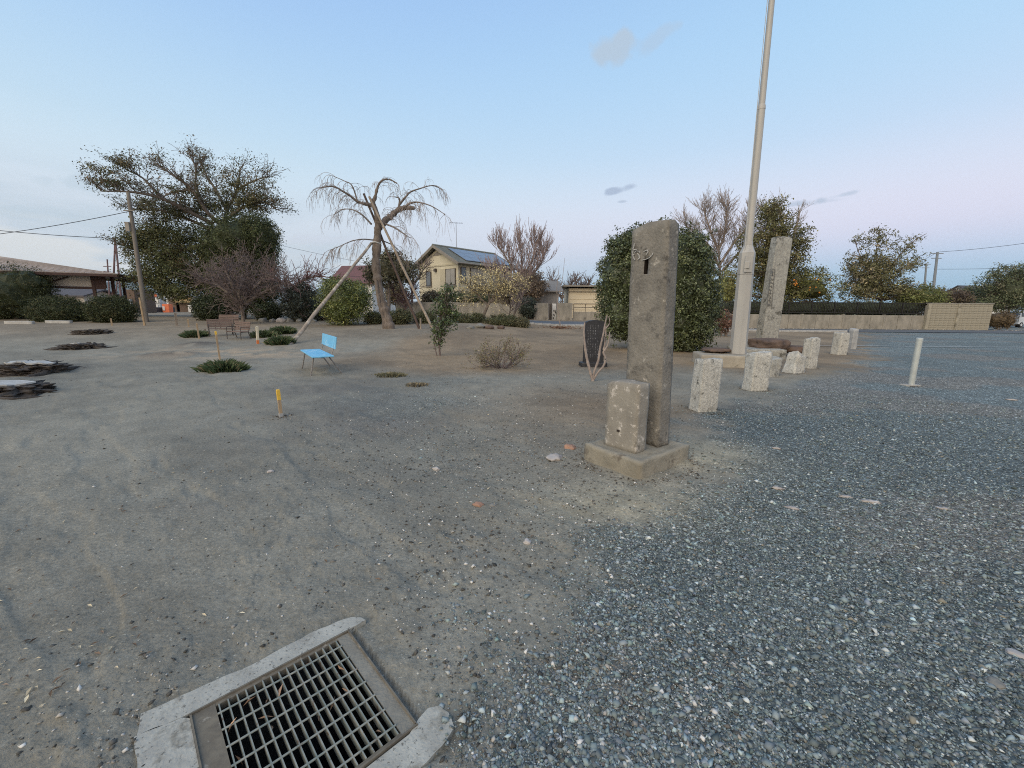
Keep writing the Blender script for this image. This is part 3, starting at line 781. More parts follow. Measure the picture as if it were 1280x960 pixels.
def pillar_mesh(u0, u1, v0, v1, z0, z1, tp_u, tp_v, seed, amp, roof, cuts=(7, 5, 30), lean=0.):
    """tapered post with softly broken arrises; the top is bevelled back from the front corner"""
    bm = bmesh.new(); bmesh.ops.create_cube(bm, size=2)
    es = lambda ax: [e for e in bm.edges if abs((e.verts[0].co - e.verts[1].co)[ax]) > 1e-6 and all(abs((e.verts[0].co - e.verts[1].co)[k]) < 1e-6 for k in range(3) if k != ax)]
    for ax, c in zip((0, 1, 2), cuts): bmesh.ops.subdivide_edges(bm, edges=es(ax), cuts=c, use_grid_fill=True)
    V = []
    for v in bm.verts:
        a, b, c = v.co; t = (c + 1) / 2
        e = (abs(a) > .99) + (abs(b) > .99) + (c > .99)
        s = 1 - (.02 if e >= 2 else 0)
        u = (u0 + u1) / 2 + a * s * (u1 - u0) / 2 * (1 - tp_u * t); w = (v0 + v1) / 2 + b * s * (v1 - v0) / 2 * (1 - tp_v * t)
        z = z0 + (z1 - z0) * t
        if c > .5: z -= roof(a, b) * ((c - .5) / .5)
        P = B(u + lean * t, w, z); n = mnoise.noise_vector(Vector(P) * 6 + Vector((seed, 0, 0))) * amp + mnoise.noise_vector(Vector(P) * 22 + Vector((seed, 0, 0))) * amp * .5
        V.append(tuple(P + np.array(n)))
    bm.verts.index_update(); Fc = [[v.index for v in f.verts][::-1] for f in bm.faces]; bm.free()
    return V, Fc
pillar = thing('stone_gate_pillar', 'tall dark weathered stone pillar with a slot hole, standing on the square footing', 'stone pillar', B(.36, .64, .17))
PU0, PU1, PV0, PV1, PZ = .175, .590, .545, .75, 2.32
roof = lambda a, b: .075 * max(0, a - .15) + .035 * max(0, b) + .012 * max(0, -b) * (1 - a) / 2
V, Fc = pillar_mesh(PU0, PU1, PV0, PV1, .15, PZ, .04, .14, 4, .006, roof, lean=.055)
shaft = mobj('shaft', V, Fc, m_pillar, pillar, smooth=True)
# slot: a real recess, cut with a boolean
hc = at(807.5, 333, 4.0)
fn = -ev
Hc = rplane(807.5, 333, B(0, PV0 + .008, 0), fn)
du, dz = (Hc - F0) @ eu, Hc[2]
cut = MB(); bslab(cut, du - .022, du + .022, PV0 - .1, PV0 + .165, dz - .072, dz + .072)
co_ = cut.build('slot_cut', None)
bmod = shaft.modifiers.new('slot', 'BOOLEAN'); bmod.operation = 'DIFFERENCE'; bmod.object = co_; bmod.solver = 'EXACT'
dg = bpy.context.evaluated_depsgraph_get(); me2 = bpy.data.meshes.new_from_object(shaft.evaluated_get(dg)); shaft.modifiers.clear(); shaft.data = me2
bpy.data.objects.remove(co_)
m_slot_shade = mat('slot_shade', (.050, .038, .031), (.028, .022, .019), 10, .95, .3)  # near-black colour paints the shade inside the slot
me2.materials.append(m_slot_shade); pl0 = np.array(pillar.location)
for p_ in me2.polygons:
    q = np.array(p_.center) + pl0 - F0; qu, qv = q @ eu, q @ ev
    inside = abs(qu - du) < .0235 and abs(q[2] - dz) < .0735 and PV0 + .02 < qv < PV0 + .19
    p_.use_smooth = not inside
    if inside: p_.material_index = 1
sl = MB(); bslab(sl, du - .024, du + .024, PV0 + .150, PV0 + .164, dz - .076, dz + .076); sl.build('slot_back', m_slot_shade, pillar)
m_chalk = mat('white_paint', (.52, .51, .48), (.34, .33, .31), 30, .9, .2)
def stroke(mb_, pts, w, off):
    """brushed line lying on the pillar's front face"""
    P = [rplane(px, py, B(0, off, 0), fn) for px, py in pts]
    for i in range(len(P) - 1):
        a, b = P[i], P[i + 1]; t = b - a; L = np.linalg.norm(t); t /= L; nn = np.cross(t, fn) * w / 2 * random.uniform(.75, 1.15)
        a = a - t * w * .25; b = b + t * w * .25
        lift = -fn * .003; out = fn * .005
        V = [a - nn + out, b - nn + out, b + nn + out, a + nn + out, a - nn - out, b - nn - out, b + nn - out, a + nn - out]
        mb_.add(V, [(0, 1, 2, 3), (7, 6, 5, 4), (4, 5, 1, 0), (5, 6, 2, 1), (6, 7, 3, 2), (7, 4, 0, 3)])
z8 = lambda L_: [(780 + a / 8, 260 + b / 8) for a, b in L_]
st = MB()
for L_ in ([(105, 355), (100, 385), (90, 410), (112, 418), (128, 415)], [(95, 425), (88, 455), (95, 490), (108, 520)], [(108, 445), (125, 430), (150, 432), (160, 445)],
           [(135, 455), (150, 470), (158, 500), (140, 515)], [(92, 470), (105, 462)], [(200, 435), (235, 420), (240, 440), (222, 470)], [(290, 450), (285, 468), (270, 478)],
           [(180, 522), (215, 515), (250, 500), (270, 485)]):
    stroke(st, z8(L_), .006, PV0 + .002)
st.build('painted_mark', m_chalk, pillar)
short = thing('short_stone_post', 'low broken stone post with a small hole, standing in front of the tall pillar', 'stone post', B(.35, .3, .17))
V, Fc = pillar_mesh(.195, .565, .205, .375, .15, .835, .0, .0, 9, .008, lambda a, b: .03 * (a * .5 + .5) * abs(a) + .03 * max(0, abs(a) - .7) + .02 * max(0, -b - .6), (7, 4, 12))
m_short = mat('short_stone', (.31, .285, .24), (.22, .20, .17), 4, .95, .9, 45, .006, spots=((.50, .46, .41), 16, .57, .05), spots2=((.10, .09, .075), 3.4, .58, .1))
sh = mobj('shaft', V, Fc, m_short, short, smooth=True)
Hc = rplane(773, 538.5, B(0, .205, 0), fn); du2 = (Hc - F0) @ eu
sl = MB(); bslab(sl, du2 - .016, du2 + .014, .195, .21, Hc[2] - .008, Hc[2] + .012); sl.build('hole', m_slot_shade, short)  # dark block on the face, painting the shade of a small hole
# ------------------------------------------------------------------ stones beside the gravel
m_granite = mat('pale_granite', (.57, .55, .49), (.30, .29, .26), 26, .9, 1., 50, .012, spots=((.64, .62, .55), 48, .58, .05), spots2=((.12, .115, .10), 6.5, .56, .09), detail=10)
m_granite2 = mat('grey_granite', (.40, .39, .34), (.23, .22, .20), 14, .9, 1., 45, .012, spots=((.54, .52, .46), 36, .59, .05), spots2=((.11, .105, .09), 4.0, .55, .09), detail=10)
def post_stone(name, label, px, py, wpx, toppx, ratio, seed, rz, lean=0., matl=m_granite, cat='stone post', top=.05, grp='short pale stone posts along the gravel edge', amp=.014, taper=.05):
    P = gp(px, py); sc = P[1] / FPX
    w = wpx * sc; h = at(px, toppx, P[1])[2] - P[2]
    t = thing(name, label, cat, P, grp)
    V, Fc = rough_block(w, w * ratio, h + .12, 9, amp, .06, seed, top, taper)
    V = xf(V, P + np.array([0, 0, -.12]), rz, 0, lean)
    mobj('post', V, [f for f in Fc], matl, t, smooth=True)
    return t
post_stone('granite_post', 'pale granite post nearest to the tall dark pillar, upright, with a dark stained top', 878, 513, 29, 447, .7, 11, .25, .03)
post_stone('granite_post', 'pale granite post directly in front of the flagpole slab, stained dark down one side', 943, 487, 25, 440, .7, 12, .2, .02)
post_stone('granite_post', 'broken pale granite stub with a slanting top, right of the brown boulder', 990, 466, 21, 441, .8, 14, .4, .2, top=.10, amp=.03, taper=.25)
post_stone('granite_post', 'slim pale granite post behind the broken slanting stub', 1010, 460, 14.5, 422, .8, 15, .3, .02)
post_stone('granite_post', 'small pale granite post with a dark hole spot, farthest pair, the nearer one', 1048, 443, 14, 415, .8, 16, .2, .03)
post_stone('granite_post', 'narrow light stone marker just behind the farthest granite post', 1064, 436, 7, 411, 1., 17, .1, .0, matl=m_kerb)
post_stone('granite_post', 'low dark grey stone leaning behind the post in front of the flagpole slab', 962, 470, 18, 446, .8, 18, .3, .05, matl=m_granite2, amp=.03, top=.05)
# flagpole on its slab
m_slab = mat('slab_concrete', (.40, .36, .29), (.26, .23, .185), 3, .9, .6, 40, .006, spots=((.15, .13, .10), 5, .6, .08))
Y0 = gp(905, 459)[1]; sc = Y0 / FPX
S = gp(905, 459)
slab_t = thing('flagpole_slab', 'thick low concrete slab carrying the grey steel flagpole', 'concrete slab', S)
V, Fc = rough_block(1.55, 1.15, .42, 11, .010, .05, 21)
V = xf(V, (S[0] + .28, S[1] + .48, S[2] - .10), -.20); mobj('slab', V, Fc, m_slab, slab_t, smooth=True)
m_steel = mat('galvanised_paint', (.42, .40, .365), (.33, .32, .295), 2.5, .42, .1, 30, .002, metal=0., spec=.5, stretch=(1, 1, .25))
m_steel_d = mat('steel_band', (.30, .29, .27), (.22, .21, .2), 5, .5, .1, metal=.3)
FP = at(922, 443, S[1] + .50); FP[2] = S[2] + .31
fp = thing('flagpole', 'tall grey steel flagpole with a wide octagonal lower casing, leaning slightly, on the concrete slab', 'flagpole', FP)
k = FP[1] / FPX
topc = at(933, 302, FP[1]); leanx = (topc[0] - FP[0]) / (topc[2] - FP[2])
def fpz(z): return (FP[0] + leanx * .35 * z, FP[1], FP[2] + z)
H1 = topc[2] - FP[2]
oc = MB()
def octa(b_, z, r0, z1, r1, n=8):
    c0 = np.array(fpz(z)); c1 = np.array(fpz(z1))
    th = np.arange(n) * 2 * math.pi / n + math.pi / n
    V = [(c0[0] + r0 * math.cos(a), c0[1] + r0 * math.sin(a), c0[2]) for a in th] + [(c1[0] + r1 * math.cos(a), c1[1] + r1 * math.sin(a), c1[2]) for a in th]
    b_.add(V, [tuple(range(n - 1, -1, -1)), tuple(range(n, 2 * n))] + [(i, (i + 1) % n, (i + 1) % n + n, i + n) for i in range(n)])
octa(oc, .012, .215, H1 - .30, .195); oc.build('casing', m_steel, fp)
oc = MB(); octa(oc, H1 - .298, .195, H1 - .10, .115); octa(oc, H1 - .098, .115, H1, .11); oc.build('casing_neck', m_steel, fp)
oc = MB(); octa(oc, 0, .27, .02, .27); oc.build('foot_flange', m_steel_d, fp)
oc = MB(); octa(oc, H1 - .86, .2035, H1 - .845, .2035); oc.build('strap', m_steel_d, fp)
m1 = MB(); q = fpz(H1 - .62); m1.box((q[0] - .09, q[1] - .20, q[2]), .13, .06, .19, bev=.012, rz=-.35); m1.build('lock_box', m_steel, fp)
m1 = MB(); q = fpz(H1 - .70); m1.box((q[0] - .05, q[1] - .195, q[2] + .1), .20, .03, .42, bev=.006, rz=-.0); m1.build('access_door', m_steel, fp)
P = [fpz(H1 + z) for z in (-.02, 3.2)]; m1 = MB(); m1.tube(P, [.102, .092], 20); m1.build('pole_lower', m_steel, fp, smooth=True)
m1 = MB(); m1.tube([fpz(H1 + 3.18), fpz(H1 + 3.26), fpz(H1 + 3.30)], [.097, .094, .078], 20); m1.build('joint', m_steel, fp, smooth=True)
m1 = MB(); m1.tube([fpz(H1 + 3.2), fpz(H1 + 9)], [.078, .055], 16); m1.build('pole_upper', m_steel, fp, smooth=True)
m_rope = mat('halyard_rope', (.5, .49, .46), (.4, .39, .37), 30, .9, 0)
m1 = MB(); a = np.array(fpz(H1 - .5)) + np.array([-.13, -.1, 0]); b_ = np.array(fpz(H1 + 9)) + np.array([-.09, -.02, 0])
m1.tube([a * (1 - t) + b_ * t + np.array([-.03 * math.sin(t * math.pi), 0, 0]) for t in np.linspace(0, 1, 12)], .008, 5); m1.build('halyard', m_rope, fp)
# platform, boulder, dark lid and the tall inscribed stele
PL = gp(960, 449); pt = thing('stone_platform', 'pale stone kerbed platform under the brown boulder, right of the flagpole', 'stone platform', PL)
V, Fc = rough_block(1.35, 1.3, .42, 11, .014, .05, 31); V = xf(V, (PL[0] + .0, PL[1] + .75, PL[2] - .12), -.12); mobj('slab', V, Fc, m_granite2, pt, smooth=True)
m_brown = mat('brown_rock', (.165, .115, .088), (.085, .062, .052), 4, .95, .9, 30, .012, spots=((.30, .25, .21), 7, .66, .06))
BC = at(961, 430, PL[1] + .95)
V, Fc = rock_mesh(.66, .52, .30, 4, 4, .16, 1.4, .55); V = xf(V, BC, .2)
tag(mobj('boulder', V, Fc, m_brown, smooth=True), 'broad brown boulder lying on the pale platform at the foot of the tall stele', 'boulder')
V, Fc = rock_mesh(.42, .40, .17, 8, 3, .2, 1.8, .5); V = xf(V, at(995, 436, PL[1] + .9), .5)
tag(mobj('boulder', V, Fc, m_brown, smooth=True), 'low dark boulder at the right end of the brown one', 'boulder')
V, Fc = rock_mesh(.42, .35, .09, 12, 3, .15, 1.8, .4); V = xf(V, at(896, 437, FP[1] + .25), .1)
tag(mobj('flat_stone', V, Fc, m_brown, smooth=True), 'thin dark flat stone lying on the concrete slab left of the flagpole', 'flat stone')
SB = at(959, 419, PL[1] + 1.9); ST = at(974, 297, PL[1] + 1.9); gz = g(SB[0], SB[1])
stele = thing('inscribed_stele', 'tall pale granite stele with a carved vertical column of characters, behind the brown boulder', 'stone stele', (SB[0], SB[1], gz))
hh = ST[2] - gz; k = SB[1] / FPX
V, Fc = rough_block(.64, .34, hh, 21, .012, .03, 41, .05, .10, 3)
V = xf(V, (SB[0] - .02, SB[1], gz), .12, 0, .035); mobj('slab', V, Fc, m_granite2, stele, smooth=True)
m_groove = mat('carved_groove', (.20, .195, .18), (.12, .115, .11), 20, .95, .3)
n0 = np.array([math.sin(.12), -math.cos(.12), 0.]); n0 /= np.linalg.norm(n0)
Pf = np.array([SB[0] - .02, SB[1], gz]) + n0 * .175
gv = MB()
def face_bar(b_, x0, y0, x1, y1, w, Pf_, n_, thick=.006):
    a = rplane(x0, y0, Pf_, n_); b = rplane(x1, y1, Pf_, n_); t = b - a; L = np.linalg.norm(t) + 1e-6; t /= L; nn = np.cross(t, n_) * w / 2; o_ = n_ * thick
    V = [a - nn + o_, b - nn + o_, b + nn + o_, a + nn + o_, a - nn - o_, b - nn - o_, b + nn - o_, a + nn - o_]
    b_.add(V, [(0, 1, 2, 3), (7, 6, 5, 4), (4, 5, 1, 0), (5, 6, 2, 1), (6, 7, 3, 2), (7, 4, 0, 3)])
q8 = lambda a, b: (840 + a / 4.8, 220 + b / 4.8)
for A, Bq in (((592, 556), (570, 795)), ((618, 560), (596, 800)), ((592, 556), (618, 560))): face_bar(gv, *q8(*A), *q8(*Bq), .012, Pf, n0)
gv.build('carved_border', m_groove, stele)
rs = np.random.RandomState(3); gv = MB()
for i in range(10):
    cy = 575 + i * 22; cx = 604 - i * 2.2
    for j in range(4):
        a = rs.uniform(-7, 7); b = rs.uniform(-7, 7); hz = rs.rand() < .55
        face_bar(gv, *q8(cx + a - (6 if hz else 0), cy + b - (0 if hz else 6)), *q8(cx + a + (6 if hz else 1), cy + b + (1 if hz else 6)), .012, Pf, n0)
gv.build('carved_characters', m_groove, stele)['kind'] = 'stuff'
# black memorial stone
BP = gp(741, 458); k = BP[1] / FPX
m_black = mat('black_slate', (.030, .030, .033), (.014, .014, .016), 6, .55, .4, 40, .003, spec=.5)
bk = thing('black_memorial_stone', 'black memorial stone with rounded top and faint vertical writing, on a low plinth', 'memorial stone', BP)
V, Fc = rough_block(33 * k, .34, .15, 7, .008, .06, 51); V = xf(V, BP + np.array([0, 0, -.03]), .15); mobj('plinth', V, Fc, m_black, bk, smooth=True)
tp_ = at(742, 400, BP[1])[2]; hb = tp_ - BP[2] - .11
bm = bmesh.new(); nseg = 9; w2 = 24 * k / 2
out = [(-w2 * 1.03, 0)] + [(-w2, hb - .10)] + [(-w2 * math.cos(a) if a < math.pi / 2 else -w2 * math.cos(a), hb - .10 + .10 * math.sin(a) ** .7) for a in np.linspace(.25, math.pi - .25, nseg)] + [(w2, hb - .10), (w2 * 1.03, 0)]
V = [(x_, -.08, z_) for x_, z_ in out] + [(x_, .08, z_) for x_, z_ in out]; n = len(out)
Fc = [tuple(range(n)), tuple(range(2 * n - 1, n - 1, -1))] + [(i, i + n, (i + 1) % n + n, (i + 1) % n) for i in range(n)]
V = xf(V, BP + np.array([0, 0, .11]), .15); mobj('slab', V, Fc, m_black, bk)
m_faint = mat('faded_lettering', (.30, .30, .31), (.06, .06, .062), 40, .8, .2)
n1 = np.array([math.sin(.15), -math.cos(.15), 0]); Pf1 = BP + n1 * .081
gv = MB(); rs = np.random.RandomState(9)
for c_ in range(5):
    for r_ in range(13):
        if rs.rand() < .25: continue
        x0 = 735.2 + c_ * 3.1 + rs.uniform(-.3, .3) - r_ * .05; y0 = 406 + r_ * 3.3
        face_bar(gv, x0, y0, x0 + rs.uniform(-.3, .3), y0 + rs.uniform(1, 2.6), .012 * rs.uniform(.6, 1.2), Pf1, n1, .003)
gv.build('writing', m_faint, bk)['kind'] = 'stuff'
# steel bollard
bp_ = gp(1138.7, 482); hb_ = at(1149, 423, bp_[1])[2] - bp_[2]
m_boll = mat('bollard_steel', (.50, .53, .50), (.40, .42, .40), 5, .45, .1, 30, .001, metal=.25, spec=.5)
bo = thing('bollard', 'single pale grey steel bollard standing alone on the gravel at the right', 'bollard', bp_)
m1 = MB(); m1.lathe(bp_, [(.054, -.1), (.054, hb_ - .01), (.05, hb_)], 20); m1.build('post', m_boll, bo, smooth=False)
m1 = MB(); m1.lathe(bp_, [(.058, hb_ - .045), (.058, hb_ + .002), (.045, hb_ + .012)], 20); m1.build('cap', m_boll, bo)
V, Fc = rough_block(.34, .16, .09, 5, .01, .05, 61); V = xf(V, bp_ + np.array([-.02, -.0, -.06]), .1); mobj('concrete_foot', V, Fc, m_conc, bo, smooth=True)

# ------------------------------------------------------------------ stakes, benches, rocks, tufts
m_stake = mat('raw_wood', (.42, .31, .19), (.28, .20, .125), 14, .9, .3, 60, .002, stretch=(1, 1, .2))
m_yel = mat('yellow_paint', (.72, .46, .06), (.58, .36, .06), 14, .7, .3, 60, .002, spots=((.45, .34, .18), 30, .60, .05))
m_org = mat('orange_paint', (.70, .20, .05), (.55, .16, .05), 9, .6, .2)
m_stake_g = mat('weathered_wood', (.27, .225, .18), (.17, .14, .11), 10, .95, .3, 50, .003, stretch=(1, 1, .2))
def stake(px, py, top, wpx, label, mats_, lean=.03, cap=.3, ground_tag=False):
    P = gp(px, py); w = max(.03, wpx * P[1] / FPX); h = at(px, top, P[1])[2] - P[2]
    t = thing('wooden_stake', label, 'stake', P, 'wooden marker stakes in the dirt')
    d = np.array([lean, .02, 1.]); q = lambda z: P + d * z
    m1 = MB(); m1.tube([q(-.15), q(h * (1 - cap))], w / 2, 4); m1.build('shaft', mats_[0], t)
    m1 = MB(); m1.tube([q(h * (1 - cap)), q(h * .97), q(h)], [w / 2 * 1.08, w / 2 * 1.08, w / 2 * .7], 4); m1.build('painted_top', mats_[1], t)
    if ground_tag:
        m1 = MB(); m1.tube([q(-.02), q(.05)], w / 2 * 1.3, 4); m1.build('pale_collar', m_kerb, t)
    return t
stake(351.5, 521, 487, 5, 'yellow-topped wooden stake alone in the open dirt, nearest to the camera', (m_stake, m_yel), -.04, .38, True)
stake(275, 450, 414, 2.6, 'bare tan stake behind the big grass tuft', (m_stake, m_yel), -.05, .12)
stake(322.5, 430, 408, 3.4, 'pale stake with an orange foot, between the slatted benches and the grass tufts', (m_org, mat('pale_paint', (.62, .56, .42), (.5, .45, .34), 9, .7, .2)), .03, .78)
stake(249, 424, 404, 2.2, 'thin tan stake in front of the small tuft left of the slatted benches', (m_stake, m_stake), -.05, .1)
stake(236, 409, 399, 2, 'short pale stake on the far dirt behind the tuft left of the benches', (m_stake, m_stake), 0, .1)
stake(221, 407, 391, 3.0, 'weathered grey-pink stake before the far road kerb', (m_stake_g, m_stake_g), 0, .1)
stake(140, 407, 398, 2.2, 'short pale stake in front of the rightmost clipped dome shrub', (m_stake, m_stake), -.03, .1)
stake(257, 417, 411, 2.4, 'tiny dark stake right of the tuft beside the slatted benches', (m_stake_g, m_stake_g), 0, .1)
P = gp(181, 407); T_ = at(174.5, 372, P[1])
stk = thing('leaning_post', 'pale leaning wooden post at the foot of the utility pole', 'post', P)
m1 = MB(); m1.tube([P + np.array([0, 0, -.1]), T_], [.055, .045], 6); m1.build('shaft', m_stake, stk)

m_blue = mat('sky_blue_paint', (.20, .50, .70), (.15, .42, .64), 4, .6, .3, 50, .001, spots=((.48, .66, .74), 7, .57, .06), spots2=((.12, .22, .28), 14, .68, .03))
m_leg = mat('bench_steel', (.26, .25, .24), (.16, .14, .12), 12, .5, .2, metal=.4)
ax = np.array([1.15, -1.7]); ax /= np.linalg.norm(ax); an = math.atan2(ax[1], ax[0])
bc = np.array([-4.56, 9.55, 0]); bc[2] = g(bc[0], bc[1])
bb = thing('blue_bench', 'light blue painted park bench with thin metal legs, alone on the dirt', 'bench', bc, rotz=an)
m1 = MB(); m1.box((0, 0, .425), 1.78, .44, .03, bev=.006); m1.build('seat', m_blue, bb, local=True)
m1 = MB(); m1.box((.0, .29, .70), 1.60, .025, .27, rx=-.14, bev=.006); m1.build('backrest', m_blue, bb, local=True)
for sx in (-1, 1):
    m1 = MB(); m1.tube([(sx * .62, -.15, .41), (sx * .66, -.24, 0)], .016, 6); m1.build('leg', m_leg, bb, local=True)
    m1 = MB(); m1.tube([(sx * .62, .15, .41), (sx * .66, .42, -.02)], .016, 6); m1.build('leg', m_leg, bb, local=True)
    m1 = MB(); m1.tube([(sx * .62, -.18, .40), (sx * .62, .20, .40), (sx * .62, .262, .56), (sx * .62, .31, .78)], .013, 6); m1.build('back_support', m_leg, bb, local=True)
m1 = MB(); m1.box((0, .0, .395), 1.5, .03, .03); m1.build('cross_rail', m_leg, bb, local=True)

m_slat = mat('bench_slat', (.20, .14, .115), (.12, .085, .07), 8, .8, .3, 50, .002, stretch=(.3, 1, 1))
m_iron = mat('bench_iron', (.08, .065, .06), (.05, .045, .04), 12, .7, .2)
def slat_bench():
    t = thing('slatted_bench', '', 'bench', (0, 0, 0), 'brown slatted garden benches')
    s = MB(); s.box((0, 0, 0), 1.15, .07, .025, bev=.004)
    p0 = None
    for i in range(5):
        o = s.build('seat_slat', m_slat, t, local=True) if p0 is None else p0.copy()
        if p0 is None: p0 = o
        else: col.objects.link(o); o.parent = t
        o.location = (0, -.19 + i * .09, .40)
    for i in range(5):
        o = p0.copy(); o.name = 'back_slat'; col.objects.link(o); o.parent = t; o.location = (0, .245 + i * .022, .50 + i * .088); o.rotation_euler = (math.radians(76), 0, 0)
    for sx in (-1, 1):
        m1 = MB(); m1.tube([(sx * .52, -.22, 0), (sx * .52, -.20, .60), (sx * .52, -.15, .63), (sx * .52, .27, .62)], .02, 5); m1.build('armrest', m_iron, t, local=True)
        m1 = MB(); m1.tube([(sx * .52, .32, 0), (sx * .52, .20, .35), (sx * .52, .25, .5), (sx * .52, .36, .90)], .022, 5); m1.build('rear_frame', m_iron, t, local=True)
        m1 = MB(); m1.tube([(sx * .52, -.2, .375), (sx * .52, .22, .375)], .02, 5); m1.build('seat_rail', m_iron, t, local=True)
    return t
sb = slat_bench(); P = gp(298, 424); sb.location = tuple(P); sb.rotation_euler = (0, 0, math.radians(-22)); sb.scale = (.8, .8, .8); sb['label'] = 'brown slatted bench nearest the orange-footed stake, its back to the right'
P = gp(277, 420); copy_tree(sb, P, math.radians(38), 'brown slatted bench on the left of the cluster, beside the small grass tuft', .8)
P = gp(284, 412); copy_tree(sb, P, math.radians(5), 'brown slatted bench standing behind the two nearer slatted benches', .8)
# concrete wheel stops
m_stop = mat('wheel_stop', (.46, .45, .42), (.34, .33, .31), 4, .9, .4, 40, .004)
for i, (px, py, ln_, lb) in enumerate([(25, 405, 36, 'long pale concrete wheel stop at the left edge, under the tall clipped hedge'), (74, 404, 34, 'pale concrete wheel stop in front of the middle dome shrub')]):
    P = gp(px, py); L = ln_ * P[1] / FPX * .93
    V, Fc = rough_block(L, .20, .17, 7, .006, .06, 70 + i); V = xf(V, P + np.array([0, 0, -.02]), .02 - .05 * i)
    tag(mobj('wheel_stop', V, Fc, m_stop, smooth=True), lb, 'wheel stop', 'concrete wheel stops by the clipped shrubs')
# stumps
m_stump = mat('stump_bark', (.085, .072, .062), (.045, .04, .036), 6, .95, 1., 18, .03)
m_cut = mat('sawn_wood', (.46, .47, .46), (.30, .30, .29), 5, .8, .3, 40, .003, spots=((.14, .13, .12), 4, .62, .08))
labs = ['tree stump at the left edge, nearest, with a wide pale sawn top', 'second tree stump from the left edge, its sawn top split in two pale pieces', 'third tree stump, mostly dark roots with one small pale cut', 'farthest tree stump, dark knobbly roots with no pale cut']
for i, ((px, py), (rx, hz), lb) in enumerate(zip([(6, 491), (36, 463), (103, 435), (116, 417)], [(.60, .24), (.62, .26), (.62, .24), (.62, .26)], labs)):
    P = gp(px, py); zb = g(P[0], P[1]) - .05; rs = np.random.RandomState(80 + i)
    t = thing('tree_stump', lb, 'stump', (P[0], P[1], zb), 'sawn tree stumps in the dirt')
    V, Fc = rock_mesh(rx, rx * .8, hz * .85, 80 + i, 5, .30, 5.5, .62); V = xf(V, (P[0], P[1], zb + .05)); mobj('root_mass', V, Fc, m_stump, t, smooth=True)
    for k in range(7):
        a = rs.uniform(0, 6.28); L = rs.uniform(.2, .6) * (1.3 if abs(math.cos(a)) > .6 else 1)
        pts = []
        for q in range(7):
            f_ = q / 6; a2 = a + .6 * math.sin(f_ * 5 + k) * f_; xx = P[0] + math.cos(a2) * (rx * .6 + L * f_); yy = P[1] + math.sin(a2) * (rx * .5 + L * f_ * .8)
            pts.append((xx, yy, g(xx, yy) + .10 * (1 - f_) ** 1.5 - .02))
        m1 = MB(); m1.tube(pts, np.linspace(.10, .02, 7), 6); m1.build('root', m_stump, t, smooth=True)
    cuts = {0: [(0, 0, .40, .30, .0)], 1: [(-.22, .02, .24, .16, .1), (.26, .0, .27, .17, -.15)], 2: [(-.16, -.05, .14, .1, .2)], 3: []}[i]
    for cx_, cy_, ra, rb, tl in cuts:
        m1 = MB(); n = 18; V = []
        for z_ in (-.03, 0):
            for j in range(n):
                an_ = 2 * math.pi * j / n; rr_ = 1 + .16 * math.sin(3 * an_ + i) + .07 * math.sin(7 * an_)
                V.append((P[0] + cx_ + ra * rr_ * math.cos(an_), P[1] + cy_ + rb * rr_ * math.sin(an_), zb + .05 + hz * .72 + z_ + tl * ra * math.cos(an_) * .5 + .015 * math.sin(5 * an_)))
        m1.add(V, [tuple(range(n, 2 * n))] + [(j, (j + 1) % n, (j + 1) % n + n, j + n) for j in range(n)]); m1.build('sawn_face', m_cut, t)
# grass tufts
def tuft(px, py, wpx, hpx, label, seed, colr=(.075, .105, .045), n=1700):
    P = gp(px, py); w = wpx * P[1] / FPX / 2; h = hpx * P[1] / FPX * 1.1; rs = np.random.RandomState(seed)
    a = rs.rand(n) * 6.283; r = np.sqrt(rs.rand(n)) * (.75 + .5 * np.sin(a * 3 + seed) ** 2 * rs.rand(n))
    x = P[0] + r * np.cos(a) * w; y = P[1] + r * np.sin(a) * w * .75; z = G(x, y)
    Lh = h * (1.15 - r * .75) * rs.uniform(.5, 1.15, n) + .015
    dx = np.cos(a) * r * .9 + rs.normal(size=n) * .3; dy = np.sin(a) * r * .9 + rs.normal(size=n) * .3
    wd = .007 * rs.uniform(.7, 1.5, n) * max(1, P[1] / 9)
    ta = rs.rand(n) * 3.14; ux, uy = np.cos(ta) * wd, np.sin(ta) * wd
    V = np.stack([np.stack([x - ux, y - uy, z - .01], 1), np.stack([x + ux, y + uy, z - .01], 1), np.stack([x + dx * Lh * .35 + ux * .7, y + dy * Lh * .35 + uy * .7, z + Lh * .7], 1), np.stack([x + dx * Lh, y + dy * Lh, z + Lh], 1)], 1).reshape(-1, 3)
    i = np.arange(n) * 4; Fc = np.concatenate([np.stack([i, i + 1, i + 2], 1), np.stack([i, i + 2, i + 3], 1)])
    c = np.where(rs.rand(n, 1) < .12, np.array([.26, .21, .12]), np.array(colr)) * np.exp(rs.normal(size=(n, 1)) * .3)
    tag(mobj('grass_tuft', V, Fc, m_leaf, colors=np.repeat(c, 4, 0)), label, 'grass tuft', 'grass tufts on the dirt')
tuft(279, 464, 50, 12, 'largest dark green grass tuft, in open dirt left of the blue bench', 91)
tuft(244, 421, 28, 7, 'small green tuft left of the slatted benches', 92)
tuft(330, 421, 26, 7, 'dark green tuft right behind the orange-footed stake', 93)
tuft(354, 417, 27, 8, 'grass tuft farthest back of the three right of the slatted benches', 94)
tuft(351, 430, 30, 9, 'grass tuft at the foot of the long leaning prop', 95)
tuft(489, 470, 40, 4, 'flat faded grass tuft on open soil right of the blue bench', 96, (.15, .14, .08), 420)
tuft(521, 482, 30, 3, 'sparse dry tuft on the soil, right of the flat faded one', 97, (.18, .15, .10), 260)
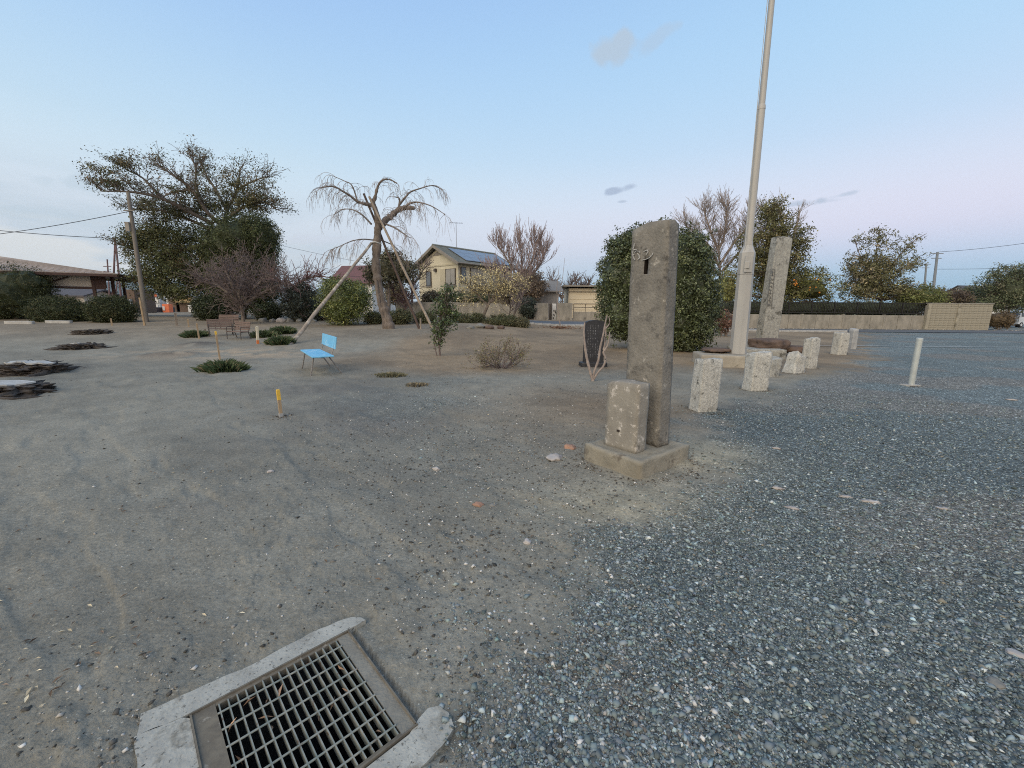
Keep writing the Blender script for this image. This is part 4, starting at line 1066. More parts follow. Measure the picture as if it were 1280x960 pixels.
# single rocks
m_rockp = mat('pale_rock', (.50, .46, .42), (.30, .27, .25), 6, .9, .6, 40, .006)
m_rocko = mat('brick_lump', (.40, .23, .15), (.26, .16, .12), 8, .9, .6, 40, .006)
m_rockg = mat('grey_rock', (.27, .26, .23), (.16, .15, .13), 4, .95, .7, 30, .01)
def rock(px, py, wpx, label, seed, m_, flat=.5, grp=None, name='rock'):
    P = gp(px, py); r = wpx * P[1] / FPX / 2
    V, Fc = rock_mesh(r, r * .8, r * flat, seed, 3, .22, 1.5); V = xf(V, P + np.array([0, 0, r * flat * .25]), seed)
    return tag(mobj(name, V, Fc, m_, smooth=True), label, 'rock', grp)
rock(693, 573, 24, 'whitish flat rock in the dirt left of the pillar footing, the larger one', 1, m_rockp, .35)
rock(712, 560, 20, 'pinkish rock just behind the whitish one by the pillar footing', 2, m_rocko, .35)
rock(598, 631, 14, 'orange-brown broken lump lying on the open dirt', 3, m_rocko, .4)
rock(616, 632, 11, 'dark clod beside the orange-brown lump', 4, m_rockg, .4)
rock(659, 678, 12, 'smooth pale pebble, the largest below the pillar', 5, m_rockp, .5, name='pebble')
rock(545, 587, 9, 'small round whitish pebble in the middle of the dirt', 6, m_rockp, .6, name='pebble')
rock(338, 590, 8, 'small white pebble on the smooth dirt left of centre', 7, m_rockp, .6, name='pebble')
rock(637, 776, 7, 'small white pebble near the gravel edge above the drain', 8, m_rockp, .6, name='pebble')
rock(1270, 818, 22, 'pale flat stone in the gravel at the bottom right edge', 9, m_rockp, .3)
rock(1245, 855, 26, 'dark angular stone low in the gravel, near the right edge', 10, m_rockg, .3)
for i, (px, w) in enumerate([(329, 12), (341, 9), (351, 13), (362, 10), (374, 9), (392, 8)]):
    rock(px, 402.5, w, 'garden rock under the dark clipped shrubs, number %s from the left' % ['one', 'two', 'three', 'four', 'five', 'six'][i] if 0 else ['mossy garden rock under the bare spreading tree, leftmost of the row', 'small grey garden rock, second in the row', 'pale garden rock, biggest and lightest of the row', 'low grey garden rock right of the pale one', 'flat garden rock under the drooping dark shrub', 'last small garden rock at the right end of the row'][i], 20 + i, m_rockp if i == 2 else m_rockg, .7, 'garden rocks in a row')
for i, (px, py, w) in enumerate([(600, 410, 14), (612, 411, 12), (588, 411, 10), (626, 411, 12)]):
    rock(px, py, w, ['brownish border rock below the yellow-flowered tree, second from left', 'brownish border rock, third from left below the yellow tree', 'smallest border rock, leftmost below the yellow-flowered tree', 'border rock nearest the thin double-stemmed tree'][i], 30 + i, m_brown if i % 2 else m_rockg, .6, 'border rocks below the yellow-flowered tree')
for i, (px, py, w, lb) in enumerate([(1088, 628, 34, 'pale flattened crust patch in the gravel, widest one'), (1058, 622, 24, 'pale crust lump left of the widest pale patch in the gravel'), (990, 636, 26, 'long pale chip in the gravel nearest the pillar footing'),
        (1180, 637, 26, 'thin pale bar-like chip in the gravel far right'), (970, 561, 16, 'small pale chip in the gravel right of the footing'), (972, 611, 22, 'low pale chip between the footing and the wide pale patch'), (1265, 500, 20, 'pale chip in the gravel by the right edge, level with the bollard')]):
    P = gp(px, py); r = w * P[1] / FPX / 2 * .62
    V, Fc = rock_mesh(r, r * .5, .012, 50 + i, 3, .42, 3.2); V = xf(V, P + np.array([0, 0, .006]), -.3)
    tag(mobj('pale_chip', V, Fc, m_rockp, smooth=True), lb, 'stone', 'pale flat chips in the gravel')
# dark crumbs added round the feet of the stones to imitate contact shade
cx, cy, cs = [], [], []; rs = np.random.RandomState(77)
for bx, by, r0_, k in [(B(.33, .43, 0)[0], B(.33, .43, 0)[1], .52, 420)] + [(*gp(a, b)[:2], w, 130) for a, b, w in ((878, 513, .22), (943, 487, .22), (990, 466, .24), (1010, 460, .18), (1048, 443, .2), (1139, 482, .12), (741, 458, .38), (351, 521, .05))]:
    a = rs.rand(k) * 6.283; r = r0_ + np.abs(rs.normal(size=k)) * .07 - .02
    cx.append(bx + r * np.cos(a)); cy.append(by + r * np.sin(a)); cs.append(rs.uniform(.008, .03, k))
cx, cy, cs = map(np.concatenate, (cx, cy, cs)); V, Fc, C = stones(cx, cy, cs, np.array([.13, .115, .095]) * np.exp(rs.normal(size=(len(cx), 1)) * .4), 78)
tag(mobj('contact_shade_crumbs', V, Fc, m_stone, colors=C), 'dark crumbs added round the feet of the stones as painted contact shade', 'soil', kind='stuff')
# ------------------------------------------------------------------ trees and shrubs
DARKG = (.05, .06, .026); MIDG = (.075, .092, .034); OLIVE = (.115, .100, .045); BROWNL = (.16, .105, .055)
def foliage(name, parent, V, Fc, C, m_=None, kind=None):
    o = mobj(name, V, Fc, m_ or m_leaf, parent, colors=C)
    if kind: o['kind'] = kind
    return o
def dense_shrub(name, label, cat, px, py, ells, ncl, nlf, size, colr, seed, cr=.3, grp=None, k=.80, hue=None, m_=None, asp=.5, stems=None, facing=.5, cvar=.28):
    base = gp(px, py) if not isinstance(px, tuple) else np.array(px)
    t = thing(name, label, cat, base, grp)
    V, Fc, C, _ = clumps(ells, ncl, nlf, size, asp, colr, cvar, seed, cr, .86, facing, hue)
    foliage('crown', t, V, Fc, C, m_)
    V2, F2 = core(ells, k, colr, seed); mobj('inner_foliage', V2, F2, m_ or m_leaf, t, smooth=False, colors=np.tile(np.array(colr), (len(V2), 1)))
    tb = MB(); rs = np.random.RandomState(seed)
    c0 = np.array(ells[0][0])
    for i in range(stems or 4):
        a = rs.uniform(0, 6.28); b_ = base + np.array([math.cos(a) * .12, math.sin(a) * .12, -.1])
        tb.tube([b_, b_ + (c0 - b_) * .4 + rs.normal(size=3) * .1, c0 + rs.normal(size=3) * .2], [.05, .04, .02], 6)
    tb.build('trunk', m_bark, t, smooth=True)
    return t
# left: squared hedge and clipped domes
Yh = gp(40, 405)[1]
def dome(px, py, cx, cy, rx, ry, label, seed, sq=False, grp='clipped shrubs on the left'):
    Y = gp(px, py)[1] + rx * Yh / FPX * .6
    E = [ell(cx, cy, rx * .88, ry * .92, Y, rd=rx * .55)] if not sq else [ell(cx, cy, rx, ry, Y, rd=rx), ell(cx - rx * .5, cy + ry * .3, rx * .7, ry * .8, Y), ell(cx + rx * .55, cy - ry * .35, rx * .45, ry * .62, Y), ell(cx - rx * .2, cy - ry * .45, rx * .6, ry * .5, Y)]
    P = at(cx, py, Y); P[2] = g(P[0], Y)
    E = [(np.array([e[0][0], e[0][1], max(e[0][2], P[2] + .3)]), e[1], e[2]) for e in E]
    return dense_shrub('clipped_shrub', label, 'shrub', tuple(P), 0, E, 2600, 11, .07, (.040, .050, .020), seed, .12, grp, .90, (.10, .09, .04), facing=.4)
dome(20, 400, 20, 368, 37, 34, 'tallest clipped shrub at the left edge, big squared dark hedge mass', 101, True)
dome(72, 403, 74, 391, 36, 20, 'middle clipped dome shrub, between the squared hedge and the rightmost dome', 102)
dome(140, 404, 139, 389, 31, 19, 'rightmost dark clipped dome shrub, left of the utility pole', 103)
# the great evergreen
YT = 31.
tr = gx(284, YT)
big = thing('evergreen_tree', 'great spreading evergreen tree, sparse leafy boughs above and a dense dark lower crown, behind the utility pole', 'tree', tr)
big['label'] = 'great spreading evergreen tree with sparse upper boughs and dense dark lower crown'
rs = np.random.RandomState(110); tb = MB(); A = lambda px, py, dy=0.: at(px, py, YT + dy)
A0_ = A
def A(px, py, dy=0.):
    return A0_(px + (9 if px < 240 and py < 262 else 0), py + (15 if py < 262 else 0), dy)
trunk = limb(tb, [tr + np.array([0, 0, -.2]), A(284, 350), A(280, 300), A(279, 276)], .45, .28, 5, 10)
B_ = []
B_.append(limb(tb, [A(277, 282), A(258, 249, -1), A(231, 222, -1.5), A(206, 203, -2), A(190, 192, -2)], .15, .04))
B_.append(limb(tb, [A(266, 280), A(236, 254, -1), A(193, 233, -2.5), A(155, 225, -3.5), A(118, 224, -4)], .17, .03))
B_.append(limb(tb, [A(281, 276), A(284, 249, 1), A(296, 222, 1.5), A(300, 196, 2)], .13, .03))
B_.append(limb(tb, [A(281, 276), A(304, 244, 0), A(330, 238, 0), A(346, 262, 0)], .12, .03))
B_.append(limb(tb, [A(270, 290), A(240, 276, 0), A(205, 264, 0), A(165, 262, 0)], .13, .03))
B_.append(limb(tb, [A(258, 249, -1), A(245, 218, 0), A(236, 198, 0), A(231, 184, 0)], .12, .02))
B_.append(limb(tb, [A(284, 249, 1), A(268, 220, 2), A(256, 200, 2), A(252, 186, 2)], .12, .02))
B_.append(limb(tb, [A(275, 300), A(240, 310, 0), A(195, 318, 0), A(160, 310, 0)], .2, .03))
B_.append(limb(tb, [A(278, 310), A(240, 335, -1), A(205, 350, -1), A(178, 352, -1)], .16, .03))
B_.append(limb(tb, [A(193, 233, -2.5), A(170, 208, -2), A(150, 198, -2.5)], .10, .02))
B_.append(limb(tb, [A(231, 222, -1.5), A(205, 226, 1), A(180, 240, 2)], .09, .02))
B_.append(limb(tb, [A(296, 222, 1.5), A(320, 210, 1), A(336, 206, 1)], .09, .02))
tips = []
o = dict(seg=5, wig=.16, up=[.06, .03, .02], tap=.45, rmin=.012, levels=2, kids=[3, 4, 3], ang=.75, ratio=.62)
for bi, P in enumerate(B_):
    for j in range(4, len(P)):
        for q in range(2 if bi < 9 else 2):
            d = (P[j] - P[j - 1]); d /= np.linalg.norm(d); s = rs.normal(size=3); s[2] = abs(s[2]) * .8 + .15; s /= np.linalg.norm(s)
            grow(tb, P[j], d * .6 + s * .65, rs.uniform(.55, 1.15), .03, 1, o, rs, tips)
tb.build('trunk', m_bark, big, smooth=True)
up = np.array([t_[0] for t_ in tips]); nt = len(up)
# leaf sprays at the ends of the twigs: sparse above, heavier low down
zc_ = (up[:, 2] - tr[2]); keep = rs.rand(nt) < np.where(zc_ > 8.5, .22, np.where(zc_ > 6.8, .45, .9)) * np.where(up[:, 0] < at(150, 230, YT)[0], 1.9, 1)
tk = up[keep]; nl = 15
off = rs.normal(size=(len(tk), nl, 3)) * np.array([.24, .24, .13]); P = (tk[:, None] + off).reshape(-1, 3)
kk = np.repeat(rs.rand(len(tk), 1), nl, 0); cc = np.where(kk < .45, np.array(OLIVE) * .9, np.where(kk < .72, np.array(BROWNL) * .8, np.array(MIDG)))
part1 = leaves(P, np.tile([0, 0, 1.], (len(P), 1)), .125, .5, cc, .3, rs, .6)
E = [ell(215, 318, 42, 34, YT), ell(190, 345, 34, 30, YT - 1), ell(235, 352, 44, 30, YT - 1), ell(180, 300, 24, 18, YT, 700), ell(245, 300, 36, 26, YT), ell(210, 285, 30, 16, YT + 1, 300), ell(268, 340, 34, 36, YT), ell(292, 300, 34, 28, YT + 2), ell(215, 366, 20, 8, YT - 1, 300)]
a_ = clumps(E, 1000, 30, .15, .5, (.070, .078, .030), .3, 112, .55, .35, .55, (.12, .10, .045))
E2 = [ell(125, 215, 20, 14, YT - 3, 260), ell(158, 205, 22, 12, YT - 3, 240), ell(150, 228, 26, 8, YT - 3, 200), ell(290, 225, 26, 14, YT, 300), ell(270, 225, 30, 22, YT, 120), ell(318, 232, 24, 14, YT, 240), ell(195, 262, 30, 12, YT, 330), ell(190, 278, 26, 12, YT, 250), ell(162, 318, 10, 14, YT, 130), ell(170, 262, 16, 6, YT, 60), ell(325, 250, 18, 14, YT, 330), ell(300, 250, 24, 14, YT, 260), ell(250, 262, 30, 12, YT, 300), ell(228, 240, 26, 12, YT, 120), ell(336, 228, 10, 10, YT, 60)]
b2 = clumps(E2, 330, 26, .13, .5, (.095, .088, .042), .3, 113, .34, .3, .55, (.17, .12, .07))
E3 = [ell(268, 258, 34, 12, YT, 400), ell(315, 255, 26, 12, YT, 260), ell(215, 262, 34, 14, YT, 420), ell(190, 292, 30, 14, YT, 380), ell(300, 236, 22, 10, YT, 120), ell(250, 238, 26, 10, YT, 120)]
b3 = clumps(E3, 300, 30, .13, .5, (.080, .082, .034), .3, 115, .42, .3, .55, (.15, .12, .06))
foliage('crown', big, *join([part1, a_[:3], b2[:3], b3[:3]]))
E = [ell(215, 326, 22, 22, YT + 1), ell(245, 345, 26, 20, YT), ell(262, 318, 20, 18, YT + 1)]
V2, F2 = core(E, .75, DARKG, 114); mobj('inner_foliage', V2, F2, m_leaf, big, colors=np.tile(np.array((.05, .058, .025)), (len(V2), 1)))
# round-clipped dense evergreen at its right
YC = 28.5
E = [ell(300, 302, 40, 30, YC), ell(325, 298, 22, 26, YC), ell(318, 332, 27, 26, YC), ell(288, 345, 28, 30, YC), ell(330, 358, 18, 20, YC), ell(300, 372, 32, 20, YC), ell(335, 322, 11, 12, YC)]
dense_shrub('clipped_evergreen', 'dense dark round-clipped evergreen tree in front of the great spreading tree', 'tree', tuple(gx(305, YC)), 0, E, 2900, 15, .12, (.050, .060, .022), 120, .28, None, .86, (.09, .09, .035))
# dark low shrubs under and beside
for i, (cx, cy, rx, ry, Y, lb) in enumerate([(263, 385, 18, 14, 27., 'round dark shrub left of the bare spreading tree'), (335, 390, 14, 9, 27., 'low dark shrub behind the garden rock row'),
        (378, 380, 21, 24, 27., 'drooping dark shrub mound right of the garden rocks, behind a slim trunk'), (406, 390, 12, 10, 28., 'brownish low hedge between the drooping shrub and the round yellow-green bush')]):
    E = [ell(cx, cy, rx, ry, Y)]; c = (.042, .052, .024) if i < 2 else ((.055, .062, .045) if i == 2 else (.10, .06, .045))
    dense_shrub('dark_shrub', lb, 'shrub', tuple(gx(cx, Y)), 0, E, 700, 13, .11, c, 130 + i, .2, 'low dark shrubs under the trees', .85, stems=3)
m_twig_fan = mat('bark_fan', (.34, .27, .26), (.22, .17, .165), 8, .95, 0)
# bare spreading tree in front of them
def bare_tree(name, label, base, trunks, r0, sprouts, o, seed, m_=None, grp=None, tipcol=None):
    t = thing(name, label, 'tree', base, grp); rs = np.random.RandomState(seed); tb = MB(); tw = MB(); tips = []
    for P in trunks:
        Q = limb(tb, P, r0, r0 * .35, 5, 8)
        for j in range(3, len(Q)):
            for q in range(sprouts):
                d = Q[j] - Q[j - 1]; d /= np.linalg.norm(d); s = rs.normal(size=3); s[2] = s[2] * .5 + o.get('lift', .3); s /= np.linalg.norm(s)
                grow(tw, Q[j], d * o.get('fwd', .5) + s, o['L'] * rs.uniform(.6, 1.2), o.get('r1', r0 * .3), 1, o, rs, tips)
    tb.build('trunk', m_twig_pale if m_ is m_twig_pale else m_bark, t, smooth=True); c = tw.build('crown', m_ or m_twig, t)
    return t, tips
YB = 24.; b0 = gx(303, YB); AB = lambda px, py, dy=0: at(px, py, YB + dy)
bare_tree('bare_tree', 'bare wide-spreading grey tree with crooked trunk in front of the dark clipped evergreen', b0,
    [[b0, AB(303, 388), AB(296, 372, -.5), AB(288, 352, -1), AB(282, 338, -1)], [AB(303, 388), AB(310, 372, .5), AB(322, 356, 0), AB(338, 342, 0)], [AB(303, 388), AB(299, 366), AB(306, 345, 1), AB(312, 326, 1)], [AB(300, 380), AB(285, 366), AB(270, 356), AB(256, 352)], [AB(305, 380), AB(325, 368), AB(345, 358), AB(362, 352)]],
    .11, 3, dict(seg=4, wig=.22, up=[0, .04, .02], tap=.4, rmin=.009, levels=3, kids=[3, 3, 3], ang=.7, ratio=.66, L=.85, r1=.025, lift=.5), 140, m_twig)
YR = 27.; b0 = gx(368, YR); AR = lambda px, py, dy=0: at(px, py, YR + dy)
bare_tree('bare_tree', 'small bare reddish tree reaching right, between the clipped evergreen and the round bush', b0,
    [[b0, AR(367, 385), AR(364, 368), AR(366, 358)], [AR(366, 362), AR(376, 352), AR(388, 347), AR(402, 345)], [AR(366, 362), AR(354, 354), AR(344, 350)]], .11, 3,
    dict(seg=4, wig=.2, up=[0, .0, -.03], tap=.4, rmin=.012, levels=2, kids=[3, 3], ang=.7, ratio=.65, L=1.1, r1=.03, lift=.2), 141, m_twig_red)
# weeping tree with props
WB = gp(487, 411); YW = WB[1]; AW = lambda px, py, dy=0: at(px, py, YW + dy)
weep = thing('weeping_tree', 'bare weeping tree with crooked grey trunk and long drooping twigs, held by wooden props', 'tree', WB)
rs = np.random.RandomState(150); tb = MB(); tw = MB()
limb(tb, [WB + np.array([.05, 0, -.2]), AW(485, 400), AW(478, 380), AW(473, 355), AW(470, 330), AW(471, 308), AW(472, 290), AW(473, 276)], .25, .17, 8, 12, .16, rs)
limb(tb, [WB + np.array([-.25, 0, -.1]), AW(480, 398, -.1), AW(474, 378, -.2), AW(470, 350, -.2)], .14, .08, 5, 8)
W = []
W.append(limb(tb, [AW(473, 282), AW(471, 268), AW(467, 256), AW(464, 249)], .16, .09, 5, 8, .08, rs))
W.append(limb(tb, [AW(466, 258), AW(469, 246), AW(472, 234), AW(477, 226), AW(486, 224), AW(496, 229)], .09, .03, 5, 8, .2, rs))
W.append(limb(tb, [AW(474, 284), AW(481, 276, .3), AW(489, 270, .6), AW(497, 263, .8), AW(505, 260, .8), AW(518, 260, .8)], .17, .10, 5, 8, .2, rs))
W.append(limb(tb, [AW(466, 257), AW(456, 255, -.4), AW(447, 252, -.6), AW(438, 245, -.8), AW(430, 240, -1), AW(416, 233, -1.2), AW(400, 235, -1.4)], .09, .025, 5, 7, .1, rs))
W.append(limb(tb, [AW(497, 263, .8), AW(499, 256, 1), AW(499, 248, 1), AW(493, 246, 1)], .07, .02, 4, 6, .1, rs))
W.append(limb(tb, [AW(499, 256, 1), AW(508, 245, 1), AW(513, 240, 1.3), AW(524, 236, 1.3), AW(540, 232, 1.4), AW(553, 237, 1.5)], .06, .015, 5, 6))
W.append(limb(tb, [AW(505, 260, .8), AW(513, 254, 0), AW(524, 253, -.4), AW(540, 258, -.8), AW(556, 268, -1)], .06, .015, 5, 6))
W.append(limb(tb, [AW(482, 280), AW(492, 284, -1), AW(503, 291, -1.5), AW(512, 297, -2)], .05, .015, 5, 6))
W.append(limb(tb, [AW(464, 280), AW(452, 268, .8), AW(440, 262, 1.2), AW(428, 262, 1.5), AW(418, 268, 2)], .05, .012, 5, 6))
W.append(limb(tb, [AW(447, 252, -.6), AW(440, 232, -.6), AW(430, 226, -.6), AW(414, 219, -.6)], .04, .01, 5, 6))
W.append(limb(tb, [AW(466, 300), AW(452, 299, -.6), AW(438, 302, -1), AW(424, 308, -1.4), AW(414, 312, -1.4)], .035, .01, 5, 6))
W.append(limb(tb, [AW(476, 300), AW(490, 306, .8), AW(500, 314, 1.2)], .035, .01, 5, 6))
tb.build('trunk', m_bark, weep, smooth=True)
def droop(p, d, L, r, lvl):
    n = 8; P = [p]; d = d / np.linalg.norm(d)
    for i in range(n):
        d = d + np.array([0, 0, -.20 - .05 * i]) * (1.1 if lvl else .7) + rs.normal(size=3) * .09; d /= np.linalg.norm(d); P.append(P[-1] + d * L / n)
    tw.tube(P, np.linspace(r, .0038, n + 1), 3, cap=False)
    if lvl < 2:
        for k in range(3 if lvl == 0 else 1):
            j = rs.randint(2, n); s = rs.normal(size=3); s[2] = abs(s[2]) * .4
            droop(P[j], (P[j] - P[j - 1]) / (L / n) * .8 + s * .55, L * rs.uniform(.4, .7), r * .6, lvl + 1)
for wi, P in enumerate(W[1:]):
    nsp = 3
    for j in range(3, len(P)):
        if rs.rand() < (.35 if wi in (0, 3) else .75):
            for q in range(rs.randint(1, 3)):
                s = rs.normal(size=3); s[2] = abs(s[2]) * .25; d = P[j] - P[j - 1]; d /= np.linalg.norm(d)
                droop(P[j], d * .7 + s * .6, rs.uniform(.5, 1.25), .011, 0)
tw.build('crown', m_twig_pale, weep)
def prop(label, x0, y0, x1, y1, dy, r, m_, yb=None):
    P0 = gp(x0, y0); P1 = AW(x1, y1, dy)
    t = thing('wooden_prop', label, 'wooden prop', P0, 'wooden props holding up the weeping tree')
    d = P1 - P0; m1 = MB(); n = 9; rs2 = np.random.RandomState(int(x0))
    m1.tube([P0 + d * (-.02 + 1.04 * i / (n - 1)) + rs2.normal(size=3) * .012 for i in range(n)], np.linspace(r, r * .78, n), 9); m1.build('pole', m_, t, smooth=True)
prop('long pale wooden prop leaning in from the lower left', 364, 430, 463, 306, -.15, .078, m_log)
prop('pale wooden prop on the right side, crossing up over the trunk', 541, 412, 463, 249, -.35, .07, m_log)
prop('dark wooden prop just left of the pale right one', 524, 411, 456, 245, .25, .07, m_logdark)
m1 = MB(); q = AW(470, 304); m1.tube([q + np.array([math.cos(a) * .25, math.sin(a) * .25, .03 * math.sin(3 * a)]) for a in np.linspace(0, 6.28, 14)], .035, 5); m1.build('rope_tie', m_rope, weep)
P = gp(526, 411); t = thing('wooden_peg', 'short pale wooden peg at the foot of the dark prop', 'peg', P); m1 = MB(); m1.tube([P + np.array([0, 0, -.1]), P + np.array([0, 0, .55])], .045, 6); m1.build('shaft', m_log, t)
# round bush
YK = gp(430, 408)[1] + 1.0
E = [ell(431, 377, 29, 27, YK), ell(422, 366, 20, 19, YK), ell(446, 372, 16, 20, YK), ell(424, 392, 17, 14, YK)]
dense_shrub('round_bush', 'rounded glossy yellow-green bush left of the weeping tree trunk', 'bush', tuple(gx(432, YK)), 0, E, 1100, 15, .10, (.085, .105, .030), 160, .24, None, .82, (.24, .24, .07), m_gloss, .5)
# slender camellia
YS = gp(548, 445)[1]
E = [ell(560, 365, 9, 11, YS), ell(553, 382, 13, 12, YS), ell(556, 400, 14, 11, YS), ell(548, 412, 10, 9, YS), ell(549, 424, 8, 8, YS), ell(566, 392, 8, 7, YS)]
cm_ = thing('camellia', 'slender glossy dark green young camellia at the right foot of the props', 'small tree', gx(549, YS))
V, Fc, C, cen = clumps(E, 170, 13, .085, .5, (.050, .072, .028), .3, 170, .15, .5, .45, (.10, .12, .04)); foliage('crown', cm_, V, Fc, C, m_gloss)
tb = MB(); b0 = gx(549, YS); stem = limb(tb, [b0 + np.array([0, 0, -.1]), at(549, 425, YS), at(551, 400, YS), at(556, 375, YS), at(560, 358, YS)], .035, .012, 4, 6)
limb(tb, [b0 + np.array([-.08, 0, -.1]), at(543, 428, YS), at(546, 408, YS)], .02, .01, 4, 5)
rs = np.random.RandomState(5)
for c in cen[::3]:
    q = stem[int(rs.randint(3, len(stem)))]; tb.tube([q, (q + c) / 2 + rs.normal(size=3) * .03, c], [.010, .007, .004], 3, cap=False)
tb.build('trunk', m_twig, cm_)
# yellow-flowered tree
YY = 29.; b0 = gx(603, YY); b0 = at(603, 404, YY); b0[2] = g(b0[0], YY); AY = lambda px, py, dy=0: at(px, py, YY + dy)
yt = thing('yellow_flowered_tree', 'small twiggy tree in thin pale yellow flower, before the low concrete wall', 'tree', b0)
tb = MB(); rs = np.random.RandomState(180); tips = []
tr_ = [[b0 + np.array([0, 0, -.2]), AY(604, 396), AY(608, 386), AY(612, 378)], [AY(610, 382), AY(600, 372), AY(592, 364), AY(584, 356)], [AY(612, 378), AY(620, 366), AY(624, 354), AY(625, 344)], [AY(612, 378), AY(628, 370), AY(640, 362), AY(650, 356)], [AY(612, 378), AY(610, 362), AY(606, 350)]]
o = dict(seg=4, wig=.22, up=[0, .03, .0], tap=.4, rmin=.008, levels=3, kids=[3, 3, 2], ang=.8, ratio=.62)
for i, P in enumerate(tr_):
    Q = limb(tb, P, .12 if i == 0 else .07, .09 if i == 0 else .02, 4, 7)
    if i:
        for j in range(3, len(Q)):
            for q in range(2): s = rs.normal(size=3); s[2] *= .6; grow(tb, Q[j], s + np.array([0, 0, .2]), rs.uniform(.55, 1.0), .02, 1, o, rs, tips)
tb.build('trunk', m_bark, yt)
up = np.array([t_[0] for t_ in tips]); off = rs.normal(size=(len(up), 2, 3)) * .12; P = (up[:, None] + off).reshape(-1, 3)
c = np.where(rs.rand(len(P), 1) < .85, np.array([.52, .44, .24]), np.array([.22, .19, .09])); foliage('crown', yt, *leaves(P, np.tile([0, 0, 1.], (len(P), 1)), .11, .6, c, .25, rs, .3))
# double-stemmed bare fan tree behind it
YF = 32.; b0 = at(640, 403, YF); b0[2] = g(b0[0], YF); AF = lambda px, py, dy=0: at(px, py, YF + dy)
bare_tree('bare_tree', 'tall bare fan-shaped tree with upright pinkish twigs, right of the cream house', b0,
    [[b0, AF(645, 385), AF(649, 365), AF(651, 345)], [AF(650, 355), AF(640, 335), AF(630, 318), AF(622, 308)], [AF(651, 345), AF(652, 325), AF(650, 305)], [AF(650, 350), AF(662, 332), AF(668, 315), AF(670, 305)], [AF(649, 362), AF(664, 345), AF(676, 330), AF(680, 318)], [AF(648, 366), AF(632, 352), AF(615, 342)]],
    .085, 3, dict(seg=4, wig=.10, up=[0, .12, .12], tap=.4, rmin=.013, levels=3, kids=[2, 3, 2], ang=.42, ratio=.78, L=.88, r1=.018, lift=.9, fwd=.7), 190, m_twig_fan)
b0 = at(634, 403, YF - 2); b0[2] = g(b0[0], YF - 2)
bare_tree('thin_tree', 'thin double-stemmed young tree with pale bark, just right of the yellow-flowered tree', b0, [[b0, at(638, 385, 30), at(637, 365, 30), at(640, 350, 30)], [b0 + np.array([.15, 0, 0]), at(650, 380, 30), at(656, 362, 30)]], .05, 2,
    dict(seg=4, wig=.15, up=[0, .05], tap=.4, rmin=.010, levels=2, kids=[2, 3], ang=.6, ratio=.7, L=.8, r1=.02, lift=.5), 191, m_twig)
# low shrubs on the far edge of the soil
for i, (cx, cy, rx, ry, Y, lb) in enumerate([(500, 397, 14, 9, 25, 'low green mound shrub right of the weeping trunk'), (531, 399, 13, 9, 26, 'low green mound shrub behind the foot of the props'), (578, 401, 16, 8, 27, 'low green shrub right of the slender camellia'),
        (628, 402, 20, 8, 27, 'low olive shrub below the yellow-flowered tree'), (650, 404, 10, 6, 27, 'small brownish shrub at the right end of the shrub row'), (467, 398, 9, 7, 25, 'small dark mound left of the weeping trunk'), (597, 399, 8, 6, 28, 'little shrub between the green mound and the yellow tree')]):
    E = [ell(cx, cy, rx, ry, Y)]
    dense_shrub('low_shrub', lb, 'shrub', tuple(gx(cx, Y)), 0, E, 420, 13, .085, (.10, .095, .055) if i == 4 else (.080, .085, .040), 200 + i, .16, 'low mound shrubs on the far edge of the soil', .85, (.16, .13, .07), stems=3)
# twiggy olive bush in front
YO = gp(630, 460)[1]; b0 = gx(627, YO)
ob = thing('twiggy_bush', 'low see-through twiggy bush with small olive leaves, on the brown soil in the centre', 'bush', b0)
tb = MB(); rs = np.random.RandomState(210); tips = []
for i in range(26):
    a = rs.uniform(0, 6.28); d = np.array([math.cos(a) * 1.1, math.sin(a) * .8, rs.uniform(.25, 1.0)])
    grow(tb, b0 + np.array([math.cos(a) * .06, math.sin(a) * .06, -.02]), d, rs.uniform(.42, .62), .012, 1, dict(seg=4, wig=.16, up=[0, .08, .05], tap=.5, rmin=.0035, levels=3, kids=[2, 3, 3], ang=.6, ratio=.62), rs, tips)
tb.build('twigs', m_twig, ob)
up = np.array([t_[0] for t_ in tips]); P = (up[:, None] + rs.normal(size=(len(up), 3, 3)) * .035).reshape(-1, 3)
k_ = rs.rand(len(P), 1); c = np.where(k_ < .55, np.array([.13, .125, .055]), np.where(k_ < .85, np.array([.20, .14, .075]), np.array([.28, .24, .13]))); foliage('leaves', ob, *leaves(P, np.tile([0, 0, 1.], (len(P), 1)), .036, .5, c, .25, rs, .3))
# bare sapling with pale stems
b0 = gp(741, 476); YQ = b0[1]; AQ = lambda px, py, dy=0: at(px, py, YQ + dy)
sp = thing('pale_sapling', 'leafless sapling with three crooked pale stems in front of the black memorial stone', 'sapling', b0)
tb = MB()
for P, r in (([b0, AQ(737, 462), AQ(733, 445), AQ(731, 430), AQ(730, 414), AQ(731, 403)], .035), ([b0, AQ(743, 464), AQ(748, 450), AQ(750, 436), AQ(754, 418), AQ(757, 402), AQ(759, 394)], .03), ([b0, AQ(747, 466), AQ(754, 458), AQ(757, 448), AQ(754, 440), AQ(757, 425), AQ(757, 408)], .028), ([AQ(754, 440), AQ(760, 430), AQ(762, 415)], .02), ([AQ(756, 412), AQ(762, 404), AQ(761, 396)], .015)):
    limb(tb, P, r, r * .5, 4, 6, .12, np.random.RandomState(int(r * 1e4)))
tb.build('stems', m_twig_pale, sp, smooth=True)
b0 = gp(701, 411)
pl_ = thing('young_tree', 'very thin young bare tree before the gate posts, with brown leaves at its foot', 'young tree', b0)
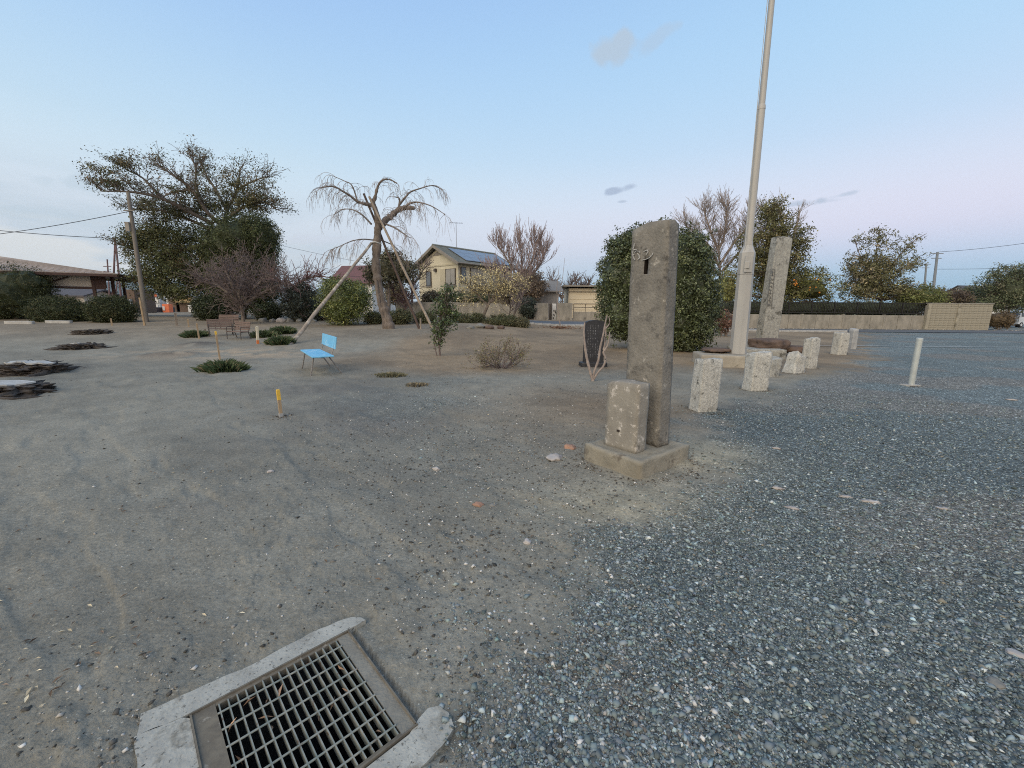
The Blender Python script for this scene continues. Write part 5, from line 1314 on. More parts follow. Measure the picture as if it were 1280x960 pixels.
tb = MB(); tb.tube([b0, at(697, 385, b0[1]), at(696, 360, b0[1]), at(699, 332, b0[1])], [.035, .03, .02, .01], 5); tb.tube([at(697, 375, b0[1]), at(703, 350, b0[1]), at(706, 322, b0[1])], [.02, .015, .008], 4); tb.build('trunk', m_twig_pale, pl_)
rs = np.random.RandomState(8); P = b0 + np.stack([rs.normal(size=240) * .5, rs.normal(size=240) * .35, np.abs(rs.normal(size=240)) * .07 + .03], 1)
tag(mobj('dead_leaf_pile', *leaves(P, np.tile([0, 0, 1.], (240, 1)), .12, .5, (.16, .085, .06), .3, rs, .3)[:2], m_litter, colors=np.tile([.16, .09, .06], (960, 1))), 'small heap of brown dead leaves round the thin young tree', 'leaf pile', kind='stuff')
# the big hedge behind the pillar
Yb = gp(870, 443)[1] + 1.2
E = [ell(862, 368, 31, 66, Yb, rd=36), ell(838, 350, 40, 62, Yb + .2, rd=45), ell(800, 350, 38, 62, Yb + .8, rd=40), ell(778, 352, 29, 55, Yb + 1, rd=38), ell(775, 392, 24, 32, Yb + .6, rd=30), ell(870, 398, 24, 40, Yb, rd=30), ell(845, 400, 34, 40, Yb, rd=34), ell(806, 395, 30, 34, Yb + .4, rd=30), ell(856, 322, 24, 25, Yb, rd=28), ell(790, 318, 26, 24, Yb + .8, rd=30)]
dense_shrub('broad_hedge', 'big dense rounded dark green hedge right behind the tall stone pillar', 'hedge', tuple(gx(838, Yb)), 0, E, 6200, 16, .085, (.064, .078, .034), 220, .17, None, .88, (.13, .14, .06), m_gloss, .55, stems=6, cvar=.33)
# trees beyond the fence on the right
def leafy_tree(label, px, Y, trunks, E, ncl, nlf, size, colr, seed, cr=.4, hue=None, r0=.15, name='leafy_tree', grp=None, coreE=None, shell=.4, m_=None, tw=None):
    b0 = gx(px, Y); t = thing(name, label, 'tree', b0, grp); tb = MB(); rs = np.random.RandomState(seed)
    V, Fc, C, cen = clumps(E, ncl, nlf, size, .5, colr, .3, seed, cr, shell, .5, hue)
    Qs = []
    for i, P in enumerate(trunks): Qs.append(limb(tb, ([b0] + P) if i == 0 else P, r0 if i == 0 else r0 * .5, r0 * .4 if i == 0 else .02, 4, 7))
    allq = np.concatenate([np.array(q) for q in Qs])
    for c in cen[::2]:
        dd = np.linalg.norm(allq - c, axis=1) + (allq[:, 2] > c[2]) * 1.5; q = allq[int(np.argmin(dd))]
        tb.tube([q, (q + c) / 2 + rs.normal(size=3) * .1 + np.array([0, 0, .08]), c], [.035, .022, .010], 3, cap=False)
    tb.build('trunk', m_bark, t); foliage('crown', t, V, Fc, C, m_)
    if coreE: V2, F2 = core(coreE, .8, colr, seed); mobj('inner_foliage', V2, F2, m_leaf, t, colors=np.tile(np.array(colr) * .85, (len(V2), 1)))
    return t
YE = 38.; AE = lambda px, py, dy=0: at(px, py, YE + dy)
E = [ell(966, 285, 22, 34, YE), ell(985, 320, 22, 36, YE), ell(955, 320, 22, 34, YE), ell(972, 355, 34, 30, YE), ell(925, 350, 20, 30, YE, 400), ell(935, 310, 14, 22, YE, 250), ell(1000, 300, 8, 20, YE, 120), ell(965, 262, 14, 14, YE, 200)]
leafy_tree('dense olive-green evergreen tree behind the tall granite stele', 968, YE, [[AE(968, 360), AE(968, 300), AE(966, 262)]], E, 1100, 22, .18, (.105, .102, .040), 230, .5, (.20, .16, .08), .25, coreE=[ell(970, 325, 15, 40, YE), ell(968, 355, 24, 22, YE)])
YG = 41.; b0 = gx(897, YG); AG = lambda px, py, dy=0: at(px, py + (14 if py < 300 else 0), YG + dy)
bare_tree('bare_tree', 'large bare fan-crowned tree rising between the broad hedge and the flagpole', b0,
    [[b0, AG(899, 360), AG(900, 330), AG(898, 305)], [AG(900, 335), AG(884, 305), AG(868, 282), AG(858, 268)], [AG(898, 312), AG(892, 285), AG(884, 262), AG(880, 250)], [AG(899, 310), AG(905, 282), AG(908, 258), AG(908, 245)], [AG(900, 330), AG(920, 300), AG(930, 275), AG(938, 258)], [AG(902, 340), AG(930, 310), AG(950, 285), AG(965, 262)], [AG(900, 345), AG(882, 325), AG(864, 305)]],
    .13, 4, dict(seg=4, wig=.10, up=[0, .08, .07], tap=.4, rmin=.012, levels=3, kids=[3, 3, 2], ang=.48, ratio=.72, L=1.05, r1=.024, lift=.6, fwd=.8), 231, m_twig_pale)
b0 = gx(992, YG + 4); AG = lambda px, py, dy=0: at(px, py, YG + 4 + dy)
bare_tree('bare_tree', 'thin bare treetop showing above the olive-green evergreen', b0, [[b0, AG(985, 330), AG(978, 280), AG(972, 255)], [AG(985, 320), AG(995, 285), AG(1000, 262)], [AG(982, 300), AG(960, 270), AG(948, 256)]], .18, 3,
    dict(seg=4, wig=.1, up=[0, .08, .07], tap=.4, rmin=.012, levels=2, kids=[3, 3], ang=.5, ratio=.72, L=.95, r1=.022, lift=.6, fwd=.8), 232, m_twig_pale)
YJ = 37.5; AJ = lambda px, py, dy=0: at(px, py, YJ + dy)
E = [ell(1005, 358, 26, 20, YJ), ell(1030, 360, 22, 18, YJ), ell(990, 362, 18, 18, YJ), ell(1015, 345, 18, 12, YJ)]
ct = leafy_tree('broad citrus bush with small orange fruit, over the railing right of the stele', 1012, YJ, [[AJ(1012, 370)]], E, 320, 20, .15, (.10, .105, .032), 233, .35, (.34, .30, .10), .1, 'citrus_bush', None, [ell(1010, 362, 28, 16, YJ)], .6)
ct['category'] = 'bush'
m_fruit = mat('orange_fruit', (.75, .30, .05), (.62, .22, .04), 20, .5, 0)
rs = np.random.RandomState(4)
for i in range(14):
    q = at(rs.normal(994, 3.5) if i < 7 else rs.uniform(990, 1045), rs.normal(355, 3) if i < 7 else rs.uniform(345, 372), YJ - 1.15 - rs.rand() * .3)
    v, f = rock_mesh(.08, .08, .08, i, 1, .02); mobj('orange_fruit', xf(v, q), f, m_fruit, ct, smooth=True)
YM = 38.; AM = lambda px, py, dy=0: at(px, py, YM + dy)
E = [ell(1090, 345, 34, 26, YM), ell(1110, 330, 26, 22, YM, 350), ell(1080, 325, 20, 22, YM, 260), ell(1100, 300, 22, 12, YM, 110), ell(1135, 308, 14, 10, YM, 60), ell(1140, 330, 14, 10, YM, 80), ell(1115, 362, 40, 16, YM, 700), ell(1075, 362, 24, 18, YM), ell(1062, 335, 10, 14, YM, 70), ell(1098, 290, 10, 7, YM, 30), ell(1150, 298, 8, 3, YM, 12), ell(1070, 300, 6, 8, YM, 25)]
leafy_tree('loose half-bare leafy tree with brownish leaves behind the railing, right of the citrus bush', 1100, YM, [[AM(1102, 365), AM(1100, 345)], [AM(1100, 350), AM(1095, 320), AM(1100, 288)], [AM(1100, 350), AM(1120, 325), AM(1140, 303), AM(1158, 292)], [AM(1100, 350), AM(1080, 330), AM(1068, 300)], [AM(1100, 352), AM(1075, 345), AM(1058, 332)], [AM(1110, 345), AM(1130, 335), AM(1148, 328)]],
    E, 900, 19, .17, (.135, .128, .060), 234, .36, (.27, .22, .14), .14, shell=.15)
for i, (cx, cy, rx, ry, Y, c, lb) in enumerate([(1150, 372, 26, 13, 37.3, (.125, .14, .045), 'bright green shrub mass behind the railing end, left of the high wall block'), (1185, 372, 24, 9, 39, (.10, .075, .055), 'brownish shrub row above the high wall block'), (1215, 372, 16, 12, 44, (.085, .095, .045), 'grey-green bush between the distant dark roof and the tree at the right edge')]):
    dense_shrub('shrub_mass', lb, 'shrub', tuple(gx(cx, Y)), 0, [ell(cx, cy, rx, ry, Y), ell(cx - rx * .4, cy + 3, rx * .5, ry * .8, Y)], 500, 14, .15, c, 240 + i, .3, 'shrubs behind the right-hand wall', .85, (.22, .19, .10))
YN = 41.
E = [ell(1256, 362, 26, 24, YN), ell(1275, 358, 24, 26, YN), ell(1240, 352, 14, 14, YN), ell(1262, 342, 20, 12, YN), ell(1245, 378, 26, 14, YN), ell(1290, 360, 24, 30, YN)]
leafy_tree('rounded dusty-green tree at the right edge of the view, above the white truck', 1262, YN, [[at(1262, 380, YN)]], E, 800, 20, .16, (.090, .102, .052), 250, .42, (.24, .22, .14), .16, coreE=[ell(1262, 366, 24, 22, YN), ell(1285, 364, 22, 24, YN)], shell=.6)
dense_shrub('clipped_hedge', 'low brown clipped hedge between the high wall block and the white truck', 'hedge', tuple(gx(1251, 36.5)), 0, [ell(1246, 400, 11, 10, 36.5, rd=10), ell(1257, 400, 9, 10, 36.5, rd=10)], 200, 14, .10, (.12, .085, .045), 251, .14, None, .92)
dense_shrub('red_brown_bush', 'low red-brown bush between the broad hedge and the flagpole casing', 'bush', tuple(gx(908, 24)), 0, [ell(906, 402, 10, 12, 24)], 120, 12, .12, (.15, .085, .06), 252, .2)
dense_shrub('yellow_green_bush', 'pale yellow-green upright bush beyond the railing, left of the flagpole casing', 'bush', tuple(gx(908, 39)), 0, [ell(909, 362, 9, 22, 39)], 160, 14, .16, (.26, .26, .09), 253, .3)
# trees by the houses, centre
leafy_tree('dome-crowned drooping conifer directly behind the weeping tree trunk', 486, 36, [[at(486, 360, 36), at(486, 325, 36)]], [ell(485, 338, 30, 20, 36), ell(470, 345, 18, 14, 36), ell(505, 338, 18, 16, 36), ell(488, 322, 20, 10, 36)], 420, 16, .2, (.085, .080, .045), 260, .45, (.17, .14, .10), .18, 'conifer', None, [ell(486, 338, 26, 18, 36)])
dense_shrub('brown_dome_tree', 'big brown dome-shaped tree right of the cream house, behind the bare fan tree', 'tree', tuple(gx(664, 46)), 0, [ell(662, 354, 17, 17, 46), ell(668, 362, 15, 12, 46), ell(655, 350, 12, 12, 46)], 420, 14, .22, (.15, .115, .085), 261, .4, None, .88)
for i, (cx, cy, Y, h, lb) in enumerate([(515, 345, 40, 40, 'grey bare tree left of the cream house gable'), (703, 362, 62, 34, 'distant bare tree left of the cream flat-roofed shed'), (728, 358, 66, 22, 'distant bare tree above the cream shed roof'), (505, 372, 38, 34, 'low bare bush tree between the two props')]):
    b0 = gx(cx, Y); A_ = lambda px, py: at(px, py, Y)
    bare_tree('bare_tree', lb, b0, [[b0, A_(cx, cy + h * .35), A_(cx + 1, cy)], [A_(cx, cy + h * .3), A_(cx - h * .3, cy), A_(cx - h * .4, cy - h * .35)], [A_(cx, cy + h * .3), A_(cx + h * .25, cy), A_(cx + h * .38, cy - h * .3)]], .12 * Y / 40, 3,
        dict(seg=4, wig=.16, up=[0, .06], tap=.4, rmin=.012 * Y / 30, levels=2, kids=[3, 3], ang=.55, ratio=.7, L=h * Y / FPX * .33, r1=.035 * Y / 40, lift=.5), 270 + i, m_twig if i < 3 else m_twig_red)
for i, (cx, cy, rx, ry, Y, c, lb) in enumerate([(495, 368, 14, 12, 41, (.20, .16, .09), 'yellowish dry shrub behind the wall, right of the weeping trunk'), (585, 373, 26, 7, 41, (.075, .085, .04), 'dark green hedge top showing over the concrete wall before the cream house'), (540, 374, 12, 9, 41, (.085, .075, .05), 'brownish shrub over the wall, under the cream gable wall'), (660, 385, 12, 12, 38.8, (.045, .055, .04), 'dark shrub at the garden gate behind the thin double-stemmed tree')]):
    dense_shrub('garden_shrub', lb, 'shrub', tuple(gx(cx, Y)), 0, [ell(cx, cy, rx, ry, Y)], 200, 14, .16, c, 280 + i, .28, 'garden shrubs behind the concrete wall', .85)
# ------------------------------------------------------------------ houses, walls, poles
m_cream = mat('cream_render', (.62, .56, .42), (.53, .48, .355), 1.5, .9, .3, 60, .003, spots=((.45, .38, .25), .8, .6, .2))
m_trim = mat('roof_trim', (.26, .235, .20), (.20, .18, .155), 3, .7, .2)
m_roof = mat('roof_tile_green', (.235, .24, .205), (.17, .175, .15), 6, .7, .4, 20, .01)
m_solar = mat('solar_panel', (.15, .18, .23), (.12, .145, .19), .8, .3, 0, spec=.9)
m_glass = mat('window_glass', (.13, .14, .15), (.09, .10, .11), 1.2, .12, 0, spec=.8)
m_frame = mat('window_frame', (.10, .08, .065), (.07, .06, .05), 8, .6, 0)
m_curt = mat('curtained_pane', (.36, .34, .30), (.27, .25, .22), 2, .4, 0, spec=.5)
Hc_ = np.array([-5.4, 41.8]); e1 = np.array([-5.8, 5.2]); L1_ = np.linalg.norm(e1); e1 /= L1_; e2 = np.array([-e1[1], e1[0]]) * -1
e2 = np.array([e1[1], -e1[0]]); L2_ = 9.2
if e2[1] < 0: e2 = -e2
hz0 = g(*Hc_) - .1
def Hp(a, b, z): q = Hc_ + e1 * a + e2 * b; return (q[0], q[1], hz0 + z)
house = thing('cream_house', 'two-storey cream house with gabled roof and solar panels behind the concrete wall', 'house', Hp(L1_ / 2, L2_ / 2, 0))
GW = 6.6; EV = 5.55 - .12; RZ = 7.27
i0, i1 = .62, L1_ - .62
m1 = MB(); mid = (i0 + i1) / 2
gb = [(i0, 0), (i0, EV), (mid, RZ - .35), (i1, EV), (i1, 0)]
V = [Hp(a, .55, z) for a, z in gb] + [Hp(a, L2_ - .55, z) for a, z in gb]
m1.add(V, [tuple(range(5)), tuple(range(9, 4, -1))] + [(i, i + 5, (i + 1) % 5 + 5, (i + 1) % 5) for i in range(5)]); m1.build('wall', m_cream, house)
def hbox(name, a0, a1, b0, b1, z0, z1, matl, parent=house):
    m1 = MB(); V = [Hp(a, b, z) for z in (z0, z1) for a, b in ((a0, b0), (a1, b0), (a1, b1), (a0, b1))]
    m1.add(V, [(3, 2, 1, 0), (4, 5, 6, 7), (0, 1, 5, 4), (1, 2, 6, 5), (2, 3, 7, 6), (3, 0, 4, 7)]); return m1.build(name, matl, parent)
# roof: two slopes with thickness, tile courses as thin proud strips
slope = lambda t, side_: ((L1_ / 2) * (1 - t) + (0 if side_ < 0 else L1_) * t, RZ - (RZ - EV + .12) * t)
for side_ in (-1, 1):
    a0, z0 = slope(0, side_); a1, z1 = slope(1.0, side_)
    m1 = MB(); V = [Hp(a0, 0, z0), Hp(a1, 0, z1), Hp(a1, L2_, z1), Hp(a0, L2_, z0)]; V += [(x_, y_, z_ - .14) for x_, y_, z_ in V]
    m1.add(V, [(0, 1, 2, 3), (7, 6, 5, 4), (0, 4, 5, 1), (1, 5, 6, 2), (2, 6, 7, 3), (3, 7, 4, 0)]); rf = m1.build('roof', m_roof, house)
    cs = MB()
    for k in range(15):
        t = (k + 1) / 15.5; a, z = slope(t, side_); a2, z2 = slope(t - .012, side_)
        V = [Hp(a, .03, z + .002), Hp(a2, .03, z2 + .030), Hp(a2, L2_ - .03, z2 + .030), Hp(a, L2_ - .03, z + .002)]; cs.add(V, [(0, 1, 2, 3)])
        V = [Hp(a, .03, z + .002), Hp(a, .03, z + .03), Hp(a, L2_ - .03, z + .03), Hp(a, L2_ - .03, z + .002)]; cs.add([Hp(a2, .03, z2 + .030), Hp(a, .03, z + .034), Hp(a, L2_ - .03, z + .034), Hp(a2, L2_ - .03, z2 + .030)], [(0, 1, 2, 3)])
    o_ = cs.build('tile_courses', m_roof, rf); o_['kind'] = 'stuff'
    for b_ in (-.04, L2_ - .04):
        m1 = MB(); V = [Hp(a0, b_, z0 + .04), Hp(a1, b_, z1 + .04), Hp(a1, b_ + .08, z1 + .04), Hp(a0, b_ + .08, z0 + .04)]; V += [(x_, y_, z_ - .30) for x_, y_, z_ in V]
        m1.add(V, [(0, 1, 2, 3), (7, 6, 5, 4), (0, 4, 5, 1), (1, 5, 6, 2), (2, 6, 7, 3), (3, 7, 4, 0)]); m1.build('bargeboard', m_trim, house)
    m1 = MB(); a1_ = a1 + side_ * .05; m1.tube([Hp(a1_, 0, z1 - .05), Hp(a1_, L2_, z1 - .05)], .075, 8); m1.build('gutter', m_trim, house)
m1 = MB(); m1.tube([Hp(L1_ / 2, -.05, RZ + .02), Hp(L1_ / 2, L2_ + .05, RZ + .02)], .10, 8); m1.build('ridge_cap', m_roof, house)
# solar array on the slope facing the street: three rows of six
pv = None
for r_ in range(3):
    for c_ in range(6):
        t0 = .16 + r_ * .245; t1 = t0 + .235; b0_ = 1.5 + c_ * 1.2; b1_ = b0_ + 1.16
        P = []
        for t, b_ in ((t0, b0_), (t1, b0_), (t1, b1_), (t0, b1_)):
            a, z = slope(t, -1); P.append(Hp(a, b_, z + .13))
        m1 = MB(); V = P + [(x_, y_, z_ - .05) for x_, y_, z_ in P]; m1.add(V, [(0, 1, 2, 3), (7, 6, 5, 4), (0, 4, 5, 1), (1, 5, 6, 2), (2, 6, 7, 3), (3, 7, 4, 0)]); m1.build('solar_panel', m_solar, house)
# gable face windows and belts (b = .55 is the gable wall)
def gwin(a0, a1, z0, z1, n, shutter=None, panes=m_curt):
    fr = hbox('window', a0 - .06, a1 + .06, .47, .56, z0 - .06, z1 + .06, m_frame)
    w = (a1 - a0) / n
    for i in range(n): hbox('pane', a0 + i * w + .03, a0 + (i + 1) * w - .03, .445, .475, z0, z1, panes, fr)
    hbox('sill', a0 - .14, a1 + .14, .40, .47, z0 - .14, z0 - .06, m_trim, fr)
    return fr
def awin(b0, b1, z0, z1, n, panes=m_curt):
    fr = hbox('window', i0 - .08, i0 + .01, b0 - .06, b1 + .06, z0 - .06, z1 + .06, m_frame); w = (b1 - b0) / n
    for i in range(n): hbox('pane', i0 - .105, i0 - .075, b0 + i * w + .03, b0 + (i + 1) * w - .03, z0, z1, panes, fr)
    return fr
m_shut = mat('shutter_box', (.52, .46, .33), (.45, .40, .28), 4, .7, 0)
gwin(5.0, 5.75, 3.25, 4.65, 1, panes=m_glass); hbox('shutter', 5.82, 6.6, .44, .55, 3.15, 4.75, m_shut)
gwin(1.0, 2.45, 3.25, 4.75, 2); hbox('shutter', 2.52, 3.35, .44, .55, 3.15, 4.85, m_shut)
hbox('vent_hood', 4.0, 4.3, .33, .55, 4.65, 4.95, m_frame)
gwin(1.0, 3.0, .6, 2.1, 2); gwin(4.6, 5.9, .9, 2.1, 1)
hbox('belt', i0 - .03, i1 + .03, .50, .60, 5.15, 5.30, m_shut); hbox('belt', i0 - .03, i1 + .03, .50, .60, 2.55, 2.72, m_shut)
m1 = MB(); V = [Hp(mid - .8, .50, RZ - 1.0), Hp(mid + .8, .50, RZ - 1.0), Hp(mid, .50, RZ - .62)]; V += [Hp(mid - .8, .6, RZ - 1.0), Hp(mid + .8, .6, RZ - 1.0), Hp(mid, .6, RZ - .62)]
m1.add(V, [(0, 1, 2), (5, 4, 3), (0, 3, 4, 1), (1, 4, 5, 2), (2, 5, 3, 0)]); m1.build('gable_vent', m_trim, house)
awin(.9, 1.5, 3.4, 4.9, 1, m_glass); awin(2.2, 3.9, 3.2, 4.9, 2); awin(5.2, 6.9, 3.2, 4.9, 2); awin(7.4, 8.3, 3.6, 4.9, 1)
hbox('belt', i0 - .12, i0 - .005, .6, L2_ - .6, 2.55, 2.72, m_shut)
bal = hbox('balcony', i0 - 1.0, i0 - .01, 3.2, L2_ - .6, 2.85, 3.0, m_trim)
for b_ in np.linspace(3.3, L2_ - .7, 14): hbox('baluster', i0 - .99, i0 - .95, b_, b_ + .05, 3.0, 3.9, m_trim, bal)
hbox('handrail', i0 - 1.0, i0 - .93, 3.2, L2_ - .6, 3.9, 3.97, m_trim, bal)
m1 = MB(); m1.tube([Hp(.35, .5, 0), Hp(.35, .5, EV)], .045, 6); m1.build('downpipe', m_trim, house)
hbox('lower_roof', -.9, i0, 3.5, L2_ + 1.6, 2.2, 2.4, m_roof)
hbox('porch_wall', -.6, i0, L2_ - .5, L2_ + 1.4, 0, 2.2, m_cream)
# TV aerial: mast fixed to the ridge
aer = thing('tv_aerial', 'thin television aerial mast on the ridge of the cream house', 'aerial', Hp(L1_ / 2, 3.2, RZ + .1))
A0 = np.array(Hp(L1_ / 2, 3.2, RZ + .1)); m_al = mat('aerial_metal', (.28, .28, .29), (.2, .2, .21), 9, .5, 0, metal=.5)
m1 = MB(); m1.tube([A0, A0 + np.array([.0, 0, 2.6])], .03, 5); m1.build('mast', m_al, aer)
m1 = MB(); m1.tube([A0 + np.array([-.7, 0, 2.55]), A0 + np.array([.7, 0.2, 2.55])], .022, 4)
for k in range(6): c_ = A0 + np.array([-.6 + k * .24, .03 * k, 2.55]); m1.tube([c_ + np.array([0, -.3, 0]), c_ + np.array([0, .3, 0])], .012, 3)
m1.build('antenna', m_al, aer)
# generic small houses
def small_house(name, label, px, Y, w, d, eave, ridge, wall, roofm, rz=0., gable='x', extra=None, over=.45):
    P = gx(px, Y); t = thing(name, label, 'house', P, rotz=rz)
    m1 = MB(); hw, hd = w / 2, d / 2
    if gable == 'x': V = [(-hw, y_, z_) for y_, z_ in ((-hd, -.2), (hd, -.2), (hd, eave), (0, ridge), (-hd, eave))]; V += [(hw, b_, c_) for a_, b_, c_ in V]
    else: V = [(x_, -hd, z_) for x_, z_ in ((hw, -.2), (-hw, -.2), (-hw, eave), (0, ridge), (hw, eave))]; V += [(a_, hd, c_) for a_, b_, c_ in V]
    m1.add(V, [tuple(range(4, -1, -1)), tuple(range(5, 10))] + [(i, (i + 1) % 5, (i + 1) % 5 + 5, i + 5) for i in range(5)]); m1.build('wall', wall, t, local=True)
    for s in (-1, 1):
        m1 = MB(); kx = over * (ridge - eave) / (hd if gable == 'x' else hw)
        if gable == 'x': V = [(-hw - over, 0, ridge + .05), (hw + over, 0, ridge + .05), (hw + over, s * (hd + over), eave - kx + .05), (-hw - over, s * (hd + over), eave - kx + .05)]
        else: V = [(0, -hd - over, ridge + .05), (0, hd + over, ridge + .05), (s * (hw + over), hd + over, eave - kx + .05), (s * (hw + over), -hd - over, eave - kx + .05)]
        V += [(a_, b_, c_ + .14) for a_, b_, c_ in V]; m1.add(V, [(0, 1, 2, 3), (7, 6, 5, 4), (0, 4, 5, 1), (1, 5, 6, 2), (2, 6, 7, 3), (3, 7, 4, 0)]); m1.build('roof', roofm, t, local=True)
    for (x_, z_, ww, hh) in (extra or []):
        m1 = MB(); m1.box((x_, -hd - .03, z_), ww, .08, hh); fr = m1.build('window', m_frame, t, local=True)
        m1 = MB(); m1.box((x_, -hd - .075, z_), ww - .16, .04, hh - .16); m1.build('pane', m_glass, fr, local=True)
    return t
m_maroon = mat('maroon_roof', (.17, .085, .08), (.12, .062, .06), 4, .7, .3, 20, .01); m_white = mat('white_render', (.72, .70, .66), (.60, .58, .55), 1.5, .9, .2)
m_darkroof = mat('dark_roof', (.10, .09, .095), (.07, .065, .07), 4, .7, .3, 20, .01)
small_house('maroon_roofed_house', 'white house with maroon roof, seen behind the weeping tree', 458, 58, 6.0, 6, 4.0, 6.2, m_white, m_maroon, -.25, 'x', [(-1, 3, 1.6, 1.2), (1.4, 3, 1.2, 1.2)])
small_house('low_grey_house', 'low grey-roofed outbuilding under the brown dome tree', 664, 50, 5.5, 5, 3.0, 4.1, mat('grey_render', (.26, .25, .24), (.18, .175, .17), 2, .9, .2), mat('grey_roof', (.22, .21, .195), (.16, .15, .14), 4, .8, .3), .1, 'x', [(-.8, 1.8, 1.6, 1.0)])
small_house('distant_house', 'distant house with dark hipped-looking roof and pale wall, left of the right-edge tree', 1211, 95, 9, 8, 4.6, 7.2, m_white, m_darkroof, .2, 'x', [(-2, 3.2, 1.6, 1.4), (1.5, 3.2, 1.6, 1.4)], .6)
# cream shed with flat roof
P = gx(733, 50); sh_ = thing('cream_shed', 'cream metal-clad shed with a thin flat dark roof, left of the broad hedge', 'shed', P)
xl, xr = at(711, 370, 50)[0], at(775, 370, 50)[0]; zt = at(730, 358, 50)[2]
m_shed = mat('cream_cladding', (.66, .58, .43), (.60, .52, .385), 1, .7, .1)
m1 = MB(); m1.box(((xl + xr) / 2, 52.5, (zt + P[2]) / 2 - .3), xr - xl, 4.6, zt - P[2] + .2); wl_ = m1.build('wall', m_shed, sh_)
for z_ in np.arange(P[2] + .4, zt - .3, .62):
    m1 = MB(); m1.box(((xl + xr) / 2, 50.17, z_ + .28), xr - xl - .2, .06, .54); m1.build('cladding_panel', m_shed, sh_)
m1 = MB(); m1.box(((xl + xr) / 2 - .25, 52.3, zt + .02), xr - xl + 1.0, 5.8, .16); m1.build('roof', m_trim, sh_)
m1 = MB(); m1.box(((xl + xr) / 2, 50.1, zt - .62), xr - xl - .1, .14, .07); m1.build('dark_rail', m_frame, sh_)  # thin dark rail across the shed front
m1 = MB(); m1.box(((xl + xr) / 2, 50.02, zt - .5), .22, .16, .14); m1.build('lamp', m_white, sh_)
# concrete wall in panels, with posts and gateway
def wall_run(name, label, x0, x1, Y, top_px, matl, panel=1.8, thick=.14, cat='wall', post=True, coping=False, Yend=None):
    """panelled wall between two columns of the photograph"""
    a = gx(x0, Y); b_ = gx(x1, Yend or Y); t = thing(name, label, cat, a); L = np.linalg.norm((b_ - a)[:2]); n = max(1, int(round(L / panel))); dv = (b_ - a) / n; an_ = math.atan2(dv[1], dv[0])
    h = at(x0, top_px, Y)[2] - a[2]; lp = L / n
    for i in range(n):
        c_ = a + dv * (i + .5); zb = min(g(*(a + dv * i)[:2]), g(*(a + dv * (i + 1))[:2]))
        m1 = MB(); m1.box((c_[0], c_[1], zb - .1 + (h + .1) / 2), lp - .022, thick, h + .1, rz=an_, bev=.012); m1.build('wall_panel', matl, t)
        if coping: m1 = MB(); m1.box((c_[0], c_[1], zb + h + .035), lp - .01, thick + .08, .07, rz=an_, bev=.015); m1.build('coping', matl, t)
    if post:
        for i in range(0, n + 1, max(1, int(3.6 / lp))):
            c_ = a + dv * i; m1 = MB(); m1.box((c_[0], c_[1], c_[2] - .1 + (h + .14) / 2), .16, thick + .07, h + .14, rz=an_, bev=.01); m1.build('wall_post', matl, t)
    return t, h
wall_run('concrete_wall', 'weathered concrete panel wall below the cream house, left of the garden gateway', 497, 652, 38.6, 377.5, m_conc_old, 1.8)
wall_run('low_wall', 'low weathered wall between the long concrete wall and the left gate post', 647, 667, 38.9, 390, m_conc_old, 1.5, post=False)
wall_run('gate_wall', 'streaked concrete wing wall left of the garden gateway opening', 667, 685, 38.6, 378.5, m_conc_old, 1.4, .3, post=False)
wall_run('gate_wall', 'streaked concrete wing wall right of the garden gateway opening', 695.5, 715, 38.6, 378.5, m_conc_old, 1.5, .3, post=False)
wall_run('low_wall', 'low grey concrete wall in front of the cream shed', 716, 775, 38.8, 389, m_conc_old, 2.2, post=False)
rl = thing('pipe_railing', 'thin brown pipe railing on the low wall in front of the cream shed', 'railing', gx(716, 38.8))
a = at(717, 389, 38.8); b_ = at(775, 389.5, 38.8)
for z_ in (.36, .68): m1 = MB(); m1.tube([a + np.array([0, 0, z_]), b_ + np.array([0, 0, z_])], .028, 5); m1.build('rail', m_frame, rl)
for i in range(5): q = a + (b_ - a) * i / 4; m1 = MB(); m1.tube([q + np.array([0, 0, -.05]), q + np.array([0, 0, .68])], .03, 5); m1.build('post', m_frame, rl)
gt = thing('garden_gate', 'black and white ironwork gate panel standing in the garden gateway opening', 'gate', gx(690, 39.4))
G0, G1 = gx(686.5, 39.4), gx(695, 39.4)
m1 = MB(); m1.box((G0[0] + .12, 39.4, G0[2] + .75), .24, .08, 1.5); m1.build('dark_leaf', m_frame, gt)
m1 = MB(); m1.box(((G0[0] + G1[0]) / 2 + .12, 39.45, G0[2] + .75), (G1[0] - G0[0]) - .26, .05, 1.5); pn = m1.build('white_panel', m_white, gt)
rs = np.random.RandomState(2)
for i in range(5):
    c_ = np.array([(G0[0] + G1[0]) / 2 + rs.uniform(0, .25), 39.41, G0[2] + rs.uniform(.2, 1.3)]); m1 = MB(); m1.tube([c_ + np.array([rs.uniform(-.14, .14), -.02, rs.uniform(-.2, .2)]) for _ in range(4)], .03, 4); m1.build('scroll', m_frame, pn)
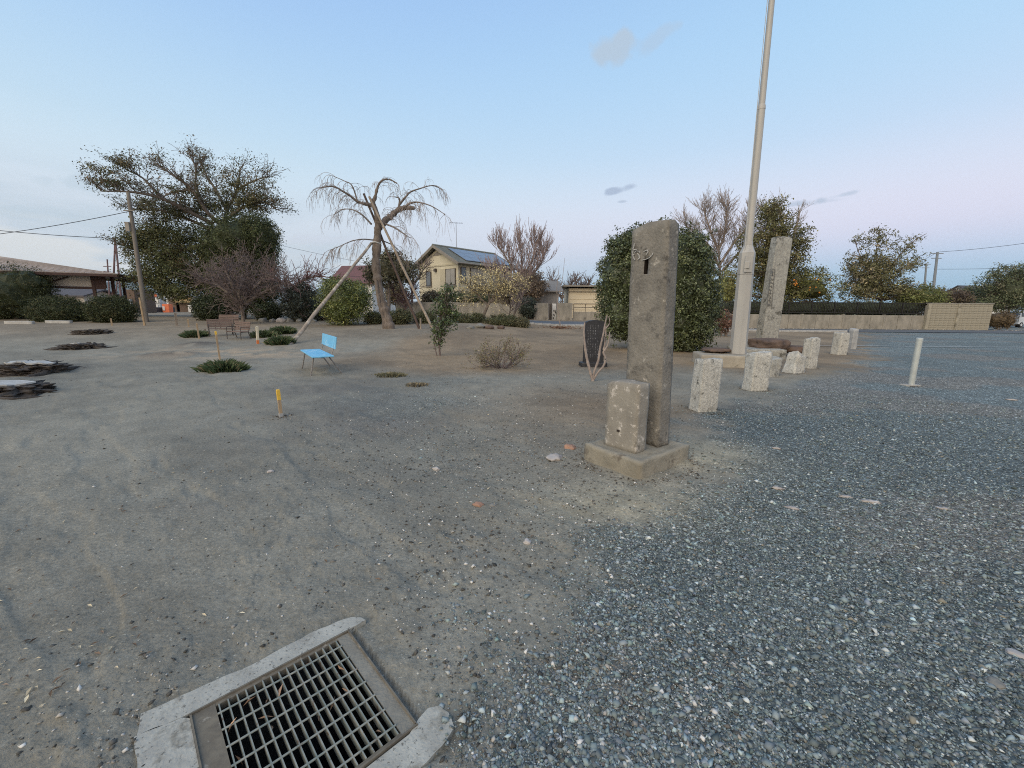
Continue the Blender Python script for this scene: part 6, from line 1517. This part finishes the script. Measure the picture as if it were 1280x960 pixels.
# right-hand low wall with railing and the high block
t, h = wall_run('roadside_wall', 'long low tan concrete wall under the dark railing on the right', 900, 1156, 35.6, 392, m_conc_old, 1.15, .2, post=True)
fence = thing('dark_railing', 'long dark metal railing on top of the low tan wall on the right', 'railing', gx(900, 35.6))
a = gx(900, 35.6); b_ = gx(1155, 35.6); n = 9
m_rail = mat('dark_rail_metal', (.030, .028, .026), (.02, .019, .018), 9, .5, .1, metal=.3)
zt_ = at(1060, 378, 35.6)[2]; zb_ = at(1060, 391.5, 35.6)[2]
for z_ in (zb_ + .03, zt_ - .03):
    m1 = MB(); m1.box(((a[0] + b_[0]) / 2, 35.6, z_), b_[0] - a[0], .05, .07); m1.build('rail', m_rail, fence)
nb_ = int((b_[0] - a[0]) / .13)
sl0 = None
for i in range(nb_ + 1):
    if sl0 is None: m1 = MB(); m1.box((0, 0, (zt_ - zb_) / 2), .035, .03, zt_ - zb_ - .08); sl0 = o_ = m1.build('baluster', m_rail, fence, local=True)
    else: o_ = sl0.copy(); col.objects.link(o_); o_.parent = fence
    o_.location = (i * .13, 0, zb_ - a[2])
for i in range(n + 1):
    q = a + (b_ - a) * i / n; m1 = MB(); m1.box((q[0], 35.6, (zt_ + zb_) / 2), .08, .08, zt_ - zb_ + .06); m1.build('post', m_rail, fence)
dense_shrub('trimmed_hedge', 'dark trimmed hedge line directly behind the long railing on the right', 'hedge', tuple(gx(1050, 36.8)), 0, [ell(px, 386, 26, 9, 36.8, rd=10) for px in range(915, 1150, 24)], 900, 12, .12, (.058, .068, .035), 290, .2, None, .95, stems=3)
m_block = mat('block_wall', (.38, .345, .265), (.26, .235, .185), 2.6, .95, .5, 20, .01, spots=((.15, .135, .10), 1.3, .53, .14), stretch=(1, 1, .6))
a = gx(1157, 35.4); b_ = gx(1238, 35.4); bw = thing('block_wall', 'high tan concrete block wall standing alone near the right edge', 'wall', a); h = at(1190, 381, 35.4)[2] - a[2]
L = b_[0] - a[0]; rows = int(round(h / .2)); cols = int(round(L / .4)); bwid = L / cols
m1 = MB(); m1.box(((a[0] + b_[0]) / 2, 35.52, a[2] + h / 2 - .02), L - .02, .10, h - .04); m1.build('wall_core', m_conc_old, bw)
m1 = MB(); m1.box((0, 0, 0), bwid - .012, .12, .188, bev=.006); b0m = None
for r_ in range(rows):
    for c_ in range(cols):
        if b0m is None: b0m = o_ = m1.build('block', m_block, bw, local=True)
        else: o_ = b0m.copy(); col.objects.link(o_); o_.parent = bw
        o_.location = ((c_ + .5) * bwid, random.uniform(-.004, .004), (r_ + .5) * .2 - .02)
m1 = MB(); m1.box(((a[0] + b_[0]) / 2, 35.42, a[2] + rows * .2 + .02), L + .08, .26, .08, bev=.02); m1.build('coping', m_conc_old, bw)
for f_ in (.0, .46): m1 = MB(); m1.box((a[0] + L * f_ + .12, 35.31, a[2] + rows * .1 - .03), .24, .10, rows * .2 - .02, bev=.01); m1.build('pilaster', m_block, bw)
# verge rubble under the right walls
x, y, rs = scatter(10, 1, 2, 0, 1, 1); rs = np.random.RandomState(300); n = 1500
x = rs.uniform(10, 52, n); y = 35.0 + rs.normal(size=n) * .35
V, Fc, C = stones(x, y, rs.uniform(.05, .22, n), (np.where(rs.rand(n, 1) < .5, np.array([.36, .33, .28]), np.array([.14, .12, .09]))), 301)
tag(mobj('verge_rubble', V, Fc, m_stone, colors=C), 'rubble and dry weeds along the foot of the right-hand wall', 'rubble', kind='stuff')
# white kei truck at the right edge
P = gx(1277, 44); tk_ = thing('white_truck', 'small white box-bodied truck parked at the right edge beyond the brown hedge', 'truck', P, rotz=.25)
m_van = mat('white_paint_body', (.74, .76, .76), (.68, .70, .70), 2, .3, .0, spec=.6); m_tyre = mat('tyre', (.03, .03, .03), (.02, .02, .02), 9, .9, 0); m_dark = mat('dark_trim', (.06, .065, .07), (.04, .045, .05), 5, .5, 0)
m1 = MB(); m1.box((.35, 0, 1.15), 2.3, 1.45, 1.25, bev=.05); bx_ = m1.build('box_body', m_van, tk_, local=True)
for k in range(7): m1 = MB(); m1.box((-.6 + k * .3, -.74, 1.15), .05, .03, 1.1); m1.build('rib', m_dark, bx_, local=True)
m1 = MB(); V = [(-1.75, -.7, .35), (-.85, -.7, .35), (-.85, .7, .35), (-1.75, .7, .35), (-1.75, -.7, 1.05), (-.85, -.66, 1.62), (-.85, .66, 1.62), (-1.75, .7, 1.05), (-1.5, -.66, 1.62), (-1.5, .66, 1.62)]
m1.add(V, [(3, 2, 1, 0), (0, 1, 5, 8, 4), (2, 3, 7, 9, 6), (1, 2, 6, 5), (0, 4, 7, 3), (4, 8, 9, 7), (8, 5, 6, 9)]); m1.build('cab', m_van, tk_, local=True)
m1 = MB(); m1.box((-1.2, -.70, 1.3), .5, .03, .38); m1.build('side_window', m_glass, tk_, local=True)
m1 = MB(); m1.box((-1.66, 0, 1.34), .03, 1.1, .40, ry=.40); m1.build('windscreen', m_glass, tk_, local=True)
m1 = MB(); m1.box((0, 0, .42), 3.3, 1.2, .16); m1.build('chassis', m_dark, tk_, local=True)
for sx in (-1.25, .95):
    for sy in (-.62, .62):
        m1 = MB(); m1.tube([(sx, sy - .09, .27), (sx, sy + .09, .27)], .27, 16); wh = m1.build('wheel', m_tyre, tk_, local=True)
        m1 = MB(); m1.tube([(sx, sy - .10, .27), (sx, sy + .10, .27)], .15, 12); m1.build('rim', m_van, wh, local=True)
# open pavilion at the left
YP = 28.5; m_wood = mat('dark_timber', (.085, .05, .042), (.055, .034, .03), 8, .8, .2); m_sheet = mat('faded_roof_sheet', (.33, .285, .255), (.25, .215, .195), 2, .7, .2, 8, .01, stretch=(1, .2, 1)); m_soff = mat('pale_soffit', (.60, .56, .50), (.52, .48, .43), 2, .8, 0)
zc2 = g(-28, YP); RT = at(40, 326, YP + 2.6); TP = at(147, 342, YP)
pv_ = thing('open_pavilion', 'open timber pavilion with wide faded low roof at the left, behind the clipped shrubs', 'pavilion', (TP[0], YP, zc2))
ez = TP[2]; rz_ = RT[2] - .05; x1_ = TP[0]; x0_ = x1_ - 12.5; y0_, y1_ = YP, YP + 6.5; ym = (y0_ + y1_) / 2; rx1 = at(66, 326, ym)[0]
def slab3(name, P4, th, matl, parent):
    m1 = MB(); V = list(P4) + [(a_, b_, c_ - th) for a_, b_, c_ in P4]; m1.add(V, [(0, 1, 2, 3), (7, 6, 5, 4), (0, 4, 5, 1), (1, 5, 6, 2), (2, 6, 7, 3), (3, 7, 4, 0)]); return m1.build(name, matl, parent)
zr = at(66, 326, ym)[2]
slab3('roof', [(x0_, y0_, ez), (x1_, y0_, ez), (rx1, ym, zr), (x0_ + 3, ym, zr)], .09, m_sheet, pv_)
slab3('roof', [(x1_, y0_, ez), (x1_, y1_, ez), (rx1, ym, zr), (rx1, ym - .01, zr)], .09, m_sheet, pv_)
slab3('roof', [(x1_, y1_, ez), (x0_, y1_, ez), (x0_ + 3, ym, zr), (rx1, ym, zr)], .09, m_sheet, pv_)
for k in range(26):
    t = (k + .5) / 26; xb_ = x0_ + (x1_ - x0_) * t; xt_ = (x0_ + 3) + (rx1 - x0_ - 3) * t
    m1 = MB(); m1.tube([(xb_, y0_ + .02, ez + .02), (xt_, ym, zr + .02)], .025, 4); m1.build('roof_seam', m_sheet, pv_)
for P4 in ([(x0_, y0_), (x1_, y0_)], [(x1_, y0_), (x1_, y1_)], [(x1_, y1_), (x0_, y1_)]):
    (xa, ya), (xb_, yb_) = P4; m1 = MB(); m1.box(((xa + xb_) / 2, (ya + yb_) / 2, ez - .13), abs(xa - xb_) + .1, abs(ya - yb_) + .1, .16); m1.build('fascia', m_wood, pv_)
xs_ = [at(p, 350, YP + 1)[0] for p in (59, 77)] + [at(112, 350, YP + 1.0)[0], at(123, 350, YP + 2.2)[0]]
xs_ = [x1_ - 4.4, x1_ - 1.6, x1_ - 1.7, x1_ - .9]
for i, (xx, yy) in enumerate([(xs_[0], YP + 1), (xs_[1], YP + 5.4), (xs_[2], YP + 1), (xs_[3], YP + 1.6), (x0_ + 1.5, YP + 1), (x0_ + 1.5, YP + 5.4)]):
    m1 = MB(); m1.box((xx, yy, (zc2 + ez) / 2 - .2), .16, .16, ez - zc2 + .2); m1.build('post', m_wood, pv_)
bz = ez - .95
m1 = MB(); m1.box(((x0_ + xs_[2]) / 2, YP + 1, bz), xs_[2] - x0_ + 1.2, .12, .16); m1.build('tie_beam', m_wood, pv_)
m1 = MB(); m1.box(((x0_ + xs_[2]) / 2 + .2, YP + 1.1, (bz + ez) / 2 - .05), xs_[2] - x0_ - .2, .05, ez - bz - .28); m1.build('infill_board', m_soff, pv_)
m1 = MB(); m1.box((xs_[2] + .3, YP + .98, (bz + ez) / 2 - .05), .75, .07, ez - bz - .10); m1.build('dark_panel', m_wood, pv_)
m1 = MB(); m1.tube([(xs_[0], YP + .95, bz + .1), (xs_[2] - 1.2, YP + .95, ez - .25)], .05, 5); m1.build('brace', m_wood, pv_)
pv_.rotation_euler = (0, 0, .42)
small_house('low_far_building', 'low far building with pale wall and dark eave, seen through the pavilion', 98, 46, 6, 4, 1.7, 2.3, m_soff, m_darkroof, 0, 'x')
# utility pole, cables and thin poles
m_pole = mat('utility_pole', (.22, .195, .165), (.15, .13, .11), 4, .9, .3, 30, .01, stretch=(1, 1, .3)); m_wire = mat('cable', (.05, .05, .055), (.04, .04, .045), 5, .6, 0)
PB = gx(182, 25.); PT = at(160, 240, 25.)
up_ = thing('utility_pole', 'weathered wooden utility pole in front of the great evergreen', 'utility pole', PB)
m1 = MB(); m1.tube([PB + np.array([0, 0, -.3]), (PB + PT) / 2, PT], [.125, .11, .09], 12); m1.build('pole', m_pole, up_, smooth=True)
m1 = MB(); q = PB + (PT - PB) * .74; m1.box(q + np.array([-.16, -.1, 0]), .22, .22, .5); m1.build('junction_box', m_trim, up_)
m1 = MB(); q = PB + (PT - PB) * .86; m1.tube([q + np.array([-.3, -.12, 0]), q + np.array([.3, -.12, 0])], .035, 5); m1.build('bracket', m_trim, up_)
def cable(label, P, Q, sag, r=.014, grp='overhead cables'):
    pts = [P + (Q - P) * t - np.array([0, 0, sag * 4 * t * (1 - t)]) for t in np.linspace(0, 1, 22)]; m1 = MB(); m1.tube(pts, r, 4)
    return tag(m1.build('overhead_cable', m_wire), label, 'cable', grp)
FL = at(-260, 310, 26.)
cable('upper overhead cable running left from the utility pole', PB + (PT - PB) * .86, FL, .5, .018)
P1_ = gx(150, 42.); T1 = at(144, 298, 42.)
cable('lower overhead cable running left from the tall thin pole pair', T1, at(-260, 250, 42.), .6, .028)
cable('faint far cable crossing the sky behind the round bush', at(300, 294, 55), at(640, 352, 55), .8, .016)
cable('faint lower far cable between the great tree and the maroon-roofed house', at(300, 335, 55), at(455, 345, 50), .5, .016)
ap = thing('pole_pair', 'pair of thin reddish poles leaning together, behind the rightmost clipped dome', 'pole', gx(148, 42.))
m_rp = mat('thin_pole', (.20, .13, .13), (.14, .09, .09), 5, .8, 0)
for x_ in (141, 154): m1 = MB(); m1.tube([gx(x_, 42.), T1], [.10, .07], 6); m1.build('pole', m_rp, ap)
ap = thing('thin_pole', 'short thin pole between the pavilion and the leaning pole pair', 'pole', gx(140, 44.)); m1 = MB(); m1.tube([gx(139, 44.), at(134, 324, 44.)], [.08, .06], 6); m1.build('shaft', m_rp, ap)
for z_ in (333, 339): m1 = MB(); m1.tube([at(129, z_, 44), at(139, z_, 44)], .035, 4); m1.build('crossarm', m_rp, ap)
ap = thing('thin_pole', 'lowest thin pole just right of the leaning pole pair', 'pole', gx(144, 46.)); m1 = MB(); m1.tube([gx(143, 46.), at(147, 347, 46.)], [.07, .05], 6); m1.build('shaft', m_rp, ap)
m_cp = mat('concrete_pole', (.24, .26, .28), (.19, .205, .22), 3, .9, 0)
for i, (xb_, xt_, yt_, Y, lb) in enumerate([(1163, 1172, 315, 78, 'taller concrete utility pole far away right of the half-bare leafy tree'), (1153, 1158, 329, 105, 'smaller more distant utility pole beside the taller one')]):
    t = thing('utility_pole', lb, 'utility pole', gx(xb_, Y), 'distant utility poles'); T = at(xt_, yt_, Y)
    m1 = MB(); m1.tube([gx(xb_, Y), T], [.26, .18], 8); m1.build('pole', m_cp, t)
    for k, dz in enumerate((.25, 1.1)): m1 = MB(); m1.box(T - np.array([0, 0, dz]), 2.2 - .4 * k, .12, .12); m1.build('crossarm', m_cp, t)
    if i == 0: TPole = T
cable('cable from the distant utility pole climbing to the right edge', TPole, at(1500, 262, 60), .9, .03)
cable('second thin cable below it, from the distant pole to the right', TPole - np.array([0, 0, 3]), at(1500, 318, 90), .8, .03)
cable('short cable from the distant pole left behind the half-bare tree', TPole, at(1100, 345, 90), .6, .03)
# far street at the left: low buildings, boards and cones
YL = 52.
def fbox(name, label, cat, x0, x1, y0, y1, matl, Y=YL, dep=3., grp=None, extra=None):
    a = at(x0, y1, Y); b_ = at(x1, y0, Y); gz_ = g((a[0] + b_[0]) / 2, Y); z0 = gz_ if y1 is None else max(min(a[2], gz_ + 9), gz_ - .05)
    t = thing(name, label, cat, ((a[0] + b_[0]) / 2, Y, gz_), grp); m1 = MB(); m1.box(((a[0] + b_[0]) / 2, Y + dep / 2, (z0 + b_[2]) / 2), b_[0] - a[0], dep, b_[2] - z0, bev=.03); m1.build('body', matl, t)
    for nm, xa, xb_, ya, yb_, mm, pr in (extra or []):
        A_ = at(xa, yb_, Y); B2 = at(xb_, ya, Y); m1 = MB(); m1.box(((A_[0] + B2[0]) / 2, Y - pr / 2, (A_[2] + B2[2]) / 2), B2[0] - A_[0], pr, B2[2] - A_[2]); m1.build(nm, mm, t)
    return t
m_tan = mat('tan_fascia', (.50, .37, .20), (.42, .31, .17), 3, .8, 0); m_lgrey = mat('light_grey_panel', (.52, .53, .54), (.42, .43, .44), 2, .7, 0); m_oran = mat('orange_plastic', (.80, .22, .10), (.70, .18, .08), 5, .5, 0); m_brownw = mat('brown_wall', (.16, .11, .085), (.11, .08, .06), 3, .9, 0)
fbox('white_building', 'white flat-topped far building beyond the street, right of the utility pole', 'building', 206, 222, 363, 391, m_white, YL + 4, 5., None, [('window', 212, 217, 366, 369, m_glass, .1), ('doorway', 213, 220, 374, 390, m_brownw, .12)])
fbox('tan_shopfront', 'far low shop with a long tan fascia over a dark open front', 'building', 221, 243, 371.5, 391, m_brownw, YL + 4, 5., None, [('fascia', 221, 242, 372, 378, m_tan, .5), ('eave', 221, 243, 369.5, 371.5, m_trim, .9), ('white_pier', 241, 245, 372, 391, m_white, .3)])
fbox('signboard', 'tall pale signboard right beside the utility pole on the far street', 'signboard', 188.5, 199, 371, 390, m_lgrey, YL, .4, None, [('upper_panel', 190, 198, 373, 379, m_white, .08), ('lower_panel', 190, 198, 381, 388, m_white, .08), ('red_emblem', 192, 196, 367.5, 371, m_oran, .1)])
fbox('notice_board', 'narrow grey notice board between the signboard and the white building', 'signboard', 200, 205, 371, 390, m_lgrey, YL + 1, .3, None, [('panel', 201, 204.5, 374, 382, m_white, .06)])
fbox('plastic_barrier', 'orange plastic barrier on the far street', 'barrier', 203.5, 210.5, 380, 391, m_oran, YL - 2, .6, None, [('white_band', 204, 206, 383, 388, m_white, .05)])
fbox('utility_cabinet', 'small white cabinet in front of the tan shop front', 'cabinet', 235.5, 240, 381.5, 390.5, m_white, YL - 1, .6)
fbox('parked_vehicle', 'dark low vehicle shape between the utility pole and the signboard', 'car', 184, 191, 384, 391, m_dark, YL - 3, 3.2, None, [('windscreen', 185, 190, 384.3, 386.5, m_glass, .05)])
fbox('dark_shed', 'tall dark brown shed wall just right of the rightmost clipped dome', 'shed', 159, 167, 362, 392, m_brownw, YL - 8, 2.5, None, [('grey_base', 159, 165, 374, 384, m_lgrey, .2)])
fbox('plastic_barrier', 'red-and-white plastic barrier left of the utility pole', 'barrier', 168, 176, 378, 386, m_oran, YL - 5, .5, None, [('white_band', 170, 175, 380, 382.5, m_white, .05)])
fbox('far_white_wall', 'white garden structure glimpsed under the bare trees, left of the drooping dark shrub', 'garden structure', 337, 346, 371, 393, m_white, 34., .4, None, [('lattice', 338, 345, 373, 380, m_lgrey, .06)])
fbox('far_white_wall', 'pale far house wall glimpsed left of the round yellow-green bush', 'house', 395, 404, 373, 388, m_white, 60., 4.)
# distant hills
m_hill = mat('forested_hill', (.055, .070, .050), (.040, .055, .040), .002, 1., 0)
def hills(name, az0, az1, R, H, seed):
    V, Fc = [], []; n = 160; rows_ = 7
    for i in range(n + 1):
        az = math.radians(az0 + (az1 - az0) * i / n); e_ = min(1, min(i, n - i) / 25.)
        h = H * (.45 + .75 * float(fbm(i * .045, seed, 1., 4, seed))) * e_
        for k in range(rows_):
            f_ = k / (rows_ - 1); r = R + 1500 * f_; V.append((r * math.sin(az), r * math.cos(az), -5 + h * f_ ** .8 * (1 + .12 * math.sin(i * .9 + k))))
    for i in range(n):
        for k in range(rows_ - 1): a = i * rows_ + k; Fc.append((a, a + rows_, a + rows_ + 1, a + 1))
    o = mobj(name, V, Fc, m_hill, None, smooth=True); o['kind'] = 'structure'; return o
hills('hills', -66, -14, 5500, 350, 3)
hills('hills', 8, 60, 6500, 150, 5)
# distant low treeline beyond the fields
rs = np.random.RandomState(310); E = []
for az in np.arange(-64, 64, 1.6):
    r = rs.uniform(170, 260); a = math.radians(az); E.append((np.array([r * math.sin(a), r * math.cos(a), 1.2]), (rs.uniform(5, 9), 5, rs.uniform(1.6, 4.2)), 1))
V, Fc, C, _ = clumps(E, 2400, 10, .9, .6, (.085, .08, .05), .3, 311, 1.3, .4)
tag(mobj('distant_trees', V, Fc, m_leaf, colors=C), 'low hazy line of far trees along the horizon', 'treeline', kind='stuff')
HAZE = True
if HAZE:
    hb = MB(); hb.box((0, 0, 0), 1, 1, 1); hz = hb.build('haze', None); hz.scale = (15600, 15600, 420); hz.location = (0, 0, 420 / 2 - 8)
    M = bpy.data.materials.new('haze'); M.use_nodes = True; N = M.node_tree.nodes; N.remove(N['Principled BSDF'])
    pvn = N.new('ShaderNodeVolumePrincipled'); pvn.inputs['Color'].default_value = (.80, .90, 1., 1); pvn.inputs['Density'].default_value = 5e-5; pvn.inputs['Anisotropy'].default_value = .2
    M.node_tree.links.new(pvn.outputs[0], N['Material Output'].inputs['Volume']); hz.data.materials.append(M); hz['kind'] = 'stuff'
